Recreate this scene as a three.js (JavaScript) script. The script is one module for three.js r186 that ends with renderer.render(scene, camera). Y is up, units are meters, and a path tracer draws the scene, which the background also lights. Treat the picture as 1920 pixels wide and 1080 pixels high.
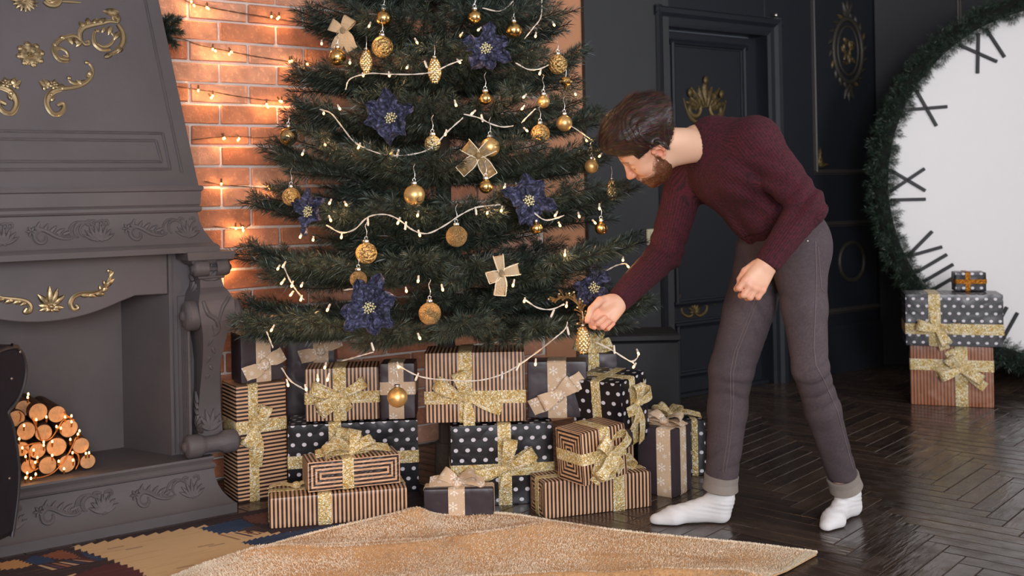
import * as THREE from 'three';
import { mergeGeometries, mergeVertices, toCreasedNormals } from 'three/addons/utils/BufferGeometryUtils.js';
import { RectAreaLightUniformsLib } from 'three/addons/lights/RectAreaLightUniformsLib.js';

// ---------- camera, sky, added window lights, exposure ----------
const CAM_H = 1.16, FOCAL = 2000, ROLL = -0.02, PCX = 960, PCY = 362;
const scene = new THREE.Scene();
const camera = new THREE.PerspectiveCamera(2 * Math.atan(540 / FOCAL) * 180 / Math.PI, 1920 / 1080, 0.1, 60);
camera.position.set(0, CAM_H, 0);
camera.rotation.z = ROLL;
camera.setViewOffset(1920, 1080, 0, 540 - PCY, 1920, 1080);
camera.focus = 3.65;
camera.userData.fStop = 3.2;
const renderer = new THREE.WebGLRenderer();
renderer.toneMapping = THREE.LinearToneMapping;
renderer.toneMappingExposure = 1.95;
renderer.shadowMap.enabled = true;
scene.background = new THREE.Color(0.75, 0.85, 1.0);      // overcast sky outside the windows
scene.backgroundIntensity = 0.5;
RectAreaLightUniformsLib.init();
function addedWindowLight(x, y, z, w, h, tx, ty, tz, k, col = 0xfbfaff) {   // area light added inside an unseen window to stand for daylight
  const l = new THREE.RectAreaLight(col, k, w, h);
  l.position.set(x, y, z); l.lookAt(tx, ty, tz); l.name = 'window_daylight'; scene.add(l);
}
addedWindowLight(1.15, 1.95, 2.86, 2.0, 2.0, 1.15, 1.95, -5, 11.5);
addedWindowLight(-1.9, 1.95, 2.86, 1.7, 2.0, -1.9, 1.95, -5, 3.6);  // second, weaker window light added as fill
addedWindowLight(4.42, 1.9, -2.0, 2.2, 2.0, 0, 1.9, -2.0, 3.2);
const BULB_LIGHT = 0.0105;             // candela of one fairy-light bulb

// ---------- helpers ----------
const V = (x, y, z) => new THREE.Vector3(x, y, z);
const V2 = (x, y) => new THREE.Vector2(x, y);
const { clamp, lerp, smoothstep } = THREE.MathUtils;
const PI = Math.PI, TAU = PI * 2, RAD = PI / 180;
function rng(seed) { let a = seed >>> 0; return () => { a = (a + 0x6d2b79f5) | 0; let t = Math.imul(a ^ (a >>> 15), 1 | a); t = (t + Math.imul(t ^ (t >>> 7), 61 | t)) ^ t; return ((t ^ (t >>> 14)) >>> 0) / 4294967296; }; }
const hash3 = (x, y, z) => { let h = Math.imul(x, 374761393) ^ Math.imul(y, 668265263) ^ Math.imul(z, 2147483647 - 1274126177); h = Math.imul(h ^ (h >>> 13), 1274126177); return ((h ^ (h >>> 16)) >>> 0) / 4294967296; };
function noise3(x, y, z) {
  const ix = Math.floor(x), iy = Math.floor(y), iz = Math.floor(z), f = (t) => t * t * (3 - 2 * t), u = f(x - ix), v = f(y - iy), w = f(z - iz), L = (a, b, t) => a + (b - a) * t;
  const h = (a, b, c) => hash3(ix + a, iy + b, iz + c);
  return L(L(L(h(0, 0, 0), h(1, 0, 0), u), L(h(0, 1, 0), h(1, 1, 0), u), v), L(L(h(0, 0, 1), h(1, 0, 1), u), L(h(0, 1, 1), h(1, 1, 1), u), v), w) * 2 - 1;
}
const fbm = (x, y, z, n = 4) => { let s = 0, a = 0.5; for (let i = 0; i < n; i++) { s += a * noise3(x, y, z); x *= 2.03; y *= 2.03; z *= 2.03; a *= 0.5; } return s; };

// a pixel of the 1920 x 1080 photograph as a direction, and as a point at depth D / on the floor / on a plane parallel to the back wall
function ray(px, py) { const dx = px - PCX, dy = PCY - py, c = Math.cos(ROLL), s = Math.sin(ROLL); return [(dx * c - dy * s) / FOCAL, (dx * s + dy * c) / FOCAL]; }
function P(px, py, D) { const r = ray(px, py); return V(r[0] * D, CAM_H + r[1] * D, -D); }
function onFloor(px, py, y = 0) { const r = ray(px, py), D = (y - CAM_H) / r[1]; return V(r[0] * D, y, -D); }
const TH = 34.7 * RAD, EX = Math.cos(TH), EZ = -Math.sin(TH), NX = Math.sin(TH), NZ = Math.cos(TH);   // the back wall runs along (EX, EZ), its normal is (NX, NZ)
const C0 = onFloor(445, 960);
function onWall(px, py, t) {           // [s, y]: position along the wall and height, on the plane t in front of the chimneypiece's foot
  const r = ray(px, py), bx = C0.x + NX * t, bz = C0.z + NZ * t, D = (bx * NX + bz * NZ) / (r[0] * NX - NZ);
  return [(r[0] * D - C0.x) * EX + (-D - C0.z) * EZ, CAM_H + r[1] * D];
}
const wallPoint = (s, y, t) => V(C0.x + EX * s + NX * t, y, C0.z + EZ * s + NZ * t);

const used = new Map();
function numbered(name) { const n = used.get(name) ?? 0; used.set(name, n + 1); return n ? name + '_' + String(n).padStart(3, '0') : name; }
function obj(name, geo, mat, parent = scene) {
  const m = new THREE.Mesh(Array.isArray(geo) ? merge(geo) : geo, mat);
  m.name = parent === scene ? numbered(name) : name; m.castShadow = m.receiveShadow = true;
  parent.add(m); return m;
}
function tag(o, label, category, group, kind) {
  if (label) o.userData.label = label; if (category) o.userData.category = category; if (group) o.userData.group = group; if (kind) o.userData.kind = kind;
  return o;
}
function thing(name, label, category, group, pos, turn = 0) {
  const g = new THREE.Group(); g.name = numbered(name); scene.add(g);
  if (pos) g.position.copy(pos); g.rotation.y = turn;
  return tag(g, label, category, group);
}
const struct = (name, geo, mat, parent) => { const m = obj(name, geo, mat, parent); if (!parent) m.userData.kind = 'structure'; return m; };
function dup(root, label, group) {
  const r = root.clone(); r.name = numbered(root.name.replace(/_\d+$/, '')); r.userData = { ...root.userData }; scene.add(r);
  return tag(r, label, null, group);
}
function plain(g) {                      // position, normal, uv (and colour) only, without an index, so that any two can be merged
  const q = g.index ? g.toNonIndexed() : g;
  for (const k of Object.keys(q.attributes)) if (!['position', 'normal', 'uv', 'color'].includes(k)) q.deleteAttribute(k);
  if (!q.attributes.normal) q.computeVertexNormals();
  if (!q.attributes.uv) q.setAttribute('uv', new THREE.BufferAttribute(new Float32Array(q.attributes.position.count * 2), 2));
  return q;
}
function merge(list) {
  const l = list.map((g) => plain(g)), c = l.some((g) => g.attributes.color);
  if (c) for (const g of l) if (!g.attributes.color) tint(g, [1, 1, 1]);
  return mergeGeometries(l);
}
function tint(g, c) { const n = g.attributes.position.count, a = new Float32Array(n * 3); for (let i = 0; i < n; i++) a.set(c, i * 3); g.setAttribute('color', new THREE.BufferAttribute(a, 3)); return g; }
const mv = (g, x, y, z, rx = 0, ry = 0, rz = 0, s = 1) => { const m = new THREE.Matrix4().compose(V(x, y, z), new THREE.Quaternion().setFromEuler(new THREE.Euler(rx, ry, rz)), Array.isArray(s) ? V(...s) : V(s, s, s)); return g.applyMatrix4(m); };
function raw(pos, idx, uv, creased) {
  const g = new THREE.BufferGeometry();
  g.setAttribute('position', new THREE.BufferAttribute(new Float32Array(pos), 3));
  if (uv) g.setAttribute('uv', new THREE.BufferAttribute(new Float32Array(uv), 2));
  g.setIndex(idx); g.computeVertexNormals();
  return creased ? toCreasedNormals(g, creased) : g;
}
function box(w, h, d, b = 0.004) {       // box with chamfered edges, centred, uv in metres
  b = Math.min(b, w / 2.2, h / 2.2, d / 2.2);
  const pos = [], idx = [], uv = [], H = [w / 2, h / 2, d / 2];
  const face = (pts, ax, ay) => { const o = pos.length / 3; for (const p of pts) { pos.push(...p); uv.push(p[ax] + 0.37, p[ay] + 0.21); } for (let i = 1; i < pts.length - 1; i++) idx.push(o, o + i, o + i + 1); };
  const quad = (pts, ax, ay, n) => { const a = V(...pts[1]).sub(V(...pts[0])).cross(V(...pts[2]).sub(V(...pts[0]))); face(a.dot(n) < 0 ? pts.slice().reverse() : pts, ax, ay); };
  for (let a = 0; a < 3; a++) { const c = (a + 1) % 3, e = (a + 2) % 3, ax = a === 0 ? 2 : 0, ay = a === 1 ? 2 : 1;
    for (const s of [-1, 1]) {
      const q = [[-1, -1], [1, -1], [1, 1], [-1, 1]].map(([i, j]) => { const p = [0, 0, 0]; p[a] = s * H[a]; p[c] = i * (H[c] - b); p[e] = j * (H[e] - b); return p; });
      const n = [0, 0, 0]; n[a] = s; quad(q, ax, ay, V(...n));
      for (const s2 of [-1, 1]) {        // edge between +-a and +-c
        const q2 = [[0, -1], [0, 1], [1, 1], [1, -1]].map(([k, j]) => { const p = [0, 0, 0]; p[a] = s * (H[a] - (k ? b : 0)); p[c] = s2 * (H[c] - (k ? 0 : b)); p[e] = j * (H[e] - b); return p; });
        const n2 = [0, 0, 0]; n2[a] = s; n2[c] = s2; quad(q2, ax, ay, V(...n2));
      }
    }
  }
  for (const i of [-1, 1]) for (const j of [-1, 1]) for (const k of [-1, 1]) quad([[i * H[0], j * (H[1] - b), k * (H[2] - b)], [i * (H[0] - b), j * H[1], k * (H[2] - b)], [i * (H[0] - b), j * (H[1] - b), k * H[2]]], 0, 1, V(i, j, k));
  return plain(raw(pos, idx, uv));
}
const boxAt = (w, h, d, x, y, z, b, ry = 0) => mv(box(w, h, d, b), x, y, z, 0, ry, 0);
function curve(pts) { return new THREE.CatmullRomCurve3(pts, false, 'centripetal'); }
function tube(pts, r, seg = 24, rad = 6) { return plain(new THREE.TubeGeometry(pts.getPoint ? pts : curve(pts), seg, r, rad, false)); }
// a sweep of a closed section (list of [x, y]) along points, scaled per point; up keeps the section upright
function sweep(pts, section, scaleAt, up = V(0, 0, 1), caps = true, flat) {
  const pos = [], idx = [], uv = [], n = section.length; let run = 0;
  for (let i = 0; i < pts.length; i++) {
    const t = pts[Math.min(i + 1, pts.length - 1)].clone().sub(pts[Math.max(i - 1, 0)]).normalize();
    const side = t.clone().cross(up).normalize(), u = side.clone().cross(t).normalize(), k = scaleAt ? scaleAt(i / (pts.length - 1)) : 1, ks = Array.isArray(k) ? k : [k, k];
    if (i) run += pts[i].distanceTo(pts[i - 1]);
    section.forEach(([a, b], j) => { const p = pts[i].clone().addScaledVector(side, a * ks[0]).addScaledVector(u, b * ks[1]); pos.push(p.x, p.y, p.z); uv.push(run, j / n); });
    if (i) for (let j = 0; j < n; j++) { const a = (i - 1) * n + j, b = (i - 1) * n + (j + 1) % n, c = i * n + (j + 1) % n, d = i * n + j; idx.push(a, b, c, a, c, d); }
  }
  if (caps) for (const [o, rev] of [[0, true], [(pts.length - 1) * n, false]]) for (let j = 1; j < n - 1; j++) rev ? idx.push(o, o + j + 1, o + j) : idx.push(o, o + j, o + j + 1);
  const g = raw(pos, idx, uv); return plain(flat ? toCreasedNormals(g, flat) : g);
}
const circleSection = (n, rx = 1, ry = rx) => Array.from({ length: n }, (_, i) => [Math.cos(i / n * TAU) * rx, Math.sin(i / n * TAU) * ry]);
// a ribbon: points with a width direction each, given width and thickness
function ribbon(pts, wdirs, width, thick = 0.0012, vScale = 1) {
  const pos = [], idx = [], uv = []; let run = 0;
  const N = pts.length, wAt = typeof width === 'function' ? width : () => width;
  for (let i = 0; i < N; i++) {
    const t = pts[Math.min(i + 1, N - 1)].clone().sub(pts[Math.max(i - 1, 0)]).normalize(), w = (Array.isArray(wdirs) ? wdirs[i] : wdirs).clone(); w.addScaledVector(t, -w.dot(t)).normalize();
    const n = w.clone().cross(t).normalize(), hw = wAt(i / (N - 1)) / 2; if (i) run += pts[i].distanceTo(pts[i - 1]);
    for (const [a, b] of [[-1, 1], [0, 1], [1, 1], [1, -1], [0, -1], [-1, -1]]) { const p = pts[i].clone().addScaledVector(w, a * hw).addScaledVector(n, b * thick / 2 + (a ? 0 : thick * 0.2)); pos.push(p.x, p.y, p.z); uv.push(run * vScale, (a * hw + 0.5) * vScale); }
    if (i) for (let j = 0; j < 6; j++) { const a = (i - 1) * 6 + j, b = (i - 1) * 6 + (j + 1) % 6, c = i * 6 + (j + 1) % 6, d = i * 6 + j; idx.push(a, c, b, a, d, c); }
  }
  for (const [o, rev] of [[0, false], [(N - 1) * 6, true]]) for (const [a, b, c] of [[0, 1, 5], [1, 4, 5], [1, 2, 4], [2, 3, 4]]) rev ? idx.push(o + a, o + c, o + b) : idx.push(o + a, o + b, o + c);
  return plain(toCreasedNormals(raw(pos, idx, uv), 0.9));
}
const lathe = (pts, n = 24) => plain(new THREE.LatheGeometry(pts.map((p) => V2(p[0], p[1])), n));
const ball = (r, x = 0, y = 0, z = 0, s = [1, 1, 1], n = 12) => plain(mv(new THREE.SphereGeometry(r, n, Math.round(n * 0.75)), x, y, z, 0, 0, 0, s));
function extrude(pts, depth, bevel = 0.003, z = 0, holes = []) {
  const s = new THREE.Shape(pts.map((p) => p.isVector2 ? p : V2(p[0], p[1])));
  for (const h of holes) s.holes.push(new THREE.Path(h.map((p) => V2(p[0], p[1]))));
  return plain(new THREE.ExtrudeGeometry(s, { depth, bevelEnabled: bevel > 0, bevelSize: bevel, bevelThickness: bevel, bevelSegments: 2, bevelOffset: -bevel, curveSegments: 10 }).translate(0, 0, z));
}

// ---------- textures and materials ----------
function canvasTex(w, h, draw, srgb = true) {
  const c = document.createElement('canvas'); c.width = w; c.height = h; draw(c.getContext('2d'), w, h);
  const t = new THREE.CanvasTexture(c); t.wrapS = t.wrapT = THREE.RepeatWrapping; if (srgb) t.colorSpace = THREE.SRGBColorSpace; return t;
}
function dataTex(n, fn, srgb, m = n) {      // fn(u, v, x, y) -> [r, g, b] or a number, 0..1
  const d = new Uint8Array(n * m * 4);
  for (let y = 0; y < m; y++) for (let x = 0; x < n; x++) { const c = fn(x / n, y / m, x, y), a = Array.isArray(c) ? c : [c, c, c]; for (let k = 0; k < 3; k++) d[(y * n + x) * 4 + k] = clamp(a[k], 0, 1) * 255; d[(y * n + x) * 4 + 3] = 255; }
  const t = new THREE.DataTexture(d, n, m); t.wrapS = t.wrapT = THREE.RepeatWrapping; t.magFilter = THREE.LinearFilter; t.minFilter = THREE.LinearFilter; if (srgb) t.colorSpace = THREE.SRGBColorSpace; t.needsUpdate = true; return t;
}
const rep = (t, u, v = u) => { const c = t.clone(); c.repeat.set(u, v); c.needsUpdate = true; return c; };
// noise that tiles: sampled on a torus of lattice period p
function tnoise(u, v, p, seed = 0) { const x = u * p, y = v * p, ix = Math.floor(x), iy = Math.floor(y), f = (t) => t * t * (3 - 2 * t), a = f(x - ix), b = f(y - iy), h = (i, j) => hash3(((ix + i) % p + p) % p, ((iy + j) % p + p) % p, seed); return lerp(lerp(h(0, 0), h(1, 0), a), lerp(h(0, 1), h(1, 1), a), b); }
const tfbm = (u, v, p, seed = 0, n = 4) => { let s = 0, a = 0.5; for (let i = 0; i < n; i++) { s += a * tnoise(u, v, p, seed + i); p *= 2; a *= 0.5; } return s / (1 - Math.pow(0.5, n)); };
const grain = dataTex(256, (u, v) => tfbm(u, v, 8, 3, 5));
const fine = dataTex(256, (u, v) => tfbm(u, v, 64, 9, 2));
const std = (color, roughness = 0.6, o = {}) => new THREE.MeshStandardMaterial({ color, roughness, ...o });
const phys = (color, roughness = 0.6, o = {}) => new THREE.MeshPhysicalMaterial({ color, roughness, ...o });
// ---------- flat-woven rug and the fur throw on it ----------
{
  const toST = (px, py) => { const p = onFloor(px, py), x = p.x - C0.x, z = p.z - C0.z; return [x * EX + z * EZ, x * NX + z * NZ]; };
  const S0 = -1.7, S1 = 0.72, T0 = 0.03, T1 = 1.35, PPM = 620, R = rng(17);
  const W = Math.round((S1 - S0) * PPM), Hh = Math.round((T1 - T0) * PPM);
  const tex = canvasTex(W, Hh, (c) => {
    const q = (px, py) => { const [s, t] = toST(px, py); return [(s - S0) * PPM, (t - T0) * PPM]; };
    const poly = (col, pts, teeth = 0) => { c.fillStyle = col; c.beginPath(); const l = pts.map(([x, y]) => q(x, y)); l.forEach((a, i) => { const b = l[(i + 1) % l.length], n = teeth ? Math.max(1, Math.round(Math.hypot(b[0] - a[0], b[1] - a[1]) / teeth)) : 1; for (let k = 0; k < n; k++) { const x = lerp(a[0], b[0], k / n), y = lerp(a[1], b[1], k / n); i + k ? c.lineTo(x, y) : c.moveTo(x, y); if (teeth) c.lineTo(lerp(a[0], b[0], (k + 0.55) / n) + teeth * 0.35, lerp(a[1], b[1], (k + 0.55) / n) - teeth * 0.55); } }); c.closePath(); c.fill(); };
    c.fillStyle = '#2b1c22'; c.fillRect(0, 0, W, Hh);
    poly('#c4a67c', [[128, 1030], [390, 988], [410, 992], [465, 1003], [640, 1003], [560, 1075], [300, 1100], [255, 1080], [215, 1058], [190, 1050]], 26);
    poly('#c4a67c', [[100, 1200], [118, 1084], [330, 1078], [700, 1050], [700, 1250]], 30);
    poly('#4a1b20', [[112, 1092], [200, 1061], [228, 1062], [262, 1076], [300, 1120]], 22);
    poly('#1f3556', [[372, 994], [400, 987], [448, 976], [478, 988], [440, 1000], [410, 1004]], 16);
    poly('#1f3556', [[450, 1021], [482, 1012], [530, 1002], [640, 985], [660, 995], [560, 1020], [505, 1032], [478, 1026]], 16);
    poly('#5a352c', [[452, 972], [505, 962], [540, 972], [500, 985], [470, 983]], 14);
    for (let i = 0; i < 5; i++) poly(['#8f6d55', '#b59a7a', '#3a2b3f', '#7a4a3a', '#b08a64'][i], [[408 + i * 15, 1004 - i * 1.5], [414 + i * 15, 1003 - i * 1.5], [452 + i * 12, 1013 - i * 3], [446 + i * 12, 1014 - i * 3]]);
    poly('#1f3556', [[40, 1058], [60, 1045], [92, 1047], [100, 1056], [70, 1062]], 12); poly('#7a4730', [[74, 1046], [112, 1034], [138, 1042], [150, 1050], [110, 1052]], 14); poly('#b08453', [[-10, 1060], [30, 1052], [60, 1062], [40, 1068], [0, 1072]], 12);
    for (let i = 0; i < 7; i++) poly(['#b59a7a', '#4a3348', '#8f5a45', '#b59a7a', '#2b3552', '#a07a5c', '#5b2c2c'][i], [[70 + i * 13, 1062 - i * 2], [77 + i * 13, 1061 - i * 2], [108 + i * 14, 1069 - i * 3], [98 + i * 14, 1071 - i * 3]]);
    poly('#1f3556', [[150, 1036], [200, 1052], [180, 1054], [158, 1046]], 10);
    c.globalAlpha = 0.25; for (let i = 0; i < 900; i++) { c.fillStyle = R() > 0.5 ? '#d8b98c' : '#6b5238'; c.fillRect(R() * W, R() * Hh, 20 + R() * 70, 1.5); } c.globalAlpha = 0.5; for (const [x, y] of [[200, 1031], [235, 1032], [370, 1027], [390, 1026], [330, 1067]]) { const a = q(x, y); c.fillStyle = '#6a5a48'; c.fillRect(a[0], a[1], 34, 6); } c.globalAlpha = 1;
  });
  tex.wrapS = tex.wrapT = THREE.ClampToEdgeWrapping;
  const g = box(S1 - S0, 0.003, T1 - T0, 0.001), uv = g.attributes.uv, p = g.attributes.position;
  for (let i = 0; i < uv.count; i++) uv.setXY(i, p.getX(i) / (S1 - S0) + 0.5, 0.5 - p.getZ(i) / (T1 - T0));
  const t = thing('rug', 'flat-woven rug with serrated beige, blue and maroon pattern in front of the fireplace', 'rug', null, wallPoint((S0 + S1) / 2, 0.0016, (T0 + T1) / 2), TH);
  obj('weave', g, std(0xffffff, 0.95, { map: tex, bumpMap: rep(dataTex(128, (u, v, x, y) => ((x >> 1) + (y >> 1)) % 2 ? 0.7 : 0.3), 18), bumpScale: 0.001 }), t);
}
{
  const far = [[318, 1092], [400, 1063], [465, 1042], [560, 1013], [650, 990], [715, 978], [765, 976], [800, 974], [826, 972], [900, 967], [960, 970], [1050, 986], [1160, 1001], [1300, 1016], [1420, 1028], [1532, 1043]], near = [[270, 1120], [300, 1150], [380, 1185], [480, 1210], [600, 1225], [700, 1230], [780, 1232], [860, 1230], [930, 1228], [1000, 1222], [1070, 1210], [1150, 1195], [1230, 1170], [1310, 1140], [1380, 1112], [1476, 1074]];
  const F = curve(far.map(([x, y]) => onFloor(x, y))), N = curve(near.map(([x, y]) => onFloor(x, y))), at = (u, v) => { const p = F.getPoint(u).lerp(N.getPoint(u), v); return p; };
  const ridge = (x, z, k, s) => Math.pow(1 - Math.abs(noise3(x * k, s, z * k * 3.2)), 4);
  const peak = onFloor(782, 976);
  const height = (p, u, v) => { const e = Math.min(1, Math.min(u, 1 - u) * 14, v * 7, (1 - v) * 8), d = Math.hypot((p.x - peak.x) * (p.x > peak.x ? 1.5 : 0.75), (p.z - peak.z) * 0.9); return 0.012 + e * (0.03 * ridge(p.x + 0.5 * p.z, p.z, 0.85, 3) + 0.008 * ridge(p.x, p.z + 0.3 * p.x, 1.6, 8) + 0.005 * noise3(p.x * 7, 1, p.z * 9)) + 0.085 * Math.exp(-Math.pow(d, 1.5) / 0.022) * Math.min(1, 0.2 + v * 14); };
  const NU = 240, NV = 90, pos = [], idx = [], uv = [];
  for (let j = 0; j <= NV; j++) for (let i = 0; i <= NU; i++) { const u = i / NU, v = j / NV, p = at(u, v), ed = i === 0 || j === 0 || i === NU || j === NV; pos.push(p.x, ed ? 0.004 : height(p, u, v), p.z); uv.push(p.x, p.z); }
  for (let j = 0; j < NV; j++) for (let i = 0; i < NU; i++) { const a = j * (NU + 1) + i, b = a + NU + 1; idx.push(a, b, a + 1, a + 1, b, b + 1); }
  const base = onFloor(900, 1090), t = thing('fur_throw', 'light brown fur throw spread in loose folds on the floor in front of the presents', 'throw', null, base);
  const sheet = raw(pos, idx, uv).translate(-base.x, 0, -base.z); 
  const bottom = sheet.clone(); { const q = bottom.attributes.position; for (let i = 0; i < q.count; i++) q.setY(i, Math.max(0.0035, q.getY(i) - 0.007)); bottom.index.array.reverse(); }
  obj('backing', [sheet, bottom], std(0xc79c6c, 0.95), t);
  const R = rng(23), fp = [], fc = [], fi = [], root = [0.68, 0.47, 0.29], mid = [0.86, 0.71, 0.51], tip = [0.95, 0.87, 0.72];
  for (let n = 0; n < 165000; n++) {
    const eg = n > 130000, u = eg && n % 2 ? (n % 4 > 1 ? 1 - 0.012 * R() : 0.012 * R()) : R(), v = eg && n % 2 === 0 ? (n % 4 ? 1 - 0.02 * R() : 0.02 * R()) : Math.pow(R(), 0.9), p = at(u, v), e = 0.004, y = height(p, u, v), hx = (height(V(p.x + e, 0, p.z), u, v) - y) / e, hz2 = (height(V(p.x, 0, p.z + e), u, v) - y) / e, nrm = V(-hx, 1, -hz2).normalize();
    const sw = noise3(p.x * 9, 4, p.z * 9), lean = V(0.5 * sw + (R() - 0.5) * 0.9, 0, 0.55 + 0.5 * noise3(p.x * 7, 7, p.z * 7) + (R() - 0.5) * 0.9), d = nrm.clone().multiplyScalar(0.75).addScaledVector(lean, 0.7).normalize(), l = 0.0085 + 0.0055 * R(), w = d.clone().cross(V(R() - 0.5, R() - 0.5, R() - 0.5)).normalize().multiplyScalar(0.0014), o = fp.length / 3;
    if (u > 0.985) { d.x += 0.3; d.z += 0.15; d.normalize(); } if (v < 0.02) d.z = -Math.abs(d.z); const r = V(p.x - base.x, y - 0.004, p.z - base.z), m = r.clone().addScaledVector(d, l * 0.55), k = r.clone().addScaledVector(d, l).add(V(0, -l * 0.1, l * 0.12));
    fp.push(r.x, r.y, r.z, m.x + w.x, m.y + w.y, m.z + w.z, k.x, k.y, k.z, m.x - w.x, m.y - w.y, m.z - w.z);
    const s = 0.86 + 0.28 * R(), tone = clamp(0.5 + 0.9 * noise3(p.x * 3, 2, p.z * 6), 0, 1), st = smoothstep(Math.pow(1 - Math.abs(noise3(p.x * 1.3 + 0.6 * p.z + 3, 5, p.z * 5.5)), 7), 0.45, 0.95) * smoothstep(noise3(p.x * 2.1, 9, p.z * 2.5), -0.25, 0.25), T = tip.map((q, i) => lerp(lerp(mid[i], q, 0.45 + 0.55 * tone), [0.5, 0.27, 0.12][i], 0.8 * st) * s);  // brown streaks: bare roots of parted pile, with fold shade painted in
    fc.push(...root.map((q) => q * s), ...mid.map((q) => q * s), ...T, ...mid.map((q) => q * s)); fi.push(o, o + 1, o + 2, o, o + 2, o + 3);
  }
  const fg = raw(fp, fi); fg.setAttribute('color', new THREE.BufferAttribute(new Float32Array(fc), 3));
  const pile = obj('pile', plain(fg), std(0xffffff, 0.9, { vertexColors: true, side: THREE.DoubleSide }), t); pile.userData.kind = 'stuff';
}
// ---------- the room ----------
const M = {};
M.darkWall = std(0x303235, 0.55, { bumpMap: rep(grain, 1.2), bumpScale: 0.002 });
M.panelWall = std(0x0e131c, 0.6, { bumpMap: rep(grain, 1.2), bumpScale: 0.001 });
M.panelMould = std(0x35322f, 0.4);
M.plaster = std(0xc98e68, 0.8, { bumpMap: rep(grain, 3), bumpScale: 0.003 });
M.mortar = std(0xe8e0d8, 0.9, { bumpMap: rep(fine, 4), bumpScale: 0.003 });
M.whiteWall = std(0xbdb8b4, 0.85);
M.floorBase = std(0x17120f, 0.5);
M.brass = std(0xa97c34, 0.34, { metalness: 0.9, bumpMap: rep(fine, 20), bumpScale: 0.001 });
const WALL_T = -0.5, CEIL = 3.7, W_A = -3.6, W_B = 4.55;
// floor: a dark sub-floor slab with herringbone planks on it
{
  struct('floor', boxAt(9.2, 0.1, 11, 0.35, -0.062, -2.2, 0.001), M.floorBase);
  const R = rng(5), L = 0.44, W = 0.074, TK = 0.012;
  const woods = [0, 1, 2, 3, 4].map((i) => {
    const t = dataTex(256, (u, v) => { const g = tfbm(u + 0.06 * tfbm(u, v, 4, 40 + i), v, 32, 7 + i * 9, 3) * 0.5 + tnoise(u, v, 4, i) * 0.5, k = 0.62 + 0.5 * g; return [0.25 * k + i * 0.016, 0.205 * k + i * 0.012, 0.18 * k + i * 0.008]; }, true, 64);
    t.repeat.set(2.2, 13); return std(0xffffff, 0.42, { map: t, roughnessMap: rep(grain, 2), bumpMap: rep(grain, 1.5, 9), bumpScale: 0.0012 });
  });
  const geos = [0, 1, 2].map((i) => { const g = box(L - 0.0016, TK, W - 0.0016, 0.0022); const uv = g.attributes.uv; for (let k = 0; k < uv.count; k++) uv.setXY(k, uv.getX(k), uv.getY(k) * 1 + i * 0.31); return g; });
  const floor = scene.getObjectByName('floor'), yaw0 = 4 * RAD, planks = [], inv = [], origin = V(1.36, 0, -3.4);
  for (let col = -14; col <= 16; col++) for (let k = -56; k <= 40; k++) for (const side of [0, 1]) {
    // columns run away from the camera; planks lie at +-45 degrees to them
    const cw = L * Math.SQRT1_2, x = (col + 0.5) * cw, z = k * W * Math.SQRT2;
    if (((col % 2) + 2) % 2 !== side) continue;
    const a = side ? 45 * RAD : -45 * RAD, p = V(x, 0, z + (side ? 0 : W * Math.SQRT1_2)).applyAxisAngle(V(0, 1, 0), yaw0).add(origin);
    if (p.x < -4 || p.x > 4.5 || p.z > 2.8 || p.z < -7.4) continue;
    const D = -p.z, u = p.x / Math.max(D, 0.1) * FOCAL + 960, v = 362 + CAM_H / Math.max(D, 0.1) * FOCAL, seen = D > 3 && u > -60 && u < 1980 && v < 1130 && v > 715;
    const hidden = u < 930 && v > 760 || u < 1330 && D > 4.4;
    planks.push({ p, a: a + yaw0, d: seen && !hidden ? D : 50 + D, i: Math.floor(R() * 5), v: Math.floor(R() * 3), dy: (R() - 0.5) * 0.0011 });
  }
  planks.sort((q, w) => q.d - w.d);
  const rest = [];
  planks.forEach((q, i) => {
    if (i < 298 && q.d < 50) { const m = obj('plank', geos[q.v], woods[q.i], floor); m.position.set(q.p.x, -0.006 + q.dy, q.p.z); m.rotation.y = q.a; }
    else rest.push(mv(box(L - 0.0016, TK, W - 0.0016, 0.0022), q.p.x, -0.006 + q.dy, q.p.z, 0, q.a, 0));
  });
  const far = obj('planks', rest, woods[1], floor); far.userData.kind = 'stuff';
}
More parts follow.
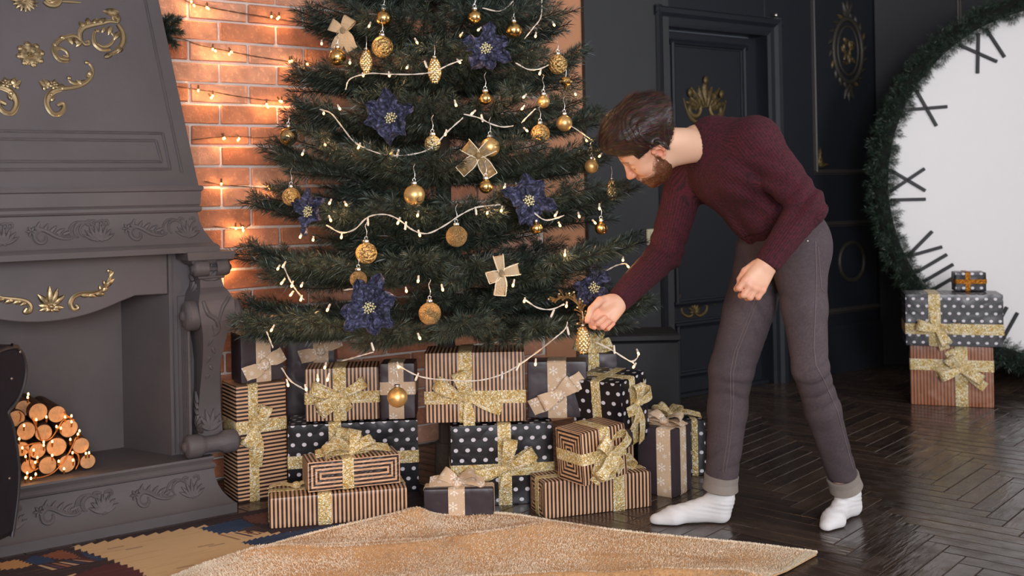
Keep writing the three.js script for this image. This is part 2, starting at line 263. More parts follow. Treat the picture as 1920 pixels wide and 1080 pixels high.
// walls with thickness; the back wall runs at an angle behind chimneypiece, tree and door
const wallGroup = (name) => { const g = new THREE.Group(); g.name = name; g.userData.kind = 'structure'; scene.add(g); g.position.set(C0.x, 0, C0.z); g.rotation.y = TH; return g; };
const S_BRICK0 = -1.75, S_PLASTER = 1.80, S_DARK = 2.068, DOOR0 = 2.66, DOOR1 = 3.46, DOOR_H = 2.06;
const back = wallGroup('wall_back');
{
  const th = 0.14, zc = WALL_T - th / 2;
  const slab = (a, b, y0, y1, m, z = zc, nm = 'wall_section') => obj(nm, boxAt(b - a, y1 - y0, th, (a + b) / 2, (y0 + y1) / 2, z, 0.002), m, back);
  slab(W_A, S_BRICK0, 0, CEIL, M.plaster);
  slab(S_BRICK0, S_PLASTER, 0, CEIL, M.mortar, zc - 0.0025, 'mortar_bed');
  slab(S_PLASTER, S_DARK, 0, CEIL, M.plaster, zc + 0.004, 'plaster_strip');
  slab(S_DARK, DOOR0, 0, CEIL, M.darkWall, zc + 0.03);
  slab(DOOR0, DOOR1, DOOR_H, CEIL, M.panelWall);
  slab(DOOR1, W_B + 0.5, 0, CEIL, M.panelWall);
  // bricks, every one its own
  const R = rng(21), CH = 0.0862, BL = 0.252, J = 0.011;
  const tones = [[0xbd8467, 0], [0xb67b5c, 1], [0xc38d6f, 2], [0xb07152, 3], [0xc7957a, 4]].map(([c, i]) => std(0xffffff, 0.82, { map: dataTex(128, (u, v) => { const b = new THREE.Color(c), n = tfbm(u, v, 6, 50 + i, 4), s = tfbm(u, v, 24, 80 + i, 2), k = 0.9 + 0.3 * n + (s > 0.72 ? 0.1 : 0); b.convertLinearToSRGB(); return [b.r * k, b.g * k * (0.97 + 0.05 * s), b.b * k]; }, true), bumpMap: rep(grain, 6), bumpScale: 0.002 }));
  const brickGeo = (len, k) => { const g = box(len, CH - J, 0.03, 0.0035), p = g.attributes.position; for (let i = 0; i < p.count; i++) { const x = p.getX(i), y = p.getY(i); p.setXYZ(i, x + 0.0022 * noise3(x * 40 + k * 9, y * 60, 1), y + 0.0022 * noise3(x * 40, y * 60 + k * 7, 5), p.getZ(i) + (p.getZ(i) > 0 ? 0.0022 * noise3(x * 25, y * 30, k * 3) : 0)); } g.computeVertexNormals(); const uv = g.attributes.uv; for (let i = 0; i < uv.count; i++) uv.setXY(i, uv.getX(i) * 4 + k * 0.3, uv.getY(i) * 4 + k * 0.17); return g; };
  const full = [0, 1, 2, 3].map((k) => brickGeo(BL - J, k)), rest = []; let count = 0;
  for (let c = 0; c * CH < CEIL; c++) {
    const y = (c + 0.5) * CH + 0.002, off = c % 2 ? BL / 2 : 0;
    for (let x = S_BRICK0 - off; x < S_PLASTER; x += BL) {
      const a = Math.max(x, S_BRICK0), b = Math.min(x + BL, S_PLASTER); if (b - a < 0.03 || y + CH / 2 > CEIL) continue;
      const cx = (a + b) / 2, z = WALL_T - 0.006 + 0.003 * R(), g = b - a > BL - 0.01 ? full[Math.floor(R() * 4)] : brickGeo(b - a - J, 5), mat = tones[Math.floor(R() * 5)];
      if (cx > -0.42 && y < 2.2 && count < 298) { const m = obj('brick', g, mat, back); m.position.set(cx, y, z); m.rotation.z = (R() - 0.5) * 0.006; count++; }
      else rest.push(mv(g.clone(), cx, y, z));
    }
  }
  const o = obj('bricks', rest, tones[1], back); o.userData.kind = 'stuff';
}
const wallTrims = [];
const room = (name, geo, mat) => struct(name, geo, mat);
const cornerB = wallPoint(W_B, 0, WALL_T);
room('wall_right', boxAt(4.62 - cornerB.x + 0.3, CEIL, 0.14, (4.62 + cornerB.x) / 2 + 0.1, CEIL / 2, cornerB.z - 0.02, 0.002), M.farWall = std(0x090c14, 0.6));
{ // one long panel moulding on the right wall, behind the clock
  const z = cornerB.z + 0.05, x = ray(1800, 30)[0] * -z, g = new THREE.Group(); g.name = 'trim_right'; g.userData.kind = 'structure'; scene.add(g); wallTrims.push([g, x, z]);
}
// outer walls with window openings
function wallWithWindows(name, len, wins, mat, place) {   // wins: [centre, sill, width, height] along a wall centred on 0
  const sh = new THREE.Shape([V2(-len / 2, 0), V2(len / 2, 0), V2(len / 2, CEIL), V2(-len / 2, CEIL)]);
  for (const [c, y, w, h] of wins) sh.holes.push(new THREE.Path([V2(c - w / 2, y), V2(c - w / 2, y + h), V2(c + w / 2, y + h), V2(c + w / 2, y)]));
  const m = struct(name, plain(new THREE.ExtrudeGeometry(sh, { depth: 0.16, bevelEnabled: false })), mat); place(m);
  wins.forEach(([c, y, w, h], i) => {
    const f = new THREE.Group(); f.name = 'window_' + (++winCount); f.userData.kind = 'structure'; scene.add(f); place(f);
    const fr = [boxAt(w, 0.07, 0.07, c, y + 0.035, 0.1), boxAt(w, 0.07, 0.07, c, y + h - 0.035, 0.1), boxAt(0.07, h, 0.07, c - w / 2 + 0.035, y + h / 2, 0.1), boxAt(0.07, h, 0.07, c + w / 2 - 0.035, y + h / 2, 0.1), boxAt(0.05, h, 0.06, c, y + h / 2, 0.1), boxAt(w, 0.05, 0.06, c, y + h * 0.62, 0.1)];
    obj('window_frame', fr, M.winFrame, f); obj('window_sill', boxAt(w + 0.1, 0.035, 0.22, c, y - 0.018, 0.02), M.winFrame, f);
    obj('window_glass', boxAt(w - 0.1, h - 0.1, 0.006, c, y + h / 2, 0.1, 0.001), M.glass, f);
  });
}
let winCount = 0;
M.winFrame = std(0xe4e1dc, 0.5); M.glass = phys(0xffffff, 0.02, { transmission: 1, thickness: 0 });
wallWithWindows('wall_front', 8.9, [[1.15 - 0.2, 0.9, 2.1, 2.1], [-1.9 - 0.2, 0.9, 1.8, 2.1]], M.whiteWall, (o) => o.position.set(0.2, 0, 3.0));  // unseen windows put in to hold the added area lights, left one for fill
wallWithWindows('wall_east', 10.6, [[0.0, 0.85, 2.3, 2.1]], M.whiteWall, (o) => { o.position.set(4.56, 0, -2.0); o.rotation.y = PI / 2; });
const cornerA = wallPoint(W_A, 0, WALL_T);
room('wall_left', boxAt(0.16, CEIL, 3.4 - cornerA.z, cornerA.x + 0.02, CEIL / 2, (3.1 + cornerA.z) / 2, 0.002), M.whiteWall);
room('ceiling', boxAt(9.2, 0.14, 11, 0.35, CEIL + 0.07, -2.2, 0.002), M.whiteWall);

var mould = [[-0.5, 0], [-0.46, 0.25], [-0.3, 0.3], [-0.22, 0.62], [0, 0.8], [0.22, 0.62], [0.3, 0.3], [0.46, 0.25], [0.5, 0]].map(([a, b]) => [a, b]);
function frameMould(a, b, y0, y1, z, w, h = w * 0.7) {      // four mitred lengths of moulding
  const sec = mould.map(([p, q]) => [p * w, q * h]);
  const bar = (p, q, ang) => sweep([p, p.clone().lerp(q, 0.5), q], sec, null, V(0, 0, 1), true, 0.5);
  return [bar(V(a - w / 2, y0, z), V(b + w / 2, y0, z)), bar(V(b + w / 2, y1, z), V(a - w / 2, y1, z)), bar(V(b, y0, z), V(b, y1, z)), bar(V(a, y1, z), V(a, y0, z))];
}
for (const [g, x, z] of wallTrims) obj('panel_moulding', frameMould(x, x + 1.3, 1.25, 2.9, z, 0.04), M.panelMould, g);
// panelled part of the back wall: mouldings, door, baseboard
{
  const panel = (a, b, y0, y1) => { const g = wallGroup(numbered('trim_1').replace(/^trim_1_?0*(\d*)$/, (_, n) => 'trim_' + (Number(n || 0) + 1))); obj('panel_moulding', frameMould(a, b, y0, y1, WALL_T, 0.035), M.panelMould, g); return g; };
  const [pa] = onWall(1529, 322, WALL_T), [pb] = onWall(1650, 322, WALL_T);
  panel(pa, pb, onWall(1560, 323, WALL_T)[1], 2.9);
  panel(pa, pb, onWall(1570, 583, WALL_T)[1], onWall(1570, 420, WALL_T)[1]);
  const bb = wallGroup('baseboard_back');
  for (const [a, b] of [[S_DARK, DOOR0 - 0.1], [DOOR1 + 0.1, W_B]]) obj('baseboard_section', sweep([V(a, 0, WALL_T + (a < 2.5 ? 0.03 : 0)), V(b, 0, WALL_T + (a < 2.5 ? 0.03 : 0))], [[0, 0], [0, 0.28], [0.008, 0.3], [0.014, 0.295], [0.016, 0.27], [0.022, 0.26], [0.022, 0]].map(([x, y]) => [-x, y]).map(([x, y]) => [-x, y]), null, V(0, 1, 0), true, 0.4), M.panelWall, bb);
  const dr = wallGroup('door_1');
  obj('door_leaf', boxAt(DOOR1 - DOOR0 - 0.04, DOOR_H - 0.02, 0.05, (DOOR0 + DOOR1) / 2, DOOR_H / 2, WALL_T - 0.085, 0.003), M.panelWall, dr);
  const [qa] = onWall(1262, 300, WALL_T - 0.06), [qb] = onWall(1396, 300, WALL_T - 0.06);
  obj('door_panel_moulding', frameMould(qa, qb, 0.52, onWall(1300, 82, WALL_T - 0.06)[1], WALL_T - 0.062, 0.05), M.panelWall, dr);
  obj('door_panel_moulding', frameMould(qa, qb, 0.12, 0.4, WALL_T - 0.062, 0.05), M.panelWall, dr);
  const cs = [[0, 0], [0, 0.02], [0.02, 0.028], [0.05, 0.03], [0.07, 0.045], [0.095, 0.05], [0.105, 0.035], [0.11, 0]];
  const zc = WALL_T;
  for (const [a, dir] of [[DOOR0, -1], [DOOR1, 1]]) obj('door_frame', extrudeProfileY(cs.map(([x, z]) => [a + dir * (x - 0.004), zc + z]), 0, DOOR_H + 0.11), M.panelWall, dr);
  obj('door_frame', mv(sweep([V(DOOR0 - 0.11, 0, 0), V(DOOR1 + 0.11, 0, 0)], cs.map(([x, z]) => [z, x]), null, V(0, 1, 0), true, 0.4), 0, DOOR_H, zc), M.panelWall, dr);
  obj('door_threshold', boxAt(DOOR1 - DOOR0, 0.02, 0.1, (DOOR0 + DOOR1) / 2, 0.01, WALL_T - 0.07, 0.002), M.panelWall, dr);
}
function extrudeProfileY(pts, y0, y1) {   // a closed outline in x, z carried up from y0 to y1
  const g = new THREE.ExtrudeGeometry(new THREE.Shape(pts.map(([x, z]) => V2(x, -z))), { depth: y1 - y0, bevelEnabled: false });
  return plain(g.rotateX(-PI / 2).translate(0, y0, 0));
}
// ---------- chimneypiece ----------
M.stone = std(0x6f696a, 0.62, { map: dataTex(256, (u, v) => { const k = 0.9 + 0.16 * (tfbm(u, v, 5, 4, 5) - 0.5) ; return [0.86 * k, 0.85 * k, 0.86 * k]; }, true), bumpMap: rep(grain, 3), bumpScale: 0.0012 });
M.gilt = std(0xbfae8c, 0.34, { metalness: 0.8, map: dataTex(128, (u, v) => { const k = 0.4 + 0.95 * tfbm(u, v, 10, 61, 3); return [k, k * 0.97, k * 0.92]; }, true) });  // noisy map paints the dark of recesses into the gilding
const FC = -0.61;                                    // the chimneypiece's middle, along the wall
function rectLoft(levels, back, cx = 0) {            // walls of a block whose half-width and front change with height: {y, hw, f}
  const pos = [], idx = [], uv = [];
  const add = (ring) => { const o = pos.length / 3; let run = 0; ring.forEach(([x, y, z, u, v]) => { pos.push(x, y, z); uv.push(u, v); }); return o; };
  for (let side = 0; side < 3; side++) {
    let len = 0, prev = null;
    levels.forEach((l, i) => {
      if (prev) len += Math.hypot(l.y - prev.y, l.hw - prev.hw, l.f - prev.f);
      const a = side === 0 ? [-l.hw, l.f] : side === 1 ? [l.hw, l.f] : [-l.hw, back], b = side === 0 ? [l.hw, l.f] : side === 1 ? [l.hw, back] : [-l.hw, l.f];
      const o = add([[cx + a[0], l.y, a[1], side ? a[1] : a[0], len], [cx + b[0], l.y, b[1], side ? b[1] : b[0], len]]);
      if (prev) idx.push(o - 2, o - 1, o + 1, o - 2, o + 1, o);
      prev = l;
    });
  }
  const t = levels[levels.length - 1], b = levels[0];
  for (const [l, up] of [[t, 1], [b, 0]]) { const o = add([[cx - l.hw, l.y, l.f, -l.hw, l.f], [cx + l.hw, l.y, l.f, l.hw, l.f], [cx + l.hw, l.y, back, l.hw, back], [cx - l.hw, l.y, back, -l.hw, back]]); up ? idx.push(o, o + 1, o + 2, o, o + 2, o + 3) : idx.push(o, o + 2, o + 1, o, o + 3, o + 2); }
  return plain(toCreasedNormals(raw(pos, idx, uv), 0.42));
}
function profileAt(levels, y, key = 'f') { for (let i = 1; i < levels.length; i++) if (y <= levels[i].y) { const a = levels[i - 1], b = levels[i], k = (y - a.y) / Math.max(1e-6, b.y - a.y); return lerp(a[key], b[key], clamp(k, 0, 1)); } return levels[levels.length - 1][key]; }
// relief pieces drawn in a plane: x, y across it, z out of it
function leaf2(x, y, ang, len, w, h = 0.008, curl = 0) {
  const pos = [], idx = [], uv = [], N = 7, Mx = 5;
  for (let i = 0; i <= N; i++) { const t = i / N, hw = w / 2 * Math.pow(Math.sin(PI * Math.pow(t * 0.93 + 0.05, 0.75)), 0.8); for (let j = 0; j < Mx; j++) { const v = (j / (Mx - 1)) * 2 - 1, a = ang + curl * t * t, px = x + Math.cos(ang + curl * t * 0.5) * len * t - Math.sin(a) * hw * v, py = y + Math.sin(ang + curl * t * 0.5) * len * t + Math.cos(a) * hw * v; pos.push(px, py, h * (0.35 + 0.65 * Math.sin(PI * (0.15 + 0.75 * t))) * (1 - Math.pow(Math.abs(v), 1.5)) - (j === 2 ? h * 0.28 : 0) - (Math.abs(v) > 0.9 ? 0.002 : 0)); uv.push(px * 8, py * 8); } }
  for (let i = 0; i < N; i++) for (let j = 0; j < Mx - 1; j++) { const a = i * Mx + j, b = a + 1, c = a + Mx, d = c + 1; idx.push(a, c, b, b, c, d); }
  return plain(raw(pos, idx, uv));
}
function scroll2(pts, r0, r1, n = 36, flat = 0.8) {  // a tapering cord along 2-D points
  const c = new THREE.CatmullRomCurve3(pts.map(([x, y]) => V(x, y, 0)), false, 'centripetal').getPoints(n);
  return sweep(c, circleSection(7, 1, flat), (t) => { const r = 1.5 * lerp(r0, r1, t) * (0.55 + 0.45 * Math.sin(PI * clamp(t * 0.92 + 0.08, 0, 1))); return [r, r]; }, V(0, 0, 1));
}
const spiral2 = (cx, cy, r0, a0, turns, k = 0.25, n = 14) => Array.from({ length: n + 1 }, (_, i) => { const t = i / n, r = r0 * (1 - t * (1 - k)), a = a0 + turns * TAU * t; return [cx + Math.cos(a) * r, cy + Math.sin(a) * r]; });
const onto = (geos, tOf, lift = 0) => { const g = merge(Array.isArray(geos) ? geos : [geos]), p = g.attributes.position; for (let i = 0; i < p.count; i++) p.setZ(i, p.getZ(i) + tOf(p.getY(i)) + lift); g.computeVertexNormals(); return g; };

const fire = thing('fireplace', 'large grey carved fireplace with a tapering hood and gilded ornaments', 'fireplace', null, wallPoint(FC, 0, 0), TH);
const HALF = 0.61;
const plinthL = [[0, 0], [0.034, 0], [0.037, -0.006], [0.042, -0.012], [0.055, -0.024], [0.075, -0.04], [0.1, -0.052], [0.13, -0.06], [0.16, -0.064], [0.165, -0.058], [0.172, -0.056], [0.178, -0.06], [0.184, -0.068], [0.198, -0.062], [0.206, -0.063]].map(([y, o]) => ({ y, hw: HALF + o, f: o }));
const mantelL = [[0.965, -0.035], [0.985, -0.033], [0.992, -0.04], [1.0, -0.052], [1.02, -0.064], [1.045, -0.078], [1.08, -0.09], [1.112, -0.094], [1.115, -0.086], [1.122, -0.082], [1.132, -0.083], [1.138, -0.09], [1.143, -0.086], [1.19, -0.084], [1.194, -0.078], [1.204, -0.076], [1.212, -0.08]].map(([y, o]) => ({ y, hw: HALF + o, f: o }));
const HOOD_Y = 1.212, hoodT = (y) => -0.1 - 0.272 * (y - HOOD_Y), hoodHW = (y) => HALF - 0.088 - 0.078 * (y - HOOD_Y) / 0.735;
obj('plinth', rectLoft(plinthL, WALL_T + 0.01), M.stone, fire);
obj('mantel', rectLoft(mantelL, WALL_T + 0.01), M.stone, fire);
obj('hood', rectLoft([HOOD_Y - 0.002, 1.6, 2.0, 2.55].map((y) => ({ y, hw: hoodHW(y), f: hoodT(y) })), WALL_T + 0.01), M.stone, fire);
function onHood(px, py) { let t = -0.25, q; for (let i = 0; i < 12; i++) { q = onWall(px, py, t); t = hoodT(q[1]); } return [q[0] - FC, q[1]]; }
const hoodMap = (g, lift = 0) => onto(g, hoodT, lift);
{ // mouldings on the hood: sunk panel frame and edge bead
  const a = onHood(305, 250), b = onHood(319, 317), w = 0.012, bars = [];
  const sec = mould.map(([p, q]) => [p * w, q * 0.008]);
  const bar = (p, q) => sweep([V(p[0], p[1], 0), V((p[0] + q[0]) / 2, (p[1] + q[1]) / 2, 0), V(q[0], q[1], 0)], sec, null, V(0, 0, 1), true, 0.5);
  for (const i of [0, 0.028]) bars.push(bar([-a[0] + i, a[1] - i], [a[0] - i, a[1] - i]), bar([-b[0] + i, b[1] + i], [b[0] - i, b[1] + i]), bar([a[0] - i, a[1] - i], [b[0] - i, b[1] + i]), bar([-b[0] + i, b[1] + i], [-a[0] + i, a[1] - i]));
  obj('hood_panel', hoodMap(bars), M.stone, fire);
  for (const sd of [-1, 1]) obj('edge_bead', hoodMap([bar([sd * (hoodHW(1.26) - 0.052), 1.262], [sd * (hoodHW(2.4) - 0.052), 2.4])]), M.stone, fire);
}
// carved frieze pieces
const fanPiece = (x, y, k) => { const g = []; for (let i = -3; i <= 3; i++) g.push(leaf2(x + i * 0.002 * k, y - 0.03 * k, PI / 2 - i * 0.36, (0.064 - Math.abs(i) * 0.005) * k, 0.017 * k, 0.008)); g.push(scroll2(spiral2(x - 0.045 * k, y + 0.006 * k, 0.03 * k, 0.6, 0.55, 0.9), 0.004, 0.003), scroll2(spiral2(x - 0.058 * k, y + 0.004 * k, 0.036 * k, 0.75, 0.5, 0.95), 0.003, 0.003), ball(0.007 * k, x, y - 0.03 * k, 0, [1, 1, 0.7], 8), scroll2([[x - 0.01 * k, y + 0.038 * k], [x - 0.026 * k, y + 0.042 * k], [x - 0.03 * k, y + 0.028 * k], [x - 0.02 * k, y + 0.024 * k]], 0.004, 0.002), scroll2([[x + 0.01 * k, y + 0.038 * k], [x + 0.026 * k, y + 0.042 * k], [x + 0.03 * k, y + 0.028 * k], [x + 0.02 * k, y + 0.024 * k]], 0.004, 0.002)); return g; };
const swagPiece = (x, y, k) => { const g = [scroll2(spiral2(x - 0.03 * k, y - 0.012 * k, 0.027 * k, 1.4, 0.85, 0.5), 0.0065, 0.004), scroll2([[x - 0.05 * k, y + 0.024 * k], [x - 0.015 * k, y + 0.012 * k], [x + 0.025 * k, y - 0.012 * k], [x + 0.06 * k, y - 0.02 * k], [x + 0.085 * k, y - 0.012 * k]], 0.007, 0.003), scroll2(spiral2(x + 0.048 * k, y - 0.004 * k, 0.02 * k, 2.2, 0.7, 0.4), 0.005, 0.003)]; for (let i = 0; i < 5; i++) g.push(leaf2(x - 0.045 * k + i * 0.022 * k, y + 0.012 * k - i * 0.004 * k, 1.2 - i * 0.22, 0.036 * k, 0.016 * k, 0.008)); for (let i = 0; i < 6; i++) { const a = i / 6 * TAU; g.push(leaf2(x - 0.062 * k + Math.cos(a) * 0.003, y + 0.01 * k + Math.sin(a) * 0.003, a, 0.017 * k, 0.012 * k, 0.008)); } return g; };
for (const [lv, y, rows] of [[mantelL, 1.052, [[8, 0], [95, 1], [190, 0], [272, 1], [353, 0]]], [plinthL, 0.104, [[20, 0], [105, 1], [193, 0], [283, 1], [357, 0]]]])
  for (const [px, kind] of rows) {
    const x = onWall(px, lv === mantelL ? 432 : 925, -0.07)[0] - FC;
    for (const xx of Math.abs(x) < 0.03 ? [x] : [x, -x]) obj(kind ? 'carved_spray' : 'carved_shell', onto(kind ? swagPiece(xx, y, 0.95) : fanPiece(xx, y, 0.95), (q) => profileAt(lv, q), 0.0015), M.stone, fire);
  }
// lintel with its curved lower edge
const LT = -0.16, lx = (s) => s - FC, edge = lx(-0.19);
{
  const pts = [V2(-edge, 0.975), V2(-edge, 0.81), V2(-0.3, 0.812), V2(-0.25, 0.795)], n = 14;
  for (let i = 0; i <= n; i++) { const t = i / n * 2 - 1; pts.push(V2(t * 0.225, 0.742 + 0.043 * t * t)); }
  pts.push(V2(0.25, 0.795), V2(0.3, 0.812), V2(edge, 0.81), V2(edge, 0.975));
  obj('lintel', extrude(pts, 0.05, 0.004, LT - 0.055), M.stone, fire);
}
// firebox: back, splayed cheeks, roof
obj('firebox_back', boxAt(1.0, 0.8, 0.03, 0, 0.58, -0.44), M.stone, fire);
for (const sd of [-1, 1]) obj('firebox_cheek', extrudeProfileY([[sd * (edge + 0.005), -0.17], [sd * (edge + 0.1), -0.17], [sd * (edge + 0.1), -0.43], [sd * 0.315, -0.43]].map(([x, z]) => [x, z]), 0.2, 0.97), M.stone, fire);
obj('firebox_roof', boxAt(0.9, 0.03, 0.3, 0, 0.975, -0.3), M.stone, fire);
// side pilasters: fluted strip, console, capital, roll at the foot
for (const sd of [1, -1]) {
  const c = sd * (HALF - 0.085), L = sd > 0 ? c - 0.12 : c + 0.12;
  obj('pilaster', [boxAt(0.19, 0.77, 0.3, c, 0.585, -0.345), boxAt(0.02, 0.75, 0.03, c - sd * 0.085, 0.58, -0.185, 0.006), boxAt(0.012, 0.75, 0.02, c - sd * 0.062, 0.58, -0.185, 0.005), boxAt(0.16, 0.6, 0.06, c + sd * 0.01, 0.5, -0.19)], M.stone, fire);
  for (let i = 0; i < 5; i++) obj('flute', mv(new THREE.CylinderGeometry(0.0075, 0.0065, 0.5, 8), c - sd * 0.056, 0.45, -0.165 + i * 0.02), M.stone, fire);
  const con = [[0.21, 0.05, -0.085], [0.3, 0.046, -0.088], [0.38, 0.042, -0.095], [0.46, 0.036, -0.085], [0.55, 0.034, -0.06], [0.62, 0.04, -0.03], [0.67, 0.048, -0.008], [0.71, 0.058, 0.008], [0.75, 0.066, 0.014], [0.785, 0.066, 0.008], [0.815, 0.055, -0.012], [0.835, 0.044, -0.038], [0.86, 0.04, -0.05], [0.9, 0.04, -0.055], [0.915, 0.05, -0.045]].map(([y, hw, f]) => ({ y, hw, f }));
  const fineCon = []; for (let i = 0; i < con.length - 1; i++) for (let k = 0; k < 3; k++) { const a = con[i], b = con[i + 1], t = k / 3; fineCon.push({ y: lerp(a.y, b.y, t), hw: lerp(a.hw, b.hw, t), f: lerp(a.f, b.f, t) }); } fineCon.push(con[con.length - 1]);
  const cx = c + sd * 0.02;
  obj('console', rectLoft(fineCon, -0.22, cx), M.stone, fire);
  // volutes on both flanks
  for (const q of [-1, 1]) {
    const disc = lathe([[0, 0.03], [0.012, 0.03], [0.018, 0.022], [0.022, 0.018], [0.034, 0.018], [0.046, 0.014], [0.054, 0.004], [0.056, 0], [0.056, -0.03]], 28);
    obj('volute', mv(disc, cx + q * 0.088, 0.735, -0.05, 0, 0, -q * PI / 2), M.stone, fire);
    obj('volute', mv(lathe([[0, 0.02], [0.01, 0.02], [0.014, 0.012], [0.026, 0.01], [0.03, 0], [0.03, -0.04]], 20), cx + q * 0.055, 0.905, -0.045, 0, 0, -q * PI / 2), M.stone, fire);
  }
  obj('capital', [rectLoft([[0.915, 0.052, -0.05], [0.925, 0.066, -0.04], [0.935, 0.07, -0.036], [0.937, 0.086, -0.024], [0.966, 0.09, -0.02]].map(([y, hw, f]) => ({ y, hw, f })), -0.22, cx - sd * 0.005), boxAt(0.13, 0.014, 0.03, cx, 0.9, -0.05, 0.006), boxAt(0.1, 0.012, 0.02, cx, 0.872, -0.045, 0.005)], M.stone, fire);
  const rollP = [[0, 0.12], [0.012, 0.12], [0.018, 0.112], [0.022, 0.106], [0.036, 0.104], [0.043, 0.094], [0.043, 0.05], [0.034, 0.036], [0.03, 0.02], [0.03, -0.02], [0.034, -0.036], [0.043, -0.05], [0.043, -0.094], [0.036, -0.104], [0.022, -0.106], [0.012, -0.12], [0, -0.12]].map(([r, y]) => [r, y * 0.92]).reverse();
  obj('foot_roll', mv(lathe(rollP, 28), cx - sd * 0.005, 0.252, -0.065, 0, 0, PI / 2), M.stone, fire);
  // leaves carved on the console's face and flank
  const face = []; const fT = (y) => profileAt(con, y);
  face.push(...[0, 1, 2, 3, 4].map((i) => leaf2(cx, 0.862, PI / 2 + (i - 2) * 0.62, 0.06, 0.024, 0.012)));
  for (let i = 0; i < 5; i++) face.push(leaf2(cx - 0.008, 0.65 - i * 0.035, -PI / 2 + (i % 2 ? 0.5 : -0.5), 0.034 - i * 0.003, 0.016, 0.008));
  face.push(scroll2([[cx - 0.05, 0.79], [cx - 0.035, 0.745], [cx - 0.005, 0.72], [cx + 0.01, 0.68], [cx, 0.655]], 0.007, 0.004), scroll2([[cx + 0.05, 0.8], [cx + 0.02, 0.76], [cx + 0.004, 0.7]], 0.006, 0.004));
  for (let i = 0; i < 4; i++) face.push(leaf2(cx - 0.012 + i * 0.008, 0.7 - i * 0.006, -1.2 - i * 0.35, 0.034, 0.018, 0.009));
  for (let i = 0; i < 6; i++) face.push(leaf2(cx, 0.3, PI / 2 + (i - 2.5) * 0.42, 0.085 - Math.abs(i - 2.5) * 0.012, 0.026, 0.012));
  obj('carved_leaf', onto(face, fT, 0.001), M.stone, fire);
  const flank = [0, 1, 2, 3, 4].map((i) => leaf2(0, 0, -0.2 + i * 0.42, 0.07 - i * 0.006, 0.024, 0.013, 0.4)).concat([0, 1, 2].map((i) => leaf2(0.01, 0.05 + i * 0.022, 2.6 - i * 0.3, 0.045, 0.02, 0.01)));
  for (const [y, z, k] of [[0.31, -0.1, 1], [0.8, -0.12, 1.1]]) obj('carved_leaf', mv(merge(flank.map((g) => g.clone())), cx - sd * 0.046, y, z, 0, -sd * PI / 2, 0, k), M.stone, fire);
}
// gilded ornaments; their outlines are laid on the hood and the lintel
const H = (px, py) => onHood(px, py), HP = (...l) => l.map(([x, y]) => H(x, y));
const lf = (px, py, tx, ty, w, h = 0.012, curl = 0) => { w *= 1.55; const a = H(px, py), b = H(tx, ty); return leaf2(a[0], a[1], Math.atan2(b[1] - a[1], b[0] - a[0]), Math.hypot(b[0] - a[0], b[1] - a[1]), w, h, curl); };
const gild = (geos, map = hoodMap) => { const m = obj('gilded_ornament', map(geos), M.gilt, fire); m.userData.label = 'gilded scroll and leaf ornament'; return m; };
{ // eight-petalled rosette
  const [x, y] = H(57, 102), g = [];
  for (let i = 0; i < 8; i++) { const a = i / 8 * TAU + 0.2; g.push(leaf2(x + Math.cos(a) * 0.006, y + Math.sin(a) * 0.006, a, 0.042, 0.046, 0.012), leaf2(x, y, a + PI / 8, 0.038, 0.03, 0.009), ball(0.0115, x + Math.cos(a) * 0.037, y + Math.sin(a) * 0.037, 0.002, [1, 1, 0.6], 8)); g.push(scroll2([[x + Math.cos(a) * 0.008, y + Math.sin(a) * 0.008], [x + Math.cos(a) * 0.03, y + Math.sin(a) * 0.03]], 0.003, 0.002, 4), ball(0.005, x + Math.cos(a) * 0.043, y + Math.sin(a) * 0.043, 0.003, [1, 1, 0.8], 6)); }
  for (let i = 0; i < 6; i++) g.push(ball(0.004, x + Math.cos(i * 1.05) * 0.006, y + Math.sin(i * 1.05) * 0.006, 0.009, [1, 1, 1], 6));
  gild(g);
}
{ // the large branching scroll
  const g = [scroll2(HP([128, 113], [108, 108], [103, 96], [110, 90], [124, 96], [128, 106], [118, 104]).reverse().concat(HP([112, 112], [101, 95], [108, 78], [124, 70], [140, 68], [152, 76])), 0.004, 0.009, 60),
    scroll2(HP([152, 76], [150, 62], [156, 52], [170, 47], [190, 43], [206, 40], [221, 42]), 0.008, 0.006), scroll2(HP([221, 42], [222, 32], [214, 26], [211, 34], [216, 42]), 0.007, 0.003), scroll2(HP([221, 46], [230, 62], [231, 80], [222, 94], [205, 103], [196, 108]), 0.009, 0.005),
    scroll2(HP([207, 92], [190, 92], [178, 82], [176, 66], [180, 56]), 0.008, 0.005), scroll2(HP([178, 80], [192, 88], [206, 84], [214, 70], [206, 58]), 0.006, 0.003), scroll2(HP([152, 76], [160, 84], [168, 82], [166, 76], [160, 78]), 0.005, 0.003)];
  g.push(lf(222, 24, 192, 21, 0.024), lf(212, 24, 224, 40, 0.02), lf(158, 52, 148, 40, 0.018), lf(166, 48, 164, 33, 0.018), lf(176, 46, 182, 34, 0.016), lf(186, 44, 198, 34, 0.018), lf(180, 54, 184, 62, 0.014), lf(196, 52, 190, 62, 0.014), lf(208, 50, 202, 66, 0.016), lf(140, 70, 146, 86, 0.018), lf(128, 72, 136, 84, 0.016), lf(116, 74, 118, 66, 0.016), lf(106, 86, 98, 82, 0.014), lf(152, 78, 142, 88, 0.014), lf(224, 60, 212, 76, 0.016), lf(228, 86, 218, 100, 0.02), lf(196, 108, 214, 98, 0.016));
  gild(g);
}
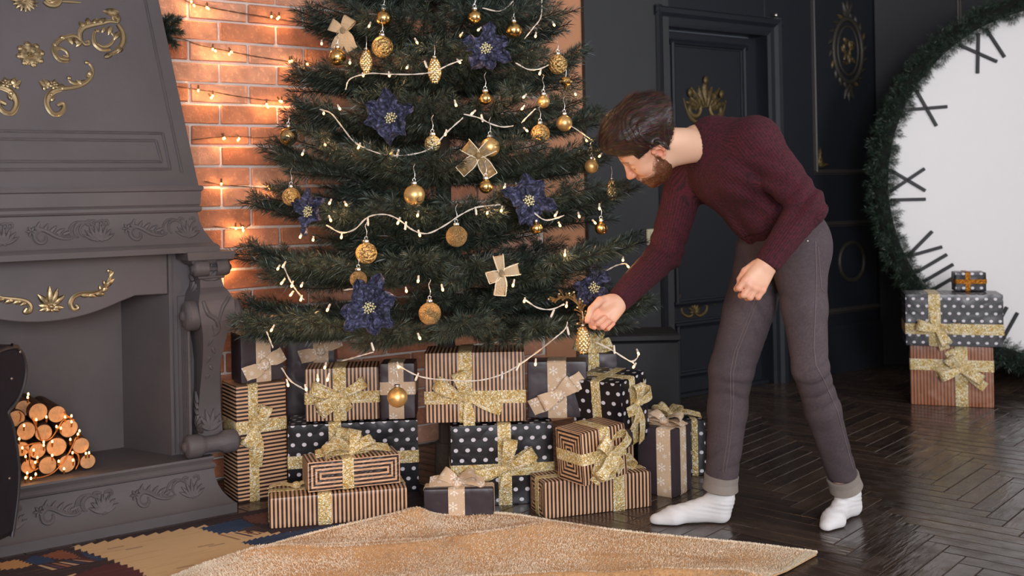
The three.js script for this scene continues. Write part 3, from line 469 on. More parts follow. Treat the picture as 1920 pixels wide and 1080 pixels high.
{ // the hanging scroll with a flower, right and its mirrored fellow at the left
  const g = () => [scroll2(HP([107, 198], [118, 194], [120, 202], [112, 213], [100, 214], [89, 200], [88, 184], [96, 172], [114, 166], [136, 164], [156, 158], [170, 146], [174, 132], [170, 122], [164, 117], [161, 119]), 0.008, 0.005, 70), scroll2(HP([88, 200], [92, 186], [100, 176], [116, 170]), 0.006, 0.003), scroll2(HP([160, 152], [146, 156], [134, 154], [128, 148]), 0.006, 0.004), ball(0.008, ...H(129, 146), 0.004, [1, 1, 0.7], 8), ball(0.008, ...H(162, 117), 0.004, [1, 1, 0.7], 8), lf(172, 134, 164, 142, 0.016), lf(168, 146, 162, 138, 0.014), lf(154, 158, 142, 150, 0.014), lf(96, 190, 102, 178, 0.012)];
  const fl = (g2, px, py) => { const [x, y] = H(px, py); for (let i = 0; i < 6; i++) { const a = i * TAU / 6 + 0.3; g2.push(leaf2(x, y, a, 0.021, 0.018, 0.012)); } g2.push(ball(0.005, x, y, 0.008, [1, 1, 1], 8)); return g2; };
  const leaves = (g2) => { g2.push(lf(90, 166, 73, 152, 0.018), lf(92, 160, 80, 148, 0.016), lf(92, 172, 96, 182, 0.016), lf(84, 160, 82, 170, 0.014), lf(110, 160, 120, 168, 0.02)); return g2; };
  gild(leaves(fl(g(), 101, 159)));
  const m = leaves(fl(g(), 101, 159)).map((q) => { const c2 = H(57, 160)[0], p = q.attributes.position; for (let i = 0; i < p.count; i++) p.setX(i, 2 * c2 - p.getX(i)); for (let i = 0; i < p.count; i += 3) for (const k of ['position', 'uv']) { const at = q.attributes[k], a = [], b = []; for (let j = 0; j < at.itemSize; j++) { a.push(at.array[(i + 1) * at.itemSize + j]); b.push(at.array[(i + 2) * at.itemSize + j]); } for (let j = 0; j < at.itemSize; j++) { at.array[(i + 1) * at.itemSize + j] = b[j]; at.array[(i + 2) * at.itemSize + j] = a[j]; } } return q; });
  gild(m);
}
{ // shell at the top edge and the scroll beside it
  const [x, y] = H(46, 2), g = [];
  for (let i = 0; i < 9; i++) g.push(leaf2(x, y + 0.004, -PI / 2 + (i - 4) * 0.36, 0.046, 0.024, 0.012), leaf2(x, y + 0.012, PI / 2 + (i - 4) * 0.3, 0.05, 0.02, 0.011));
  g.push(ball(0.008, x, y + 0.004, 0.006, [1, 1, 1], 8)); gild(g);
  const [a, b] = H(98, -4); gild([scroll2(spiral2(a, b, 0.034, -2.6, 1.25, 0.25, 20), 0.008, 0.004, 50), scroll2(spiral2(a, b, 0.026, 2.4, 0.5, 0.8), 0.005, 0.004), leaf2(a - 0.01, b - 0.02, 0.4, 0.03, 0.016, 0.01)]);
  gild([scroll2(HP([115, 3], [135, 4], [152, 5]), 0.004, 0.003, 10)]);
}
{ // lintel: shell and two leafy scrolls
  const T = (px, py) => { const q = onWall(px, py, LT); return [q[0] - FC, q[1]]; }, TP = (...l) => l.map(([x, y]) => T(x, y)), lt = (px, py, tx, ty, w, h = 0.01) => { const a = T(px, py), b = T(tx, ty); return leaf2(a[0], a[1], Math.atan2(b[1] - a[1], b[0] - a[0]), Math.hypot(b[0] - a[0], b[1] - a[1]), w, h); };
  const put = (g) => gild(g, (q) => onto(q, () => LT, 0.001));
  put([lt(96, 572, 92, 536, 0.028), lt(98, 572, 108, 540, 0.026), lt(92, 572, 70, 552, 0.026), lt(100, 572, 121, 553, 0.024), lt(92, 576, 72, 572, 0.022), lt(92, 578, 72, 582, 0.018), lt(98, 577, 120, 576, 0.022), lt(94, 578, 84, 585, 0.018), lt(97, 578, 98, 586, 0.018), lt(99, 578, 112, 584, 0.016), ball(0.008, ...T(96, 575), 0.008, [1.2, 1, 1], 8)]);
  const armPts = [[142, 571], [146, 577], [138, 580], [132, 570], [137, 558], [150, 551], [168, 550], [186, 546], [200, 534], [207, 518], [206, 508], [201, 509]];
  put([scroll2(TP(...armPts), 0.006, 0.006, 60), lt(150, 552, 168, 556, 0.018), lt(164, 552, 182, 556, 0.018), lt(178, 550, 198, 552, 0.022), lt(190, 544, 204, 540, 0.022), lt(198, 536, 214, 522, 0.024), lt(204, 522, 213, 508, 0.016), lt(188, 546, 186, 534, 0.012), lt(196, 536, 194, 524, 0.012), ball(0.007, ...T(203, 508), 0.004, [1, 1, 0.7], 8)]);
  put([scroll2(TP([50, 578], [46, 585], [56, 584], [57, 574], [50, 566], [36, 562], [18, 560], [0, 557], [-14, 548]), 0.006, 0.005, 50), lt(40, 564, 22, 569, 0.018), lt(24, 562, 6, 568, 0.02), lt(8, 560, -12, 564, 0.02), lt(50, 568, 36, 572, 0.014)]);
}

// ---------- firewood in the hearth, and its copper fairy lights ----------
M.bark = std(0x7d5a38, 0.85, { map: dataTex(128, (u, v) => { const k = 0.55 + 0.6 * tfbm(u, v, 6, 31, 4), s = tnoise(u, v * 0.5, 32, 4) > 0.7 ? 0.75 : 1; return [0.75 * k * s, 0.62 * k * s, 0.5 * k * s]; }, true), bumpMap: rep(grain, 4), bumpScale: 0.006 });
M.endGrain = [0, 1].map((i) => std(0xffffff, 0.75, { map: dataTex(256, (u, v) => { const x = u - 0.5, y = v - 0.5, r = Math.hypot(x, y) + 0.012 * (tfbm(u, v, 6, 5 + i, 3) - 0.5), a = Math.atan2(y, x), ring = 0.5 + 0.5 * Math.sin(r * 230), crack = Math.abs(((a * 1.3 + i * 1.7 + 0.35 * tnoise(u, v, 12, 3)) % 1.57) - 0.6) < 0.03 && r > 0.06 && r < 0.33 ? 0.7 : 1, k = (0.86 + 0.1 * ring + 0.22 * (tfbm(u, v, 5, 15 + i, 3) - 0.5)) * crack * (r > 0.46 ? 0.55 : 1); return [0.78 * k, 0.6 * k, 0.42 * k]; }, true) }));
{
  const LZ = -0.13, at = (px, py, z = LZ) => onWall(px, py, z);
  const spots = [[70, 773, 17.5, 'highest log, pale sawn end, third from the armchair'], [104, 777, 16.5, 'high log on the right of the top pair'], [47, 769, 16, 'log set back behind the highest pale log'], [28, 786, 16, 'tilted log end half hidden by the armchair'], [47, 808, 17.5, 'pale log beside the armchair under the tilted one'], [85, 811, 16, 'log in the middle of the second row, wire across its face'], [130, 804, 17.5, 'large pale log jutting out at the right of the second row'],
    [152, 834, 15.5, 'darker log above the outermost one at the right slope'], [109, 838, 18.5, 'thick log at the very centre of the pile'], [68, 846, 15.5, 'log with a rough grey face left of the centre log'], [40, 842, 14, 'log half hidden behind the armchair in the third row'], [89, 873, 17, 'split-faced log mid bottom row'], [126, 870, 17, 'dark log in the bottom row beside a wire loop'], [54, 874, 14, 'bottom log nearest the armchair'], [165, 866, 14.5, 'outermost log at the right end of the bottom row']];
  const R = rng(77);
  spots.forEach(([px, py, r, words], i) => {
    const [s, y] = at(px, py), D = -wallPoint(s, y, LZ).z, rad = r * D / FOCAL * 1.02, back2 = i === 2 ? -0.05 : 0, zf = LZ + back2 + (R() - 0.5) * 0.024, len = i === 2 ? 0.19 : 0.24 + R() * 0.03;
    const t = thing('firewood_log', 'short round firewood log, ' + words, 'log', 'logs piled in the fireplace', wallPoint(s, y, zf - len / 2), TH + (R() - 0.5) * 0.12);
    const pts = []; for (let k = 0; k < 20; k++) { const a = k / 20 * TAU, q = rad * (0.965 + 0.035 * Math.sin(a * 2 + i) + 0.02 * noise3(Math.cos(a) * 2, Math.sin(a) * 2, i)); pts.push([Math.cos(a) * q, Math.sin(a) * q]); }
    const side = sweep([V(0, 0, -len / 2), V(0, 0, 0), V(0, 0, len / 2)], pts, null, V(0, 1, 0), true), p = [], ix = [], uv = [];
    obj('bark', side, M.bark, t);
    pts.forEach(([a, b]) => { p.push(a * 0.95, b * 0.95, len / 2 + 0.0015); uv.push(0.5 + a / rad * 0.49, 0.5 + b / rad * 0.49); }); p.push(0, 0, len / 2 + 0.004); uv.push(0.5, 0.5);
    for (let k = 0; k < 20; k++) ix.push(k, (k + 1) % 20, 20);
    const e = obj('sawn_end', plain(raw(p, ix, uv)), M.endGrain[i % 2], t); e.rotation.z = 0;
  });
}
// ---------- fairy lights ----------
M.bulb = std(0xffd9a0, 0.3, { emissive: 0xffb05a, emissiveIntensity: 6 });
M.bulbOff = phys(0xf4efe6, 0.15, { transmission: 0.4, thickness: 0 });
M.copper = std(0xb4703a, 0.35, { metalness: 0.8 });
M.cableWhite = std(0xcfc6b8, 0.5);
M.cableBrown = std(0x6b4a35, 0.6);
const bulbGeo = lathe([[0, 0.0075], [0.0016, 0.0068], [0.003, 0.0045], [0.0034, 0.001], [0.0028, -0.004], [0, -0.006]].reverse(), 8);
const socketGeo = plain(mv(new THREE.CylinderGeometry(0.0028, 0.0034, 0.016, 7), 0, 0.008, 0));
const bulbLight = (p, k = 1, col = 0xffc285) => { const l = new THREE.PointLight(col, BULB_LIGHT * k, 0, 2); l.position.copy(p); l.name = 'fairy_bulb_light'; l.shadow.radius = 0.2; return l; };
// one string of lights: cable curves, then bulbs at points with the direction in which each points
function lightString(label, cables, bulbs, { cableMat = M.cableWhite, r = 0.0022, group, size = 1, light = 1, twist = true } = {}) {
  const first = cables[0][0], t = thing('fairy_lights', label, 'string lights', group, first);
  for (const pts of cables) {
    const loc = pts.map((p) => p.clone().sub(first)), c = curve(loc), len = c.getLength(), n = Math.max(8, Math.round(len / 0.012));
    if (!twist) { obj('cable', tube(c, r, n, 6), cableMat, t); continue; }
    const pc = c.getPoints(n), a = [], b = [];
    pc.forEach((p, i) => { const ph = i * 0.9; const o = V(Math.cos(ph), Math.sin(ph), Math.sin(ph * 0.5) * 0.3).multiplyScalar(r * 0.75); a.push(p.clone().add(o)); b.push(p.clone().sub(o)); });
    obj('cable', [tube(a, r * 0.8, n, 5), tube(b, r * 0.8, n, 5)], cableMat, t);
  }
  for (const [p, dir, lit = 1] of bulbs) {
    const g = obj('bulb', bulbGeo, lit ? M.bulb : M.bulbOff, t), d = (dir ?? V(0, -1, 0)).clone().normalize();
    g.position.copy(p).sub(first); g.quaternion.setFromUnitVectors(V(0, -1, 0), d); g.scale.setScalar(size);
    const s = obj('socket', socketGeo, cableMat, g); s.position.set(0, 0.003, 0);
    if (lit) { const l = bulbLight(V(0, 0, 0), light); g.add(l); }
  }
  return t;
}
{ // copper string over the logs; z stands just before the sawn ends
  const q = (px, py, z = -0.105) => { const a = onWall(px, py, z); return wallPoint(a[0], a[1], z); };
  const wires = [[[60, 783], [66, 795], [72, 812], [78, 826], [95, 822], [108, 804], [118, 788], [128, 782]], [[44, 838], [60, 832], [76, 830]], [[143, 820], [134, 840], [124, 858], [112, 874], [100, 886], [82, 894], [60, 897]], [[136, 846], [146, 852], [148, 866], [142, 880]], [[42, 838], [54, 846], [56, 868], [62, 882], [72, 878]], [[38, 790], [40, 778], [36, 772]], [[120, 772], [126, 780], [140, 788]]];
  const dots = [[53, 739], [52, 745], [68, 787], [87, 782], [122, 782], [134, 780], [134, 791], [114, 803], [149, 808], [146, 814], [132, 824], [98, 828], [82, 829], [82, 835], [63, 844], [42, 840], [48, 856], [66, 867], [98, 854], [110, 865], [136, 849], [161, 850], [167, 849], [120, 879], [137, 863], [51, 887], [67, 889], [58, 897], [48, 896], [36, 823], [45, 798], [70, 858], [106, 800]];
  lightString('copper wire fairy lights looped over the firewood pile', wires.map((w) => w.map(([x, y]) => q(x, y))), dots.map(([x, y]) => [q(x, y, -0.1), V(0.1, 1, 0.2)]), { cableMat: M.copper, r: 0.0028, light: 0.12, twist: false });
}
{ // strings along the brick wall
  const q = (px, py) => { const z = WALL_T + 0.022, a = onWall(px, py, z); return wallPoint(a[0], a[1], z); };
  const runs = [['uppermost string of warm fairy lights sagging across the orange brick wall', [[300, -30], [350, 2], [395, 14], [450, 24], [515, 34], [560, 42], [620, 46]], [[357, 4], [362, 11], [386, 15], [389, 17], [507, 32], [518, 36], [521, 33]]],
    ['second string of warm fairy lights on the brick wall, passing the fir sprig', [[312, 68], [345, 74], [372, 84], [400, 90], [430, 96], [470, 104], [520, 112], [575, 120], [625, 126]], [[397, 93], [402, 96], [428, 102], [432, 98], [541, 116], [574, 121], [545, 115]]],
    ['third string of warm fairy lights on the brick wall, halfway up the hood', [[332, 162], [370, 168], [400, 172], [430, 178], [470, 184], [500, 188], [530, 190], [570, 192]], [[370, 170], [394, 184], [397, 180], [500, 201], [498, 196], [523, 190], [526, 191]]],
    ['fourth string of warm fairy lights on the brick wall, beside the hood panel', [[360, 262], [400, 258], [430, 256], [450, 256], [490, 258], [530, 254]], [[417, 260], [419, 259], [444, 263], [446, 260]]],
    ['lowest strings of warm fairy lights on the brick wall beside the mantel', [[384, 340], [414, 346], [460, 350], [502, 352], [540, 340]], [[413, 345], [501, 350], [503, 353]]],
    ['short drop of warm fairy lights on the bricks right of the mantel', [[400, 424], [430, 428], [455, 430], [470, 420]], [[440, 428], [453, 427], [454, 432], [420, 505], [423, 503]]]];
  for (const [label, w, b] of runs) lightString(label, [w.map(([x, y]) => q(x, y))], b.map(([x, y], i) => [q(x, y).add(V(NX, 0, NZ).multiplyScalar(0.012)), V(NX * 0.5 + (i % 2 ? 0.4 : -0.2), -1, NZ * 0.5)]), { cableMat: M.cableBrown, r: 0.0017, group: 'fairy lights on the brick wall', light: 1.0, size: 1.25 });
}
// ---------- armchair, only its arm reaches into the picture ----------
M.leather = phys(0x18141b, 0.7, { specularIntensity: 0.35, bumpMap: rep(grain, 5), bumpScale: 0.002 });
M.piping = std(0x1d191e, 0.45);
M.nail = std(0x9a9088, 0.3, { metalness: 0.9 });
{
  const p0 = P(28, 800, 2.85), g = V(0.97, 0, 0.24).normalize(), lat = V(0, 1, 0).cross(g).normalize();   // lat points left-back... x axis of the front panel
  const to2 = (px, py) => { const r = ray(px, py), o = V(0, CAM_H, 0), d = V(r[0], r[1], -1), k = p0.clone().sub(o).dot(g) / d.dot(g), q = o.addScaledVector(d, k).sub(p0); return [q.dot(lat), q.y + p0.y]; };
  const base = V(p0.x, 0, p0.z), turn = Math.atan2(g.x, g.z);
  const t = thing('armchair', 'dark armchair with a rolled arm edged in piping, beside the fireplace', 'armchair', null, base, turn);
  // the chair's own frame: x along lat, y up, z = g
  const right = [[30, 646], [42, 653], [52, 668], [56, 690], [54, 712], [47, 735], [36, 755], [25, 768], [24, 778], [32, 800], [39, 840], [43, 880], [41, 930], [36, 970], [31, 1004]].map(([x, y]) => to2(x, y));
  const top = to2(30, 646), x0 = to2(-60, 700)[0], yB = right[right.length - 1][1], far = right.concat();
  const outline = [[x0, yB], ...far.slice().reverse().map((q) => q), [(top[0] + x0) / 2 + 0.02, top[1] + 0.004], [x0 + 0.01, top[1] - 0.03], [x0 - 0.006, top[1] - 0.09]];
  const s = new THREE.SplineCurve(far.map(([a, b]) => V2(a, b))).getPoints(40);
  const l2 = [[top[0], top[1]], [(top[0] * 0.6 + x0 * 0.4), top[1] - 0.002], [x0 + 0.012, top[1] - 0.035], [x0 - 0.012, top[1] - 0.09], [x0 + 0.006, top[1] - 0.15], [x0 + 0.05, top[1] - 0.2], [x0 + 0.05, yB]].map(([a, b]) => V2(a, b)), sl = new THREE.SplineCurve(l2.slice(0, 6)).getPoints(24).concat([l2[6]]);
  const shp = s.slice().reverse().concat(sl.slice(1));
  const DEPTH = 0.66;
  obj('arm', extrude(shp, DEPTH, 0.018, -DEPTH - 0.018), M.leather, t);
  const c3 = s.concat([]).map((q) => V(q.x, q.y, -0.004)), c4 = sl.map((q) => V(q.x, q.y, -0.004));
  obj('piping', [tube(c3.map((q) => q.clone().add(V(-0.012, 0, 0))), 0.006, 60, 6), tube(c4.map((q) => q.clone().add(V(0.012, -0.008, 0))), 0.006, 60, 6)], M.piping, t);
  for (const [px, py] of [[22, 710], [18, 897], [38, 660]]) { const q = to2(px, py); obj('nail', ball(0.004, q[0], q[1], 0.0, [1, 1, 0.5], 8), M.nail, t); }
  // the near arm, seat, back and legs stand outside the frame
  const W = 0.66, xs = (x0 + 0.05), dir = Math.sign(x0 - top[0]) || -1;
  const near = extrude(shp, DEPTH, 0.018, -DEPTH); near.translate(dir * W, 0, 0); obj('arm', near, M.leather, t);
  obj('seat', boxAt(W - 0.02, 0.2, DEPTH - 0.04, xs + dir * (W / 2 - 0.08), 0.35, -DEPTH / 2 - 0.02, 0.05), M.leather, t);
  obj('backrest', mv(box(W + 0.1, 0.75, 0.16, 0.06), xs + dir * (W / 2 - 0.08), 0.62, -DEPTH + 0.02, -0.16), M.leather, t);
  for (const a of [0, 1]) for (const b of [0, 1]) obj('leg', mv(lathe([[0, 0.0035], [0.018, 0.0035], [0.02, 0.02], [0.03, yB + 0.04], [0, yB + 0.04]], 10), xs + dir * (a ? W - 0.1 : 0.03), 0, -DEPTH * (b ? 0.92 : 0.35)), M.piping, t);
}
// ---------- the tree ----------
M.needles = std(0xffffff, 0.36, { vertexColors: true, side: THREE.DoubleSide });
M.trunk = std(0x2a2119, 0.9, { bumpMap: rep(grain, 3), bumpScale: 0.004 });
const TREE = P(836, 590, 4.15); TREE.y = 0;
const treeR = (y) => Math.max(0.03, (3.58 - y) * 0.283);        // reach of the branches at a height
function needleCloud(segs, R, perM, len, base, tipc) {            // segs: [points]; flat pointed needles round each twig
  const pos = [], col = [], idx = [];
  for (const [pts, k] of segs) {
    const c = curve(pts), L = c.getLength(), n = Math.round(L * perM * (k ?? 1));
    for (let i = 0; i < n; i++) {
      const u = (i + R()) / n, p = c.getPointAt(Math.min(u, 1)), t = c.getTangentAt(Math.min(u, 1)), a = V(R() - 0.5, R() - 0.5, R() - 0.5).cross(t).normalize();
      const tip = u > 0.9 ? (u - 0.9) * 8 : 0, d = a.multiplyScalar(1 - 0.6 * tip).addScaledVector(t, 0.55 + R() * 0.45 + tip).normalize(), l = len * (0.72 + R() * 0.45), w = d.clone().cross(V(R() - 0.5, R() - 0.5, R() - 0.5)).normalize().multiplyScalar(0.00115);
      const m = p.clone().addScaledVector(d, l * 0.45), e = p.clone().addScaledVector(d, l).add(V(0, -l * 0.05, 0)), o = pos.length / 3;
      pos.push(p.x, p.y, p.z, m.x + w.x, m.y + w.y, m.z + w.z, e.x, e.y, e.z, m.x - w.x, m.y - w.y, m.z - w.z);
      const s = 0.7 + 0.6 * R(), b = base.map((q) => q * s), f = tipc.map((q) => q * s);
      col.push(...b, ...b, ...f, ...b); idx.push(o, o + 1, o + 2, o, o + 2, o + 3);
    }
  }
  const g = raw(pos, idx); g.setAttribute('color', new THREE.BufferAttribute(new Float32Array(col), 3)); return plain(g);
}
const GREEN = [0.011, 0.021, 0.017], GREEN_TIP = [0.075, 0.105, 0.08];  // tips paler than the base, brightened further to paint them lit
function branchGeos(len, seed) {
  const R = rng(seed), stem = [], n = 6, sag = -0.05 - 0.05 * R(), rise = 0.06 + 0.05 * R();
  for (let i = 0; i <= n; i++) { const t = i / n; stem.push(V(len * t, len * (sag * 4 * t * (1 - t) * 0.5 + rise * t * t * t), 0.02 * Math.sin(t * 3 + seed) * t)); }
  const c = curve(stem), segs = [[stem.slice(1), 1.0]], wood = [tube(c, 0.0035, 10, 5)];
  const first = Math.max(0.12, 0.28 * len);
  let s = 1;
  for (let x = first; x < len - 0.03; x += 0.04) {
    const u = x / len, p = c.getPointAt(u), l = (0.1 + 0.13 * Math.sin(PI * clamp((u - 0.1) / 0.95, 0, 1))) * (0.8 + 0.4 * R()), a = s * (0.62 + 0.28 * R()), up = 0.12 * (R() - 0.35), q = [0, 0.5, 1].map((t) => p.clone().add(V(Math.cos(a * (1 - 0.25 * t)) * l * t, l * (up * t + 0.12 * t * t), Math.sin(a * (1 - 0.25 * t)) * l * t)));
    segs.push([q, 1.0]); wood.push(tube(q, 0.002, 4, 4)); s = -s;
  }
  const e = stem[n];
  for (const a of [-0.42, 0.42]) segs.push([[c.getPointAt(0.9), e.clone().add(V(0.01, 0.01, a * 0.06)), e.clone().add(V(0.055, 0.025, a * 0.2))], 1.1]);
  segs.push([[e, e.clone().add(V(0.03, 0.01, 0)), e.clone().add(V(0.06, 0.03, 0))], 1.2]);
  return [needleCloud(segs, R, 950, 0.04, GREEN, GREEN_TIP), merge(wood)];
}
{
  const t = thing('christmas_tree', 'tall dark green artificial fir tree hung with gold ornaments and blue flowers', 'Christmas tree', null, TREE);
  obj('trunk', mv(new THREE.CylinderGeometry(0.012, 0.04, 3.42, 10), 0, 1.75, 0), M.trunk, t);
  obj('stand', [mv(new THREE.CylinderGeometry(0.05, 0.06, 0.2, 12), 0, 0.1, 0), ...[0, 1, 2, 3].map((i) => mv(box(0.1, 0.03, 0.04, 0.006), Math.cos(i * PI / 2 + 0.4) * 0.07, 0.016, -Math.sin(i * PI / 2 + 0.4) * 0.07, 0, i * PI / 2 + 0.4, 0))], M.trunk, t);
  const R = rng(909), lens = [0.2, 0.3, 0.42, 0.54, 0.66, 0.78], sets = lens.map((l, i) => [0, 1].map((k) => branchGeos(l, 100 + i * 7 + k * 3)));
  let tiers = 0;
  for (let y = 0.7; y < 3.4; y += lerp(0.178, 0.15, (y - 0.7) / 2.7)) {
    const reach = treeR(y), n = Math.max(5, Math.round(6 + reach * 15)), ph = tiers++ * 0.9;
    for (let i = 0; i < n * 1.33; i++) {
      const a = ph + (i + 0.3 * (R() - 0.5)) / n * TAU, el = (0.03 + 0.1 * (R() - 0.4)) - 0.1 * smoothstep(1.0 - y, 0, 0.3) + 0.35 * smoothstep(y, 2.4, 3.4);
      const dir = V(Math.cos(a), 0, Math.sin(a)), toWall = dir.x * NX + dir.z * NZ;
      let r = (reach * (0.9 + 0.14 * R()) - 0.075) * (i < n ? 1 : 0.5);
      const dist = (TREE.x - C0.x) * NX + (TREE.z - C0.z) * NZ - WALL_T - 0.1;
      if (toWall < 0) r = Math.min(r, dist / -toWall - 0.1);
      let k = 0; lens.forEach((l, j) => { if (Math.abs(l - r) < Math.abs(lens[k] - r)) k = j; });
      const [ng, wg] = sets[k][Math.floor(R() * 2)], b = obj('branch', ng, M.needles, t), w = obj('stem', wg, M.trunk, b);
      b.position.set(dir.x * 0.01, y + (R() - 0.5) * 0.045 + (i < n ? 0 : 0.085), dir.z * 0.01);
      b.rotation.set(0, -a, el, 'YXZ'); b.rotateX((R() - 0.5) * 0.5);
      const sc = clamp(r / lens[k], 0.82, 1.2); b.scale.set(sc, 1, lerp(1, sc, 0.5));
    }
  }
}
// where a sight line first comes within k times the reach of the branches
function onTree(px, py, k = 1) {
  const r = ray(px, py); let best = null, bd = 9;
  for (let D = 3.0; D < 4.4; D += 0.01) { const p = V(r[0] * D, CAM_H + r[1] * D, -D), d = Math.hypot(p.x - TREE.x, p.z - TREE.z) - treeR(p.y) * k; if (d <= 0) return p; if (d < bd) { bd = d; best = p; } }
  return best;
}
// ---------- ornaments on the tree ----------
M.goldShiny = std(0xe6bf78, 0.2, { metalness: 1 });
M.goldFoil = std(0xe6c080, 0.34, { metalness: 1, bumpMap: rep(dataTex(256, (u, v) => tfbm(u, v, 12, 71, 3)), 3, 1.6), bumpScale: 0.012 });
M.goldSatin = std(0xe0b878, 0.36, { metalness: 0.75 });
M.goldGlitter = std(0xffffff, 0.36, { metalness: 0.5, map: dataTex(256, (u, v, x, y) => { const h = hash3(x >> 1, y >> 1, 5), k = h > 0.93 ? 1.5 : 0.5 + 0.5 * h; return [0.95 * k, 0.76 * k, 0.5 * k]; }, true), bumpMap: dataTex(256, (u, v, x, y) => hash3(x >> 1, y >> 1, 9)), bumpScale: 0.006 });
M.goldPale = std(0xd8c79a, 0.3, { metalness: 0.9, bumpMap: rep(dataTex(256, (u, v) => tfbm(u, v, 9, 33, 2)), 2), bumpScale: 0.01 });
M.goldCone = std(0xe9cf98, 0.26, { metalness: 0.9 });
M.silver = std(0xd8d4cc, 0.25, { metalness: 1 });
function makeBauble(name, label, category, mat, r, px, py, D, group, hook = 1) {
  const p = D ? P(px, py, D) : onTree(px, py, 1.0), t = thing(name, label, category, group, p);
  const n = 40, pos = mat === M.goldGlitter ? 0.0004 : 0;
  obj('ball', plain(new THREE.SphereGeometry(r, n, 28)), mat, t);
  obj('cap', [mv(lathe([[0, 0.012], [0.004, 0.012], [0.009, 0.01], [0.0105, 0.008], [0.0095, 0.006], [0.0105, 0.004], [0.0098, 0], [0, -0.001]].reverse(), 14), 0, r * 0.975, 0), mv(new THREE.TorusGeometry(0.005, 0.0009, 6, 14), 0, r * 0.975 + 0.016, 0)], M.silver, t);
  if (hook) obj('hanger', tube([V(0, r + 0.017, 0), V(0.003, r + 0.035, 0), V(-0.002, r + 0.055, -0.004), V(0.004, r + 0.07, -0.012), V(0, r + 0.074, -0.02)], 0.0011, 14, 5), M.silver, t);
  return t;
}
{
  const B = 'bauble', G = 'baubles on the tree';
  const list = [[720, 34, 15, 'goldShiny', 'shiny gold bauble at the top, hanging above the large frosted one'], [717, 88, 20, 'goldFoil', 'large frosted gold bauble beside the velvet bow near the top'], [633, 107, 16, 'goldShiny', 'dark mirror-like gold bauble hanging just under the velvet bow'],
    [541, 256, 17, 'goldShiny', 'gold bauble hanging against the bricks at the tree\u2019s left edge, upper of two'], [546, 369, 17, 'goldFoil', 'gold foil bauble hanging against the bricks above the shaded blue flower'], [777, 366, 20, 'goldSatin', 'smooth satin gold bauble in the middle of the tree'],
    [856, 443, 20, 'goldGlitter', 'glittered gold bauble hanging below the end of the middle light string'], [687, 475, 20, 'goldFoil', 'crinkled foil gold bauble left of the tree\u2019s middle, above the blue flower'], [806, 588, 21, 'goldGlitter', 'large glittered gold bauble low on the tree beside the blue flower'],
    [672, 524, 16, 'goldGlitter', 'glittered gold bauble half hidden behind the lower left blue flower'], [745, 745, 19, 'goldSatin', 'smooth gold bauble hanging lowest of all, among the presents'], [1046, 121, 18, 'goldFoil', 'foil gold bauble at the upper right edge of the tree'],
    [1013, 251, 18, 'goldFoil', 'foil gold bauble hanging on the right against the plain orange wall'], [1058, 231, 15, 'goldSatin', 'satin gold bauble partly covered by needles near the man\u2019s hair'], [919, 276, 18, 'goldSatin', 'smooth gold bauble right behind the sheer glitter bow'],
    [811, 269, 15, 'goldPale', 'pale crackled bauble with a long silver hanger under the light string'], [890, 32, 13, 'goldShiny', 'small shiny gold bauble above the topmost blue flower'], [963, 57, 15, 'goldShiny', 'shiny gold bauble right of the topmost blue flower'],
    [910, 185, 12, 'goldShiny', 'little bronze bauble below the topmost blue flower'], [911, 350, 13, 'goldShiny', 'shiny gold bauble under the sheer glitter bow, half in the needles'], [1006, 428, 11, 'goldShiny', 'little gold bauble in shadow below the right-hand blue flower'], [1019, 191, 12, 'goldSatin', 'small gold bauble sunk in the needles above the foil one'],
    [1109, 312, 13, 'goldSatin', 'gold bauble in the needles in front of the man\u2019s forehead'], [1127, 428, 12, 'goldShiny', 'small dark gold bauble at the right edge beside the man\u2019s raised sleeve']];
  for (const [px, py, r, m, label] of list) {
    const D = py > 700 ? 3.62 : null, p = D ? P(px, py, D) : onTree(px, py);
    makeBauble('bauble', label, B, M[m], r * -p.z / FOCAL, px, py, D, G);
  }
  // jewelled cup
  const p = onTree(1061, 155), t = thing('jewelled_ornament', 'tiny jewelled gold drop ornament under the foil bauble', 'ornament', null, p);
  obj('cup', lathe([[0, -0.03], [0.005, -0.026], [0.004, -0.012], [0.016, -0.008], [0.021, 0.004], [0.019, 0.016], [0.008, 0.02], [0, 0.021]], 18), M.goldShiny, t);
  for (let i = 0; i < 12; i++) obj('bead', ball(0.0042, Math.cos(i / 12 * TAU) * 0.02, 0.004, Math.sin(i / 12 * TAU) * 0.02, [1, 1, 1], 6), M.goldPale, t);
  obj('hanger', tube([V(0, 0.02, 0), V(0.002, 0.04, 0), V(0, 0.06, 0)], 0.001, 8, 5), M.silver, t);
}
function coneGeo(h, r) {                  // pine cone: overlapping scales in spirals on a spindle
  const g = [], rows = 11; g.push(lathe([[0, -h / 2], [r * 0.3, -h * 0.42], [r * 0.62, -h * 0.25], [r * 0.8, 0], [r * 0.75, h * 0.2], [r * 0.5, h * 0.4], [r * 0.2, h * 0.5], [0, h * 0.52]], 14));
  for (let i = 0; i < rows; i++) { const t = i / (rows - 1), y = h * (0.44 - 0.88 * t), rr = r * Math.pow(Math.sin(PI * clamp(0.12 + t * 0.8, 0, 1)), 0.75), n = Math.max(4, Math.round(rr / r * 9));
    for (let k = 0; k < n; k++) { const a = (k + (i % 2) / 2) / n * TAU, s = leaf2(0, 0, -PI / 2, h * 0.17, r * 0.62, r * 0.2); s.translate(0, h * 0.05, 0); s.applyMatrix4(new THREE.Matrix4().makeRotationX(-0.25)); s.translate(0, y, rr * 0.86); s.rotateY(a); g.push(s); } }
  return merge(g);
}
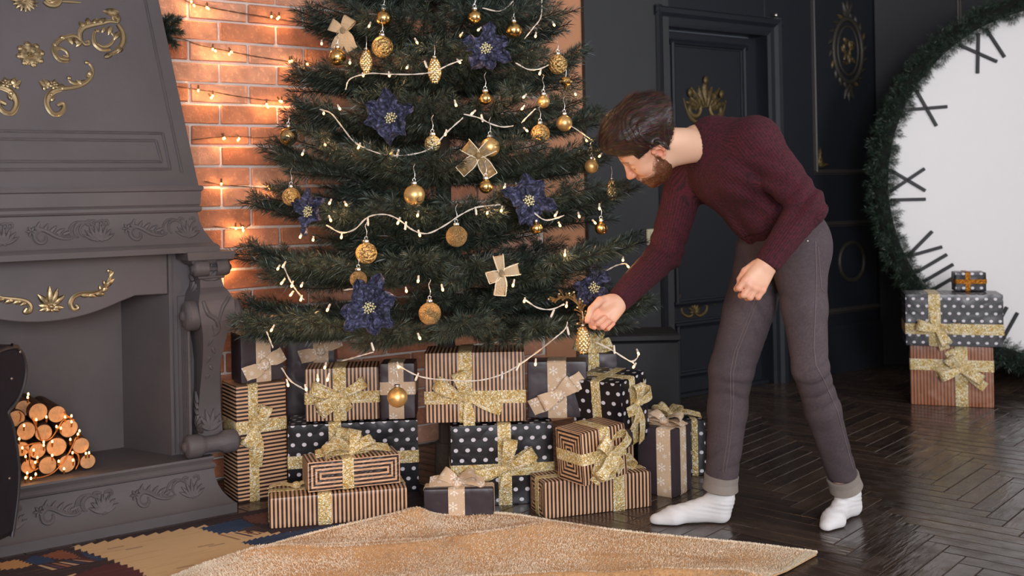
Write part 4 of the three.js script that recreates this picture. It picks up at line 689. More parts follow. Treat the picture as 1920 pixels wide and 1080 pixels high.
{
  const cones = [[687, 115, 0.075, 0.021, 'gold pine cone ornament hanging beside the frosted bauble'], [815, 132, 0.08, 0.022, 'gold pine cone ornament at the end of the upper light string'], [1147, 356, 0.07, 0.02, 'gold pine cone ornament at the tree\u2019s right edge below the man\u2019s face'], [1090, 637, 0.085, 0.023, 'gold pine cone ornament held by the man']];
  for (const [px, py, h, r, label] of cones) {
    const p = px === 1090 ? P(1093, 637, 3.5) : onTree(px, py), t = thing('pine_cone_ornament', label, 'ornament', 'pine cone ornaments', p);
    obj('cone', coneGeo(h, r), M.goldCone, t);
    obj('cap', mv(lathe([[0, 0], [0.006, 0], [0.007, 0.006], [0.004, 0.01], [0, 0.011]], 12), 0, h * 0.5, 0), M.silver, t);
    obj('hanger', tube([V(0, h * 0.5 + 0.008, 0), V(0.002, h * 0.5 + 0.03, 0), V(0, h * 0.5 + 0.05, -0.006)], 0.001, 8, 5), M.silver, t);
  }
}
// blue poinsettias
M.petal = std(0x6e7086, 0.75, { side: THREE.DoubleSide, map: dataTex(256, (u, v) => { const k = 0.3 + 1.9 * Math.pow(tfbm(u, v, 16, 44, 3), 1.8), s = hash3(Math.floor(u * 256), Math.floor(v * 256), 3) > 0.9 ? 1.5 : 1; return [0.56 * k * s, 0.56 * k * s, 0.66 * k * s]; }, true), bumpMap: rep(grain, 4), bumpScale: 0.003 });
M.petalStamen = std(0xe8dcae, 0.3, { metalness: 0.6 });
function petalGeo(len, w, R) {
  const pos = [], idx = [], uv = [], N = 10, K = 6, ph = R() * 6, dr = (R() - 0.4) * 0.5;
  for (let i = 0; i <= N; i++) { const t = i / N, hw = w / 2 * Math.pow(Math.sin(PI * (0.06 + 0.94 * Math.pow(t, 0.85))), 0.75) * (1 + 0.2 * Math.sin(t * 13 + ph)) * (t > 0.985 ? 0.15 : 1);
    for (let j = 0; j <= K; j++) { const v = j / K * 2 - 1; pos.push(len * t * (1 - 0.08 * t), hw * v, 0.012 * t + len * 0.35 * (t - t * t) + dr * len * t * t - Math.abs(v) * -0.012 * Math.sin(PI * t) + 0.009 * Math.sin(t * 9 + v * 5 + ph)); uv.push(t * len * 9 + ph, v * w * 5); } }
  for (let i = 0; i < N; i++) for (let j = 0; j < K; j++) { const a = i * (K + 1) + j, c = a + K + 1; idx.push(a, c, a + 1, a + 1, c, c + 1); }
  return plain(raw(pos, idx, uv));
}
{
  const fl = [[910, 93, 0.1, 0.1, 'blue-grey fabric poinsettia near the top of the tree', [80, 20, -28, -75, -125, 165]], [735, 222, 0.105, -0.2, 'blue-grey fabric poinsettia on the left, above the third light swag', [150, 95, 20, -50, -95, 190]], [990, 377, 0.1, 0.2, 'blue-grey fabric poinsettia right of the middle, above the small light loop', [95, 55, 160, -15, -80, -110]],
    [694, 577, 0.115, -0.1, 'large blue-grey fabric poinsettia low on the left of the tree', [70, 112, 190, -35, -75, 225, 20]], [1108, 540, 0.1, 0.35, 'blue-grey fabric poinsettia right behind the man\u2019s reaching hand', [85, 60, 175, -90, -45, 215]], [583, 397, 0.085, -0.5, 'dark blue fabric poinsettia in shadow at the left edge under the foil bauble', [30, 150, -30, 80, -100]]];
  fl.forEach(([px, py, len, yaw, label, angs], i) => {
    const R = rng(300 + i), p = i === 4 ? P(1110, 540, 3.72) : onTree(px, py, 1.0), t = thing('poinsettia', label, 'flower', 'blue fabric poinsettias on the tree', p, yaw); t.rotation.x = -0.12;
    angs.forEach((a, k) => { const g = obj('petal', petalGeo(len * (0.85 + 0.25 * R()), len * (0.52 + 0.14 * R()), R), M.petal, t); g.rotation.z = a * RAD; g.position.z = k % 2 ? 0.004 : 0; });
    const s = []; for (let k = 0; k < 22; k++) { const a = k * 2.4, r = 0.0045 * Math.sqrt(k); s.push(ball(0.0038, Math.cos(a) * r, Math.sin(a) * r, 0.022 - r * 0.3, [1, 1, 1], 6), mv(new THREE.CylinderGeometry(0.001, 0.001, 0.02, 4), Math.cos(a) * r * 0.7, Math.sin(a) * r * 0.7, 0.012, PI / 2)); }
    obj('stamens', s, M.petalStamen, t);
  });
}
// small bows
M.velvet = std(0xb9a07e, 0.8, { bumpMap: rep(fine, 6), bumpScale: 0.002 });
M.sheer = std(0xb39c74, 0.55, { map: dataTex(256, (u, v, x, y) => { const h = hash3(x >> 1, y >> 1, 15), k = h > 0.95 ? 1.6 : 0.75 + 0.3 * h; return [0.78 * k, 0.72 * k, 0.6 * k]; }, true) });
M.sheerEdge = std(0xe9dcc0, 0.5);
function bowLoop(len, w, ang, open, R = () => 0.5) {     // one loop of ribbon from the knot outward and back
  const pts = [], n = 18; for (let i = 0; i <= n; i++) { const t = i / n, a = t * TAU; pts.push(V(len * 0.5 * (1 - Math.cos(a)) * (0.97 + 0.03 * Math.cos(a)), 0, open * Math.sin(a) * (1 - 0.3 * Math.cos(a)) + 0.004)); }
  return ribbon(pts, V(0, 1, 0), (t) => w * (0.3 + 0.7 * Math.sin(PI * t))).rotateZ(ang);
}
function bowTail(len, w, ang, drop = 0.01, notch = 0.3) {
  const pts = []; for (let i = 0; i <= 8; i++) { const t = i / 8; pts.push(V(len * t, 0.004 * Math.sin(t * 5), 0.006 + drop * Math.sin(t * 3.3))); }
  return ribbon(pts, V(0, 1, 0), (t) => w * (0.4 + 0.6 * Math.min(1, t * 2.2))).rotateZ(ang);
}
{
  const bow = (px, py, mat, edge, label, loops, tails, size, yaw = 0, w = 0.04) => {
    const p = onTree(px, py, 1.0), t = thing('ribbon_bow', label, 'bow', 'small bows on the tree', p, yaw);
    for (const a of loops) { const wa = w * (a[2] ?? 1); obj('loop', bowLoop(size * a[1], wa, a[0] * RAD, 0.013), mat, t); if (edge) for (const s of [-1, 1]) { const pts = []; for (let i = 0; i <= 14; i++) { const q = i / 14, an = q * TAU; pts.push(V(size * a[1] * 0.5 * (1 - Math.cos(an)), s * wa * 0.5 * (0.3 + 0.7 * Math.sin(PI * q)), 0.013 * Math.sin(an) + 0.006)); } obj('edging', tube(pts, 0.0014, 28, 5).rotateZ(a[0] * RAD), edge, t); } }
    for (const a of tails) { obj('tail', bowTail(size * a[1], w, a[0] * RAD), mat, t); if (edge) { for (const s of [-1, 1]) obj('edging', tube([0, 1, 2, 3, 4].map((i) => V(size * a[1] * i / 4, s * w * 0.5 * (0.4 + 0.6 * Math.min(1, i / 4 * 2.2)), 0.008 + 0.01 * Math.sin(i / 4 * 3.3))), 0.0014, 14, 5).rotateZ(a[0] * RAD), edge, t); obj('edging', tube([V(size * a[1], -w / 2, 0.007), V(size * a[1], 0, 0.007), V(size * a[1], w / 2, 0.007)], 0.0014, 6, 5).rotateZ(a[0] * RAD), edge, t); } }
    obj('knot', mv(ball(0.011, 0, 0, 0.012, [0.9, 1.1, 0.7], 12), 0, 0, 0), mat, t);
    return t;
  };
  bow(644, 58, M.velvet, null, 'beige velvet bow near the top on the left of the tree', [[152, 0.055 / 0.06, 1.1], [58, 0.055 / 0.06, 1.1]], [[-108, 1.15], [-62, 1.25]], 0.06, -0.1, 0.042);
  bow(897, 292, M.sheer, M.sheerEdge, 'sheer glitter bow with pale stitched edges in front of a gold bauble', [[140, 0.9, 1.1], [35, 0.9, 1.1]], [[-140, 1.25], [-58, 1.25]], 0.065, 0, 0.042);
  bow(940, 512, M.velvet, M.sheerEdge, 'beige ribbon bow lying on a branch in the middle of the tree', [[100, 1, 0.9], [12, 1, 1]], [[-160, 0.8], [-95, 1.2]], 0.06, 0.1, 0.036);
}
// gold glitter sprig beside the man's hand
{
  const t = thing('gold_sprig', 'arching gold glitter sprig with beads above the man\u2019s fingers', 'ornament', null, P(1075, 570, 3.52));
  const q = (px, py) => P(px, py, 3.52).sub(P(1075, 570, 3.52)), main = [q(1092, 640), q(1094, 610), q(1092, 592), q(1086, 574), q(1074, 562), q(1060, 557), q(1044, 562), q(1040, 568)];
  obj('stem', tube(main, 0.0032, 30, 6), M.goldGlitter, t);
  const R = rng(8), c = curve(main);
  for (let i = 0; i < 46; i++) { const u = 0.1 + 0.9 * i / 46, p = c.getPointAt(u), d = V(R() - 0.5, R() - 0.2, R() - 0.5).normalize().multiplyScalar(0.016 + 0.014 * R()), e = p.clone().add(d); obj('twig', tube([p, p.clone().lerp(e, 0.5).add(V(0, 0.002, 0)), e], 0.0022, 4, 5), M.goldGlitter, t); obj('bead', ball(0.0036, e.x, e.y, e.z, [1, 1, 1], 6), i % 3 ? M.goldGlitter : M.petalStamen, t); }
}
// the long white fairy-light string wound round the tree
{
  const q = (px, py, k = 1.03) => py > 655 && px > 640 ? P(px, py, 3.5) : onTree(px, py, k), W = [[[905, 15], [935, 21], [950, 14], [962, 2]], [[1016, -4], [1014, 32], [1000, 52], [984, 72]], [[648, 168], [654, 150], [690, 138], [730, 139], [780, 139], [815, 134], [840, 122], [866, 112]], [[967, 118], [990, 130], [1012, 129], [1028, 122]], [[600, 205], [620, 212], [640, 236], [665, 266], [700, 284], [740, 292], [795, 284], [815, 272], [840, 246], [868, 221]], [[870, 214], [898, 221], [920, 232], [942, 238], [962, 236]], [[1004, 204], [990, 218], [978, 230]], [[612, 422], [640, 436], [665, 430], [690, 407], [722, 402], [745, 410], [775, 432], [800, 438], [830, 425], [865, 402], [893, 389], [938, 384]], [[1000, 398], [1020, 412], [1040, 410], [1057, 404]], [[531, 498], [545, 528], [556, 545], [570, 562]], [[985, 562], [1008, 577], [1034, 580], [1058, 570]], [[640, 677], [672, 668], [700, 660]], [[744, 684], [788, 706], [850, 713], [900, 713], [948, 699], [1000, 665], [1040, 634], [1060, 616], [1064, 604]], [[1118, 642], [1150, 658], [1172, 672], [1186, 678], [1194, 672], [1197, 665]], [[1064, 232], [1086, 246], [1112, 264]], [[1138, 507], [1155, 498], [1172, 494]], [[500, 622], [507, 640], [512, 652]], [[528, 690], [545, 714], [570, 730]], [[645, 544], [660, 542], [676, 543]], [[1186, 678], [1190, 684], [1188, 689]]];
  const lit = [[692, 49], [782, 80], [681, 142], [730, 142], [763, 127], [607, 213], [637, 204], [610, 271], [672, 277], [732, 289], [567, 289], [603, 82], [835, 252], [855, 197], [656, 118], [897, 56], [863, 67], [1039, 47], [1004, 68], [885, 213], [982, 182], [1024, 186], [979, 204], [988, 245], [1079, 177], [1100, 264], [1124, 293], [1112, 302], [572, 372], [618, 381], [649, 384], [620, 413], [640, 445], [563, 444], [587, 450], [746, 418], [787, 441], [783, 404], [531, 499], [521, 504], [528, 531], [547, 536], [565, 536], [545, 553], [564, 562], [614, 581], [784, 527], [762, 546], [509, 619], [946, 352], [914, 399], [940, 395], [1041, 404], [1050, 423], [1086, 406], [1116, 418], [1124, 391], [1059, 478], [1168, 488], [1178, 500], [983, 565], [962, 535], [830, 543], [1062, 574], [747, 688], [787, 634], [609, 689], [596, 712], [614, 712], [540, 722], [574, 730], [1197, 663], [1188, 688], [1004, 683], [862, 117], [1012, 138]];
  const off = [[780, 711], [941, 709], [969, 692], [700, 655], [1152, 660], [800, 125], [745, 292], [690, 420], [893, 400], [1034, 592], [1066, 625], [905, 226], [760, 428]];
  const R = rng(12), dir = () => V(R() - 0.5, -1 + R() * 0.7, 0.6 + R() * 0.5);
  lightString('white twisted fairy-light string swagged around the tree from top to bottom', W.map((w) => w.map(([x, y]) => q(x, y))), lit.map(([x, y]) => [q(x, y, 1.02), dir()]).concat(off.map(([x, y]) => [q(x, y, 1.02), V(R() - 0.5, -1, 0.3), 0])), { r: 0.0018, size: 1.15, light: 1.0 });
}
// fir sprig that shows behind the hood's edge
{
  const p = P(322, 60, 4.22), t = thing('fir_sprig', 'small dark fir sprig peeping out behind the hood, in front of the bricks', 'fir sprig', null, p);
  const R = rng(55), segs = [[[V(-0.03, 0, 0), V(0.0, 0.02, 0.01), V(0.03, 0.05, 0.0)], 1.3], [[V(-0.03 - NX * 0.1, 0, -NZ * 0.1), V(-0.03 - NX * 0.05, 0.01, -NZ * 0.05), V(-0.03, 0, 0)], 0.8], [[V(-0.03, -0.01, 0), V(-0.01, -0.03, 0.02), V(0.015, -0.05, 0.01)], 1.3], [[V(-0.03, 0, 0), V(0, 0.0, 0.02), V(0.035, 0.0, 0.0)], 1.3], [[V(-0.03, 0.0, 0), V(-0.02, 0.04, 0.02), V(0.0, 0.06, 0.01)], 1.2]];
  obj('needles', needleCloud(segs, R, 4200, 0.03, GREEN, GREEN_TIP), M.needles, t);
  obj('stem', segs.map(([s]) => tube(s, 0.0022, 8, 5)), M.trunk, t);
}
// ---------- wrapped presents ----------
const KRAFT = '#d2a57f', DARK = '#2b211f';
const stripeTex = canvasTex(512, 64, (c, w, h) => { c.fillStyle = KRAFT; c.fillRect(0, 0, w, h); c.fillStyle = DARK; for (let i = 0; i < 16; i++) c.fillRect(i * 32, 0, 16, h); });   // 16 stripes
const stripePitch = 0.0148, stripeV = stripeTex.clone(); stripeV.repeat.set(1 / (16 * stripePitch), 1); stripeV.needsUpdate = true;
const stripeH = stripeTex.clone(); stripeH.rotation = PI / 2; stripeH.repeat.set(1 / (16 * stripePitch), 1); stripeH.needsUpdate = true;
const dotTex = canvasTex(512, 512, (c, w, h) => { c.fillStyle = '#151419'; c.fillRect(0, 0, w, h); c.fillStyle = '#cfccd2'; for (let j = -1; j < 5; j++) for (let i = -1; i < 5; i++) { c.beginPath(); c.arc((i + (j % 2 ? 0.5 : 0)) * 128 + 64, j * 128 + 64, 25, 0, TAU); c.fill(); } });
const dotT = rep(dotTex, 1 / 0.176, 1 / 0.152);
const crinkle = dataTex(256, (u, v) => { const a = tfbm(u, v, 4, 91, 3); return Math.abs(a - 0.5) * 1.6 + 0.3 * tfbm(u, v, 10, 12, 2); });
const paperOpt = { bumpMap: rep(crinkle, 2.4), bumpScale: 0.004 };
M.paperStripe = std(0xffffff, 0.42, { map: stripeV, ...paperOpt });
M.paperStripeH = std(0xffffff, 0.42, { map: stripeH, ...paperOpt });
M.paperDots = std(0xffffff, 0.3, { map: dotT, ...paperOpt });
M.paperPlain = std(0x3a3136, 0.36, paperOpt);
M.paperCopper = std(0xffffff, 0.4, { map: canvasTex(256, 32, (c, w, h) => { c.fillStyle = '#a8673f'; c.fillRect(0, 0, w, h); c.fillStyle = '#5b3826'; for (let i = 0; i < 8; i++) c.fillRect(i * 32, 0, 15, h); }), ...paperOpt });
M.paperCopper.map.repeat.set(1 / (8 * 0.0165), 1);
const nested = (w, h) => canvasTex(Math.round(w * 1600), Math.round(h * 1600), (c, W, Hh) => { const p = stripePitch * 1600; c.fillStyle = KRAFT; c.fillRect(0, 0, W, Hh); c.fillStyle = DARK; for (let k = 0; k * p < Math.max(W, Hh); k++) { const a = k * p + p * 0.25; if (W - 2 * a <= 0 || Hh - 2 * a <= 0) break; c.fillRect(a, a, W - 2 * a, Hh - 2 * a); const b = a + p / 2; c.fillStyle = KRAFT; if (W - 2 * b > 0 && Hh - 2 * b > 0) c.fillRect(b, b, W - 2 * b, Hh - 2 * b); c.fillStyle = DARK; } });
const glitTex = dataTex(256, (u, v, x, y) => { const h = hash3(Math.floor(x / 3), Math.floor(y / 3), 25), g = tfbm(u, v, 16, 6, 2), q = clamp(h * 0.8 + g * 0.9 - 0.3, 0, 1), k = h > 0.8 ? 1.3 : 1; return [lerp(0.76, 1, q) * k, lerp(0.6, 0.95, q) * k, lerp(0.3, 0.78, q) * k]; }, true);  // bright and dark cells paint sparkle and shade into the ribbon colour
const glitBump = dataTex(256, (u, v, x, y) => 0.5 * hash3(x >> 1, y >> 1, 29) + 0.5 * tfbm(u, v, 32, 7, 2));
M.glitter = std(0xffffff, 0.38, { metalness: 0.2, map: rep(glitTex, 3.6), bumpMap: rep(glitBump, 3.6), bumpScale: 0.006 });
const flake = (c, x, y, r) => { c.lineWidth = Math.max(2, r * 0.13); for (let i = 0; i < 6; i++) { const a = i * PI / 3, ex = x + Math.cos(a) * r, ey = y + Math.sin(a) * r; c.beginPath(); c.moveTo(x, y); c.lineTo(ex, ey); c.stroke(); for (const t of [0.5, 0.78]) for (const s of [-0.7, 0.7]) { c.beginPath(); c.moveTo(x + Math.cos(a) * r * t, y + Math.sin(a) * r * t); c.lineTo(x + Math.cos(a) * r * t + Math.cos(a + s) * r * 0.28, y + Math.sin(a) * r * t + Math.sin(a + s) * r * 0.28); c.stroke(); } } };
const snowTex = canvasTex(512, 512, (c, w, h) => { c.fillStyle = '#d2b696'; c.fillRect(0, 0, w, h); const R = rng(4); for (let i = 0; i < 2600; i++) { c.fillStyle = R() > 0.5 ? 'rgba(214,188,158,0.35)' : 'rgba(150,118,88,0.28)'; c.fillRect(R() * w, R() * h, 6, 2); } c.strokeStyle = '#f1e9df'; c.fillStyle = '#f1e9df'; for (const [x, y, r] of [[80, 110, 62], [220, 300, 74], [380, 130, 66], [430, 400, 70], [90, 440, 58], [250, 60, 34], [300, 470, 36], [480, 250, 38], [20, 270, 40], [160, 210, 22], [330, 260, 24]]) for (const ox of [-512, 0, 512]) for (const oy of [-512, 0, 512]) flake(c, x + ox, y + oy, r); for (let i = 0; i < 120; i++) { c.beginPath(); c.arc(R() * w, R() * h, 3, 0, TAU); c.fill(); } });
M.snowRibbon = std(0xffffff, 0.62, { map: rep(snowTex, 1 / 0.13), bumpMap: rep(fine, 8), bumpScale: 0.001 });
M.orangeGold = std(0xb9822f, 0.35, { metalness: 0.7, map: rep(glitTex, 3.6), bumpMap: rep(glitBump, 3.6), bumpScale: 0.004 });
function paperBox(w, h, d, seed, skipEnds) {           // soft-edged paper parcel standing on y = 0; uv in metres, one face at a time
  const pos = [], idx = [], uv = [], N = 8, H3 = [w / 2, h / 2, d / 2], rad = Math.min(0.006, w / 8, h / 8, d / 8);
  for (let a = 0; a < 3; a++) for (const s of [-1, 1]) {
    if (skipEnds && skipEnds(a, s)) continue;
    const c = (a + 1) % 3, e = (a + 2) % 3, o = pos.length / 3, g = (i) => { const t = i / N * 2 - 1; return Math.sign(t) * Math.pow(Math.abs(t), 0.55); };
    for (let i = 0; i <= N; i++) for (let j = 0; j <= N; j++) {
      const p = [0, 0, 0]; p[a] = s * H3[a]; p[c] = g(i) * H3[c]; p[e] = g(j) * H3[e];
      const q = p.map((v, k) => clamp(v, -H3[k] + rad, H3[k] - rad)), dd = V(p[0] - q[0], p[1] - q[1], p[2] - q[2]); dd.normalize().multiplyScalar(rad);
      const n = 0.0012 * noise3(p[0] * 22 + seed, p[1] * 22, p[2] * 22), f = [q[0] + dd.x, q[1] + dd.y, q[2] + dd.z]; f[a] += s * n;
      pos.push(f[0], f[1] + h / 2, f[2]);
      uv.push((a === 0 ? p[2] : p[0]) + w / 2 + 0.003, (a === 1 ? p[2] : p[1]) + h / 2);
    }
    for (let i = 0; i < N; i++) for (let j = 0; j < N; j++) { const A = o + i * (N + 1) + j, B = A + N + 1; s > 0 ? idx.push(A, B, A + 1, A + 1, B, B + 1) : idx.push(A, A + 1, B, A + 1, B + 1, B); }
  }
  return plain(raw(pos, idx, uv));
}
function endFace(w, h, a) { const g = new THREE.PlaneGeometry(w - 0.004, h - 0.004, 6, 6), p = g.attributes.position; for (let i = 0; i < p.count; i++) { const e = Math.max(Math.abs(p.getX(i)) / w * 2, Math.abs(p.getY(i)) / h * 2); p.setZ(i, e > 0.9 ? -0.002 : 0); } g.computeVertexNormals(); return plain(g); }
function band(w, h, d, kind, at, width) {              // a ribbon round the parcel: 'v' over front, top, back; 'h' round the waist; 't' over left, top, right
  const o = 0.0016, r = 0.006, ring = (A, B) => { const q = []; for (const [sx, sy] of [[1, 1], [-1, 1], [-1, -1], [1, -1]]) for (let k = 0; k <= 3; k++) { const a = Math.atan2(sy, sx) - PI / 4 + k / 3 * PI / 2; q.push([sx * (A - r) + Math.cos(a) * (r + o), sy * (B - r) + Math.sin(a) * (r + o)]); } q.push(q[0]); const out = []; for (let i = 0; i < q.length - 1; i++) { const n = Math.hypot(q[i + 1][0] - q[i][0], q[i + 1][1] - q[i][1]) > 0.03 ? 5 : 1; for (let k = 0; k < n; k++) out.push([lerp(q[i][0], q[i + 1][0], k / n), lerp(q[i][1], q[i + 1][1], k / n)]); } out.push(q[q.length - 1]); return out; };
  if (kind === 'v') return ribbon(ring(d / 2, h / 2).map(([z, y]) => V((at - 0.5) * w, y + h / 2, z)), V(1, 0, 0), width);
  if (kind === 'h') return ribbon(ring(w / 2, d / 2).map(([x, z]) => V(x, at * h, z)), V(0, 1, 0), width);
  return ribbon(ring(w / 2, h / 2).map(([x, y]) => V(x, y + h / 2, (at - 0.5) * d)), V(0, 0, 1), width);
}
function makeBow(parent, mat, width, loops, tails, pos, rot, seed = 1) {   // loops and tails: [angle in degrees, length]
  const g = new THREE.Group(); g.name = 'bow'; parent.add(g); g.position.set(...pos); g.rotation.set(...rot); const R = rng(seed);
  loops.forEach(([a, l, k = 1]) => { const m = obj('loop', bowLoop(l, width * k, 0, l * 0.2), mat, g); m.rotation.set((R() - 0.5) * 0.5, -0.15 - R() * 0.25, a * RAD, 'ZYX'); m.position.z = 0.004; });
  tails.forEach(([a, l]) => { const m = obj('tail', bowTail(l, width * 0.9, 0, 0.012), mat, g); m.rotation.z = a * RAD; m.position.z = 0.001; });
  const kg = plain(mv(new THREE.SphereGeometry(1, 14, 10), 0, 0, 0.012, 0, 0, 0, [width * 0.34, width * 0.4, 0.013])), ku = kg.attributes.uv; for (let i = 0; i < ku.count; i++) ku.setXY(i, ku.getX(i) * 0.09, ku.getY(i) * 0.05); obj('knot', kg, mat, g);
  return g;
}
// px: the front's lower left corner in the photograph, D its distance, y0 what it stands on
function gift(label, paper, [px, D, y0], yaw, [w, h, d], bands, bows, { roll = 0, pitch = 0, ends, rib = M.glitter, rw = 0.048, group } = {}) {
  const a = yaw * RAD, X = ray(px, 362 + (CAM_H - y0) / D * FOCAL)[0] * D, p = V(X, y0, -D).add(V(Math.cos(a), 0, -Math.sin(a)).multiplyScalar(w / 2)).add(V(Math.sin(a), 0, Math.cos(a)).multiplyScalar(-d / 2));
  const t = thing('gift_box', label, 'present', group, p, 0); t.rotation.set(pitch * RAD, a, roll * RAD, 'YXZ');
  const mat = { stripe: M.paperStripe, stripeH: M.paperStripeH, dots: M.paperDots, plain: M.paperPlain, copper: M.paperCopper }[paper];
  obj('paper', paperBox(w, h, d, px * 0.37, ends === 'front' ? (q, s) => q === 2 && s > 0 : ends === 'left' ? (q, s) => q === 0 && s < 0 : null), mat, t);
  if (ends) { const f = obj('folded_end', endFace(ends === 'front' ? w : d, h), std(0xffffff, 0.4, { map: nested(ends === 'front' ? w : d, h), ...paperOpt }), t); ends === 'front' ? f.position.set(0, h / 2, d / 2) : (f.position.set(-w / 2, h / 2, 0), f.rotation.y = -PI / 2); }
  for (const [k, at, f = 1] of bands) obj('ribbon', band(w, h, d, k, at, rw * f), rib, t);
  for (const b of bows) {
    const pos = b.top ? [(b.x - 0.5) * w, h + 0.003, (0.5 - (b.z ?? 0.5)) * d] : [(b.x - 0.5) * w, b.y * h, d / 2 + 0.003];
    makeBow(t, rib, rw * (b.k ?? 1), b.loops ?? [], b.tails ?? [], pos, b.top ? [-PI / 2 + (b.tilt ?? 0), 0, 0] : [0, 0, 0], px);
  }
  return t;
}
const SN = { rib: M.snowRibbon, rw: 0.062 };
// heap at the left
gift('tall present in gold and black horizontal stripes next to the fireplace', 'stripeH', [446, 4.05, 0], 33, [0.2, 0.447, 0.17], [['v', 0.33, 0.8], ['h', 0.635, 1]], [{ x: 0.36, y: 0.63, loops: [[65, 0.1], [235, 0.085]], tails: [[-88, 0.15], [85, 0.05]] }]);
gift('plain dark present with a snowflake bow, on top of the tall striped one', 'plain', [452, 4.065, 0.452], 33, [0.172, 0.19, 0.12], [['v', 0.52, 0.95]], [{ x: 0.52, y: 0.36, loops: [], tails: [[205, 0.085], [27, 0.085]] }], SN);
gift('tall black present standing at the very back left, snowflake ribbon at its top', 'plain', [540, 4.42, 0], 6, [0.2, 0.57, 0.16], [['v', 0.72, 1]], [{ x: 0.72, y: 0.92, tails: [[200, 0.09], [30, 0.09]] }], SN);
gift('wide black present with white dots in the left heap, behind the little striped one', 'dots', [541, 4.09, 0], 8, [0.5, 0.285, 0.2], [['v', 0.36, 1], ['h', 0.5, 1]], [{ x: 0.37, y: 0.62, loops: [[72, 0.12, 1.1], [28, 0.13]], tails: [[200, 0.1]] }]);
gift('striped present with a big gold bow standing on the wide dotted one', 'stripe', [572, 4.12, 0.291], 5, [0.285, 0.205, 0.16], [['v', 0.47, 1], ['h', 0.44, 0.95]], [{ x: 0.45, y: 0.48, loops: [[158, 0.12], [28, 0.13, 0.9], [205, 0.1]], tails: [[228, 0.1], [-52, 0.07]] }]);
gift('narrow dark present with a snowflake cross, behind the lowest gold bauble', 'plain', [714, 4.15, 0.291], 0, [0.135, 0.215, 0.13], [['v', 0.46, 0.95], ['h', 0.55, 0.8]], [], SN);
gift('long low striped present at the front left, half under the fur throw\u2019s corner', 'stripe', [505, 3.72, 0.0035], 13, [0.485, 0.108, 0.19], [['v', 0.395, 0.95], ['t', 0.5, 0.7]], [{ top: true, x: 0.2, z: 0.5, tails: [[170, 0.1], [20, 0.08]] }]);
gift('small present with nested stripes on its front, on the long low one', 'stripe', [577, 3.76, 0.1165], 19, [0.335, 0.108, 0.14], [['v', 0.43, 0.85]], [{ top: true, x: 0.5, z: 0.4, loops: [[75, 0.1], [20, 0.1], [150, 0.1], [190, 0.12]], tails: [[5, 0.14], [178, 0.13]], tilt: 0.5 }], { ends: 'front' });
// heap in the middle
gift('wide black dotted present at the bottom of the middle heap with a gold bow', 'dots', [847, 3.95, 0], 5, [0.385, 0.3, 0.22], [['v', 0.52, 1.05], ['h', 0.44, 0.95]], [{ x: 0.52, y: 0.47, loops: [[80, 0.13, 1.1], [30, 0.14], [190, 0.16]], tails: [[-90, 0.1], [8, 0.12], [196, 0.15]] }]);
gift('large striped present with a glitter cross in the middle under the tree', 'stripe', [797, 3.98, 0.307], 0, [0.376, 0.262, 0.2], [['v', 0.41, 1.05], ['h', 0.36, 1]], [{ x: 0.41, y: 0.36, loops: [[105, 0.12, 1.1], [150, 0.14]], tails: [[-82, 0.13], [-18, 0.14], [152, 0.13]] }]);
gift('little plain dark present with a snowflake bow beside the fur throw', 'plain', [795, 3.81, 0], 0, [0.25, 0.107, 0.1], [['v', 0.47, 0.95], ['t', 0.5, 0.8]], [{ top: true, x: 0.47, z: 0.5, loops: [[150, 0.075], [12, 0.08]], tails: [[178, 0.1], [2, 0.1]], tilt: 0.5 }], SN);
gift('plain dark present with a wide snowflake bow, right of the large striped one', 'plain', [990, 4.04, 0.307], -4, [0.225, 0.213, 0.11], [['v', 0.5, 1.05]], [{ x: 0.52, y: 0.42, tails: [[35, 0.115], [208, 0.115]], loops: [[205, 0.08], [40, 0.08]] }], { ...SN, rw: 0.068 });
gift('long striped present lying in front on the bare floor, right of the throw', 'stripe', [1020, 3.78, 0], 18, [0.42, 0.132, 0.15], [['v', 0.69, 0.95], ['t', 0.55, 0.8]], [{ top: true, x: 0.7, z: 0.45, loops: [[165, 0.1], [8, 0.1]], tails: [[185, 0.1], [-4, 0.08]], tilt: 0.4 }], { ends: 'left' });
gift('tilted present with nested stripes at its end and a gold bow, atop the long one', 'stripe', [1095, 3.69, 0.144], 34, [0.2, 0.185, 0.15], [['v', 0.52, 0.9], ['h', 0.5, 0.85]], [{ x: 0.54, y: 0.5, loops: [[128, 0.085, 1.1], [38, 0.11], [218, 0.11]], tails: [[232, 0.11], [-48, 0.09], [-85, 0.09]] }], { ends: 'left', roll: 3.5 });
gift('striped present hardly visible between the tilted one and the tall snowflake one', 'stripe', [1085, 4.09, 0], 6, [0.22, 0.2, 0.2], [], []);
gift('dotted present set cornerwise on the right of the heap, gold bow on its side', 'dots', [1172, 3.93, 0.215], 55, [0.2, 0.25, 0.215], [['v', 0.42, 0.9], ['t', 0.5, 0.8]], [{ x: 0.45, y: 0.62, loops: [[95, 0.08, 1.1], [20, 0.09]], tails: [[-80, 0.16], [200, 0.07], [35, 0.1], [-110, 0.1]] }], { roll: 6 });
gift('dark present far back with a gold bow on top, under the pine cone', 'plain', [1088, 4.33, 0], 0, [0.16, 0.5, 0.14], [['v', 0.4, 0.9]], [{ top: true, x: 0.4, z: 0.3, loops: [[70, 0.1], [110, 0.1], [20, 0.09], [160, 0.09]], tails: [[-90, 0.1]], tilt: 1.1 }]);
gift('dark present with one wide snowflake ribbon, next to the man\u2019s front foot', 'plain', [1197, 4.1, 0], -35, [0.155, 0.255, 0.15], [['v', 0.72, 0.95], ['t', 0.5, 0.8]], [{ top: true, x: 0.5, z: 0.5, loops: [[170, 0.08], [10, 0.08]], tails: [[190, 0.09], [0, 0.09]] }], SN);
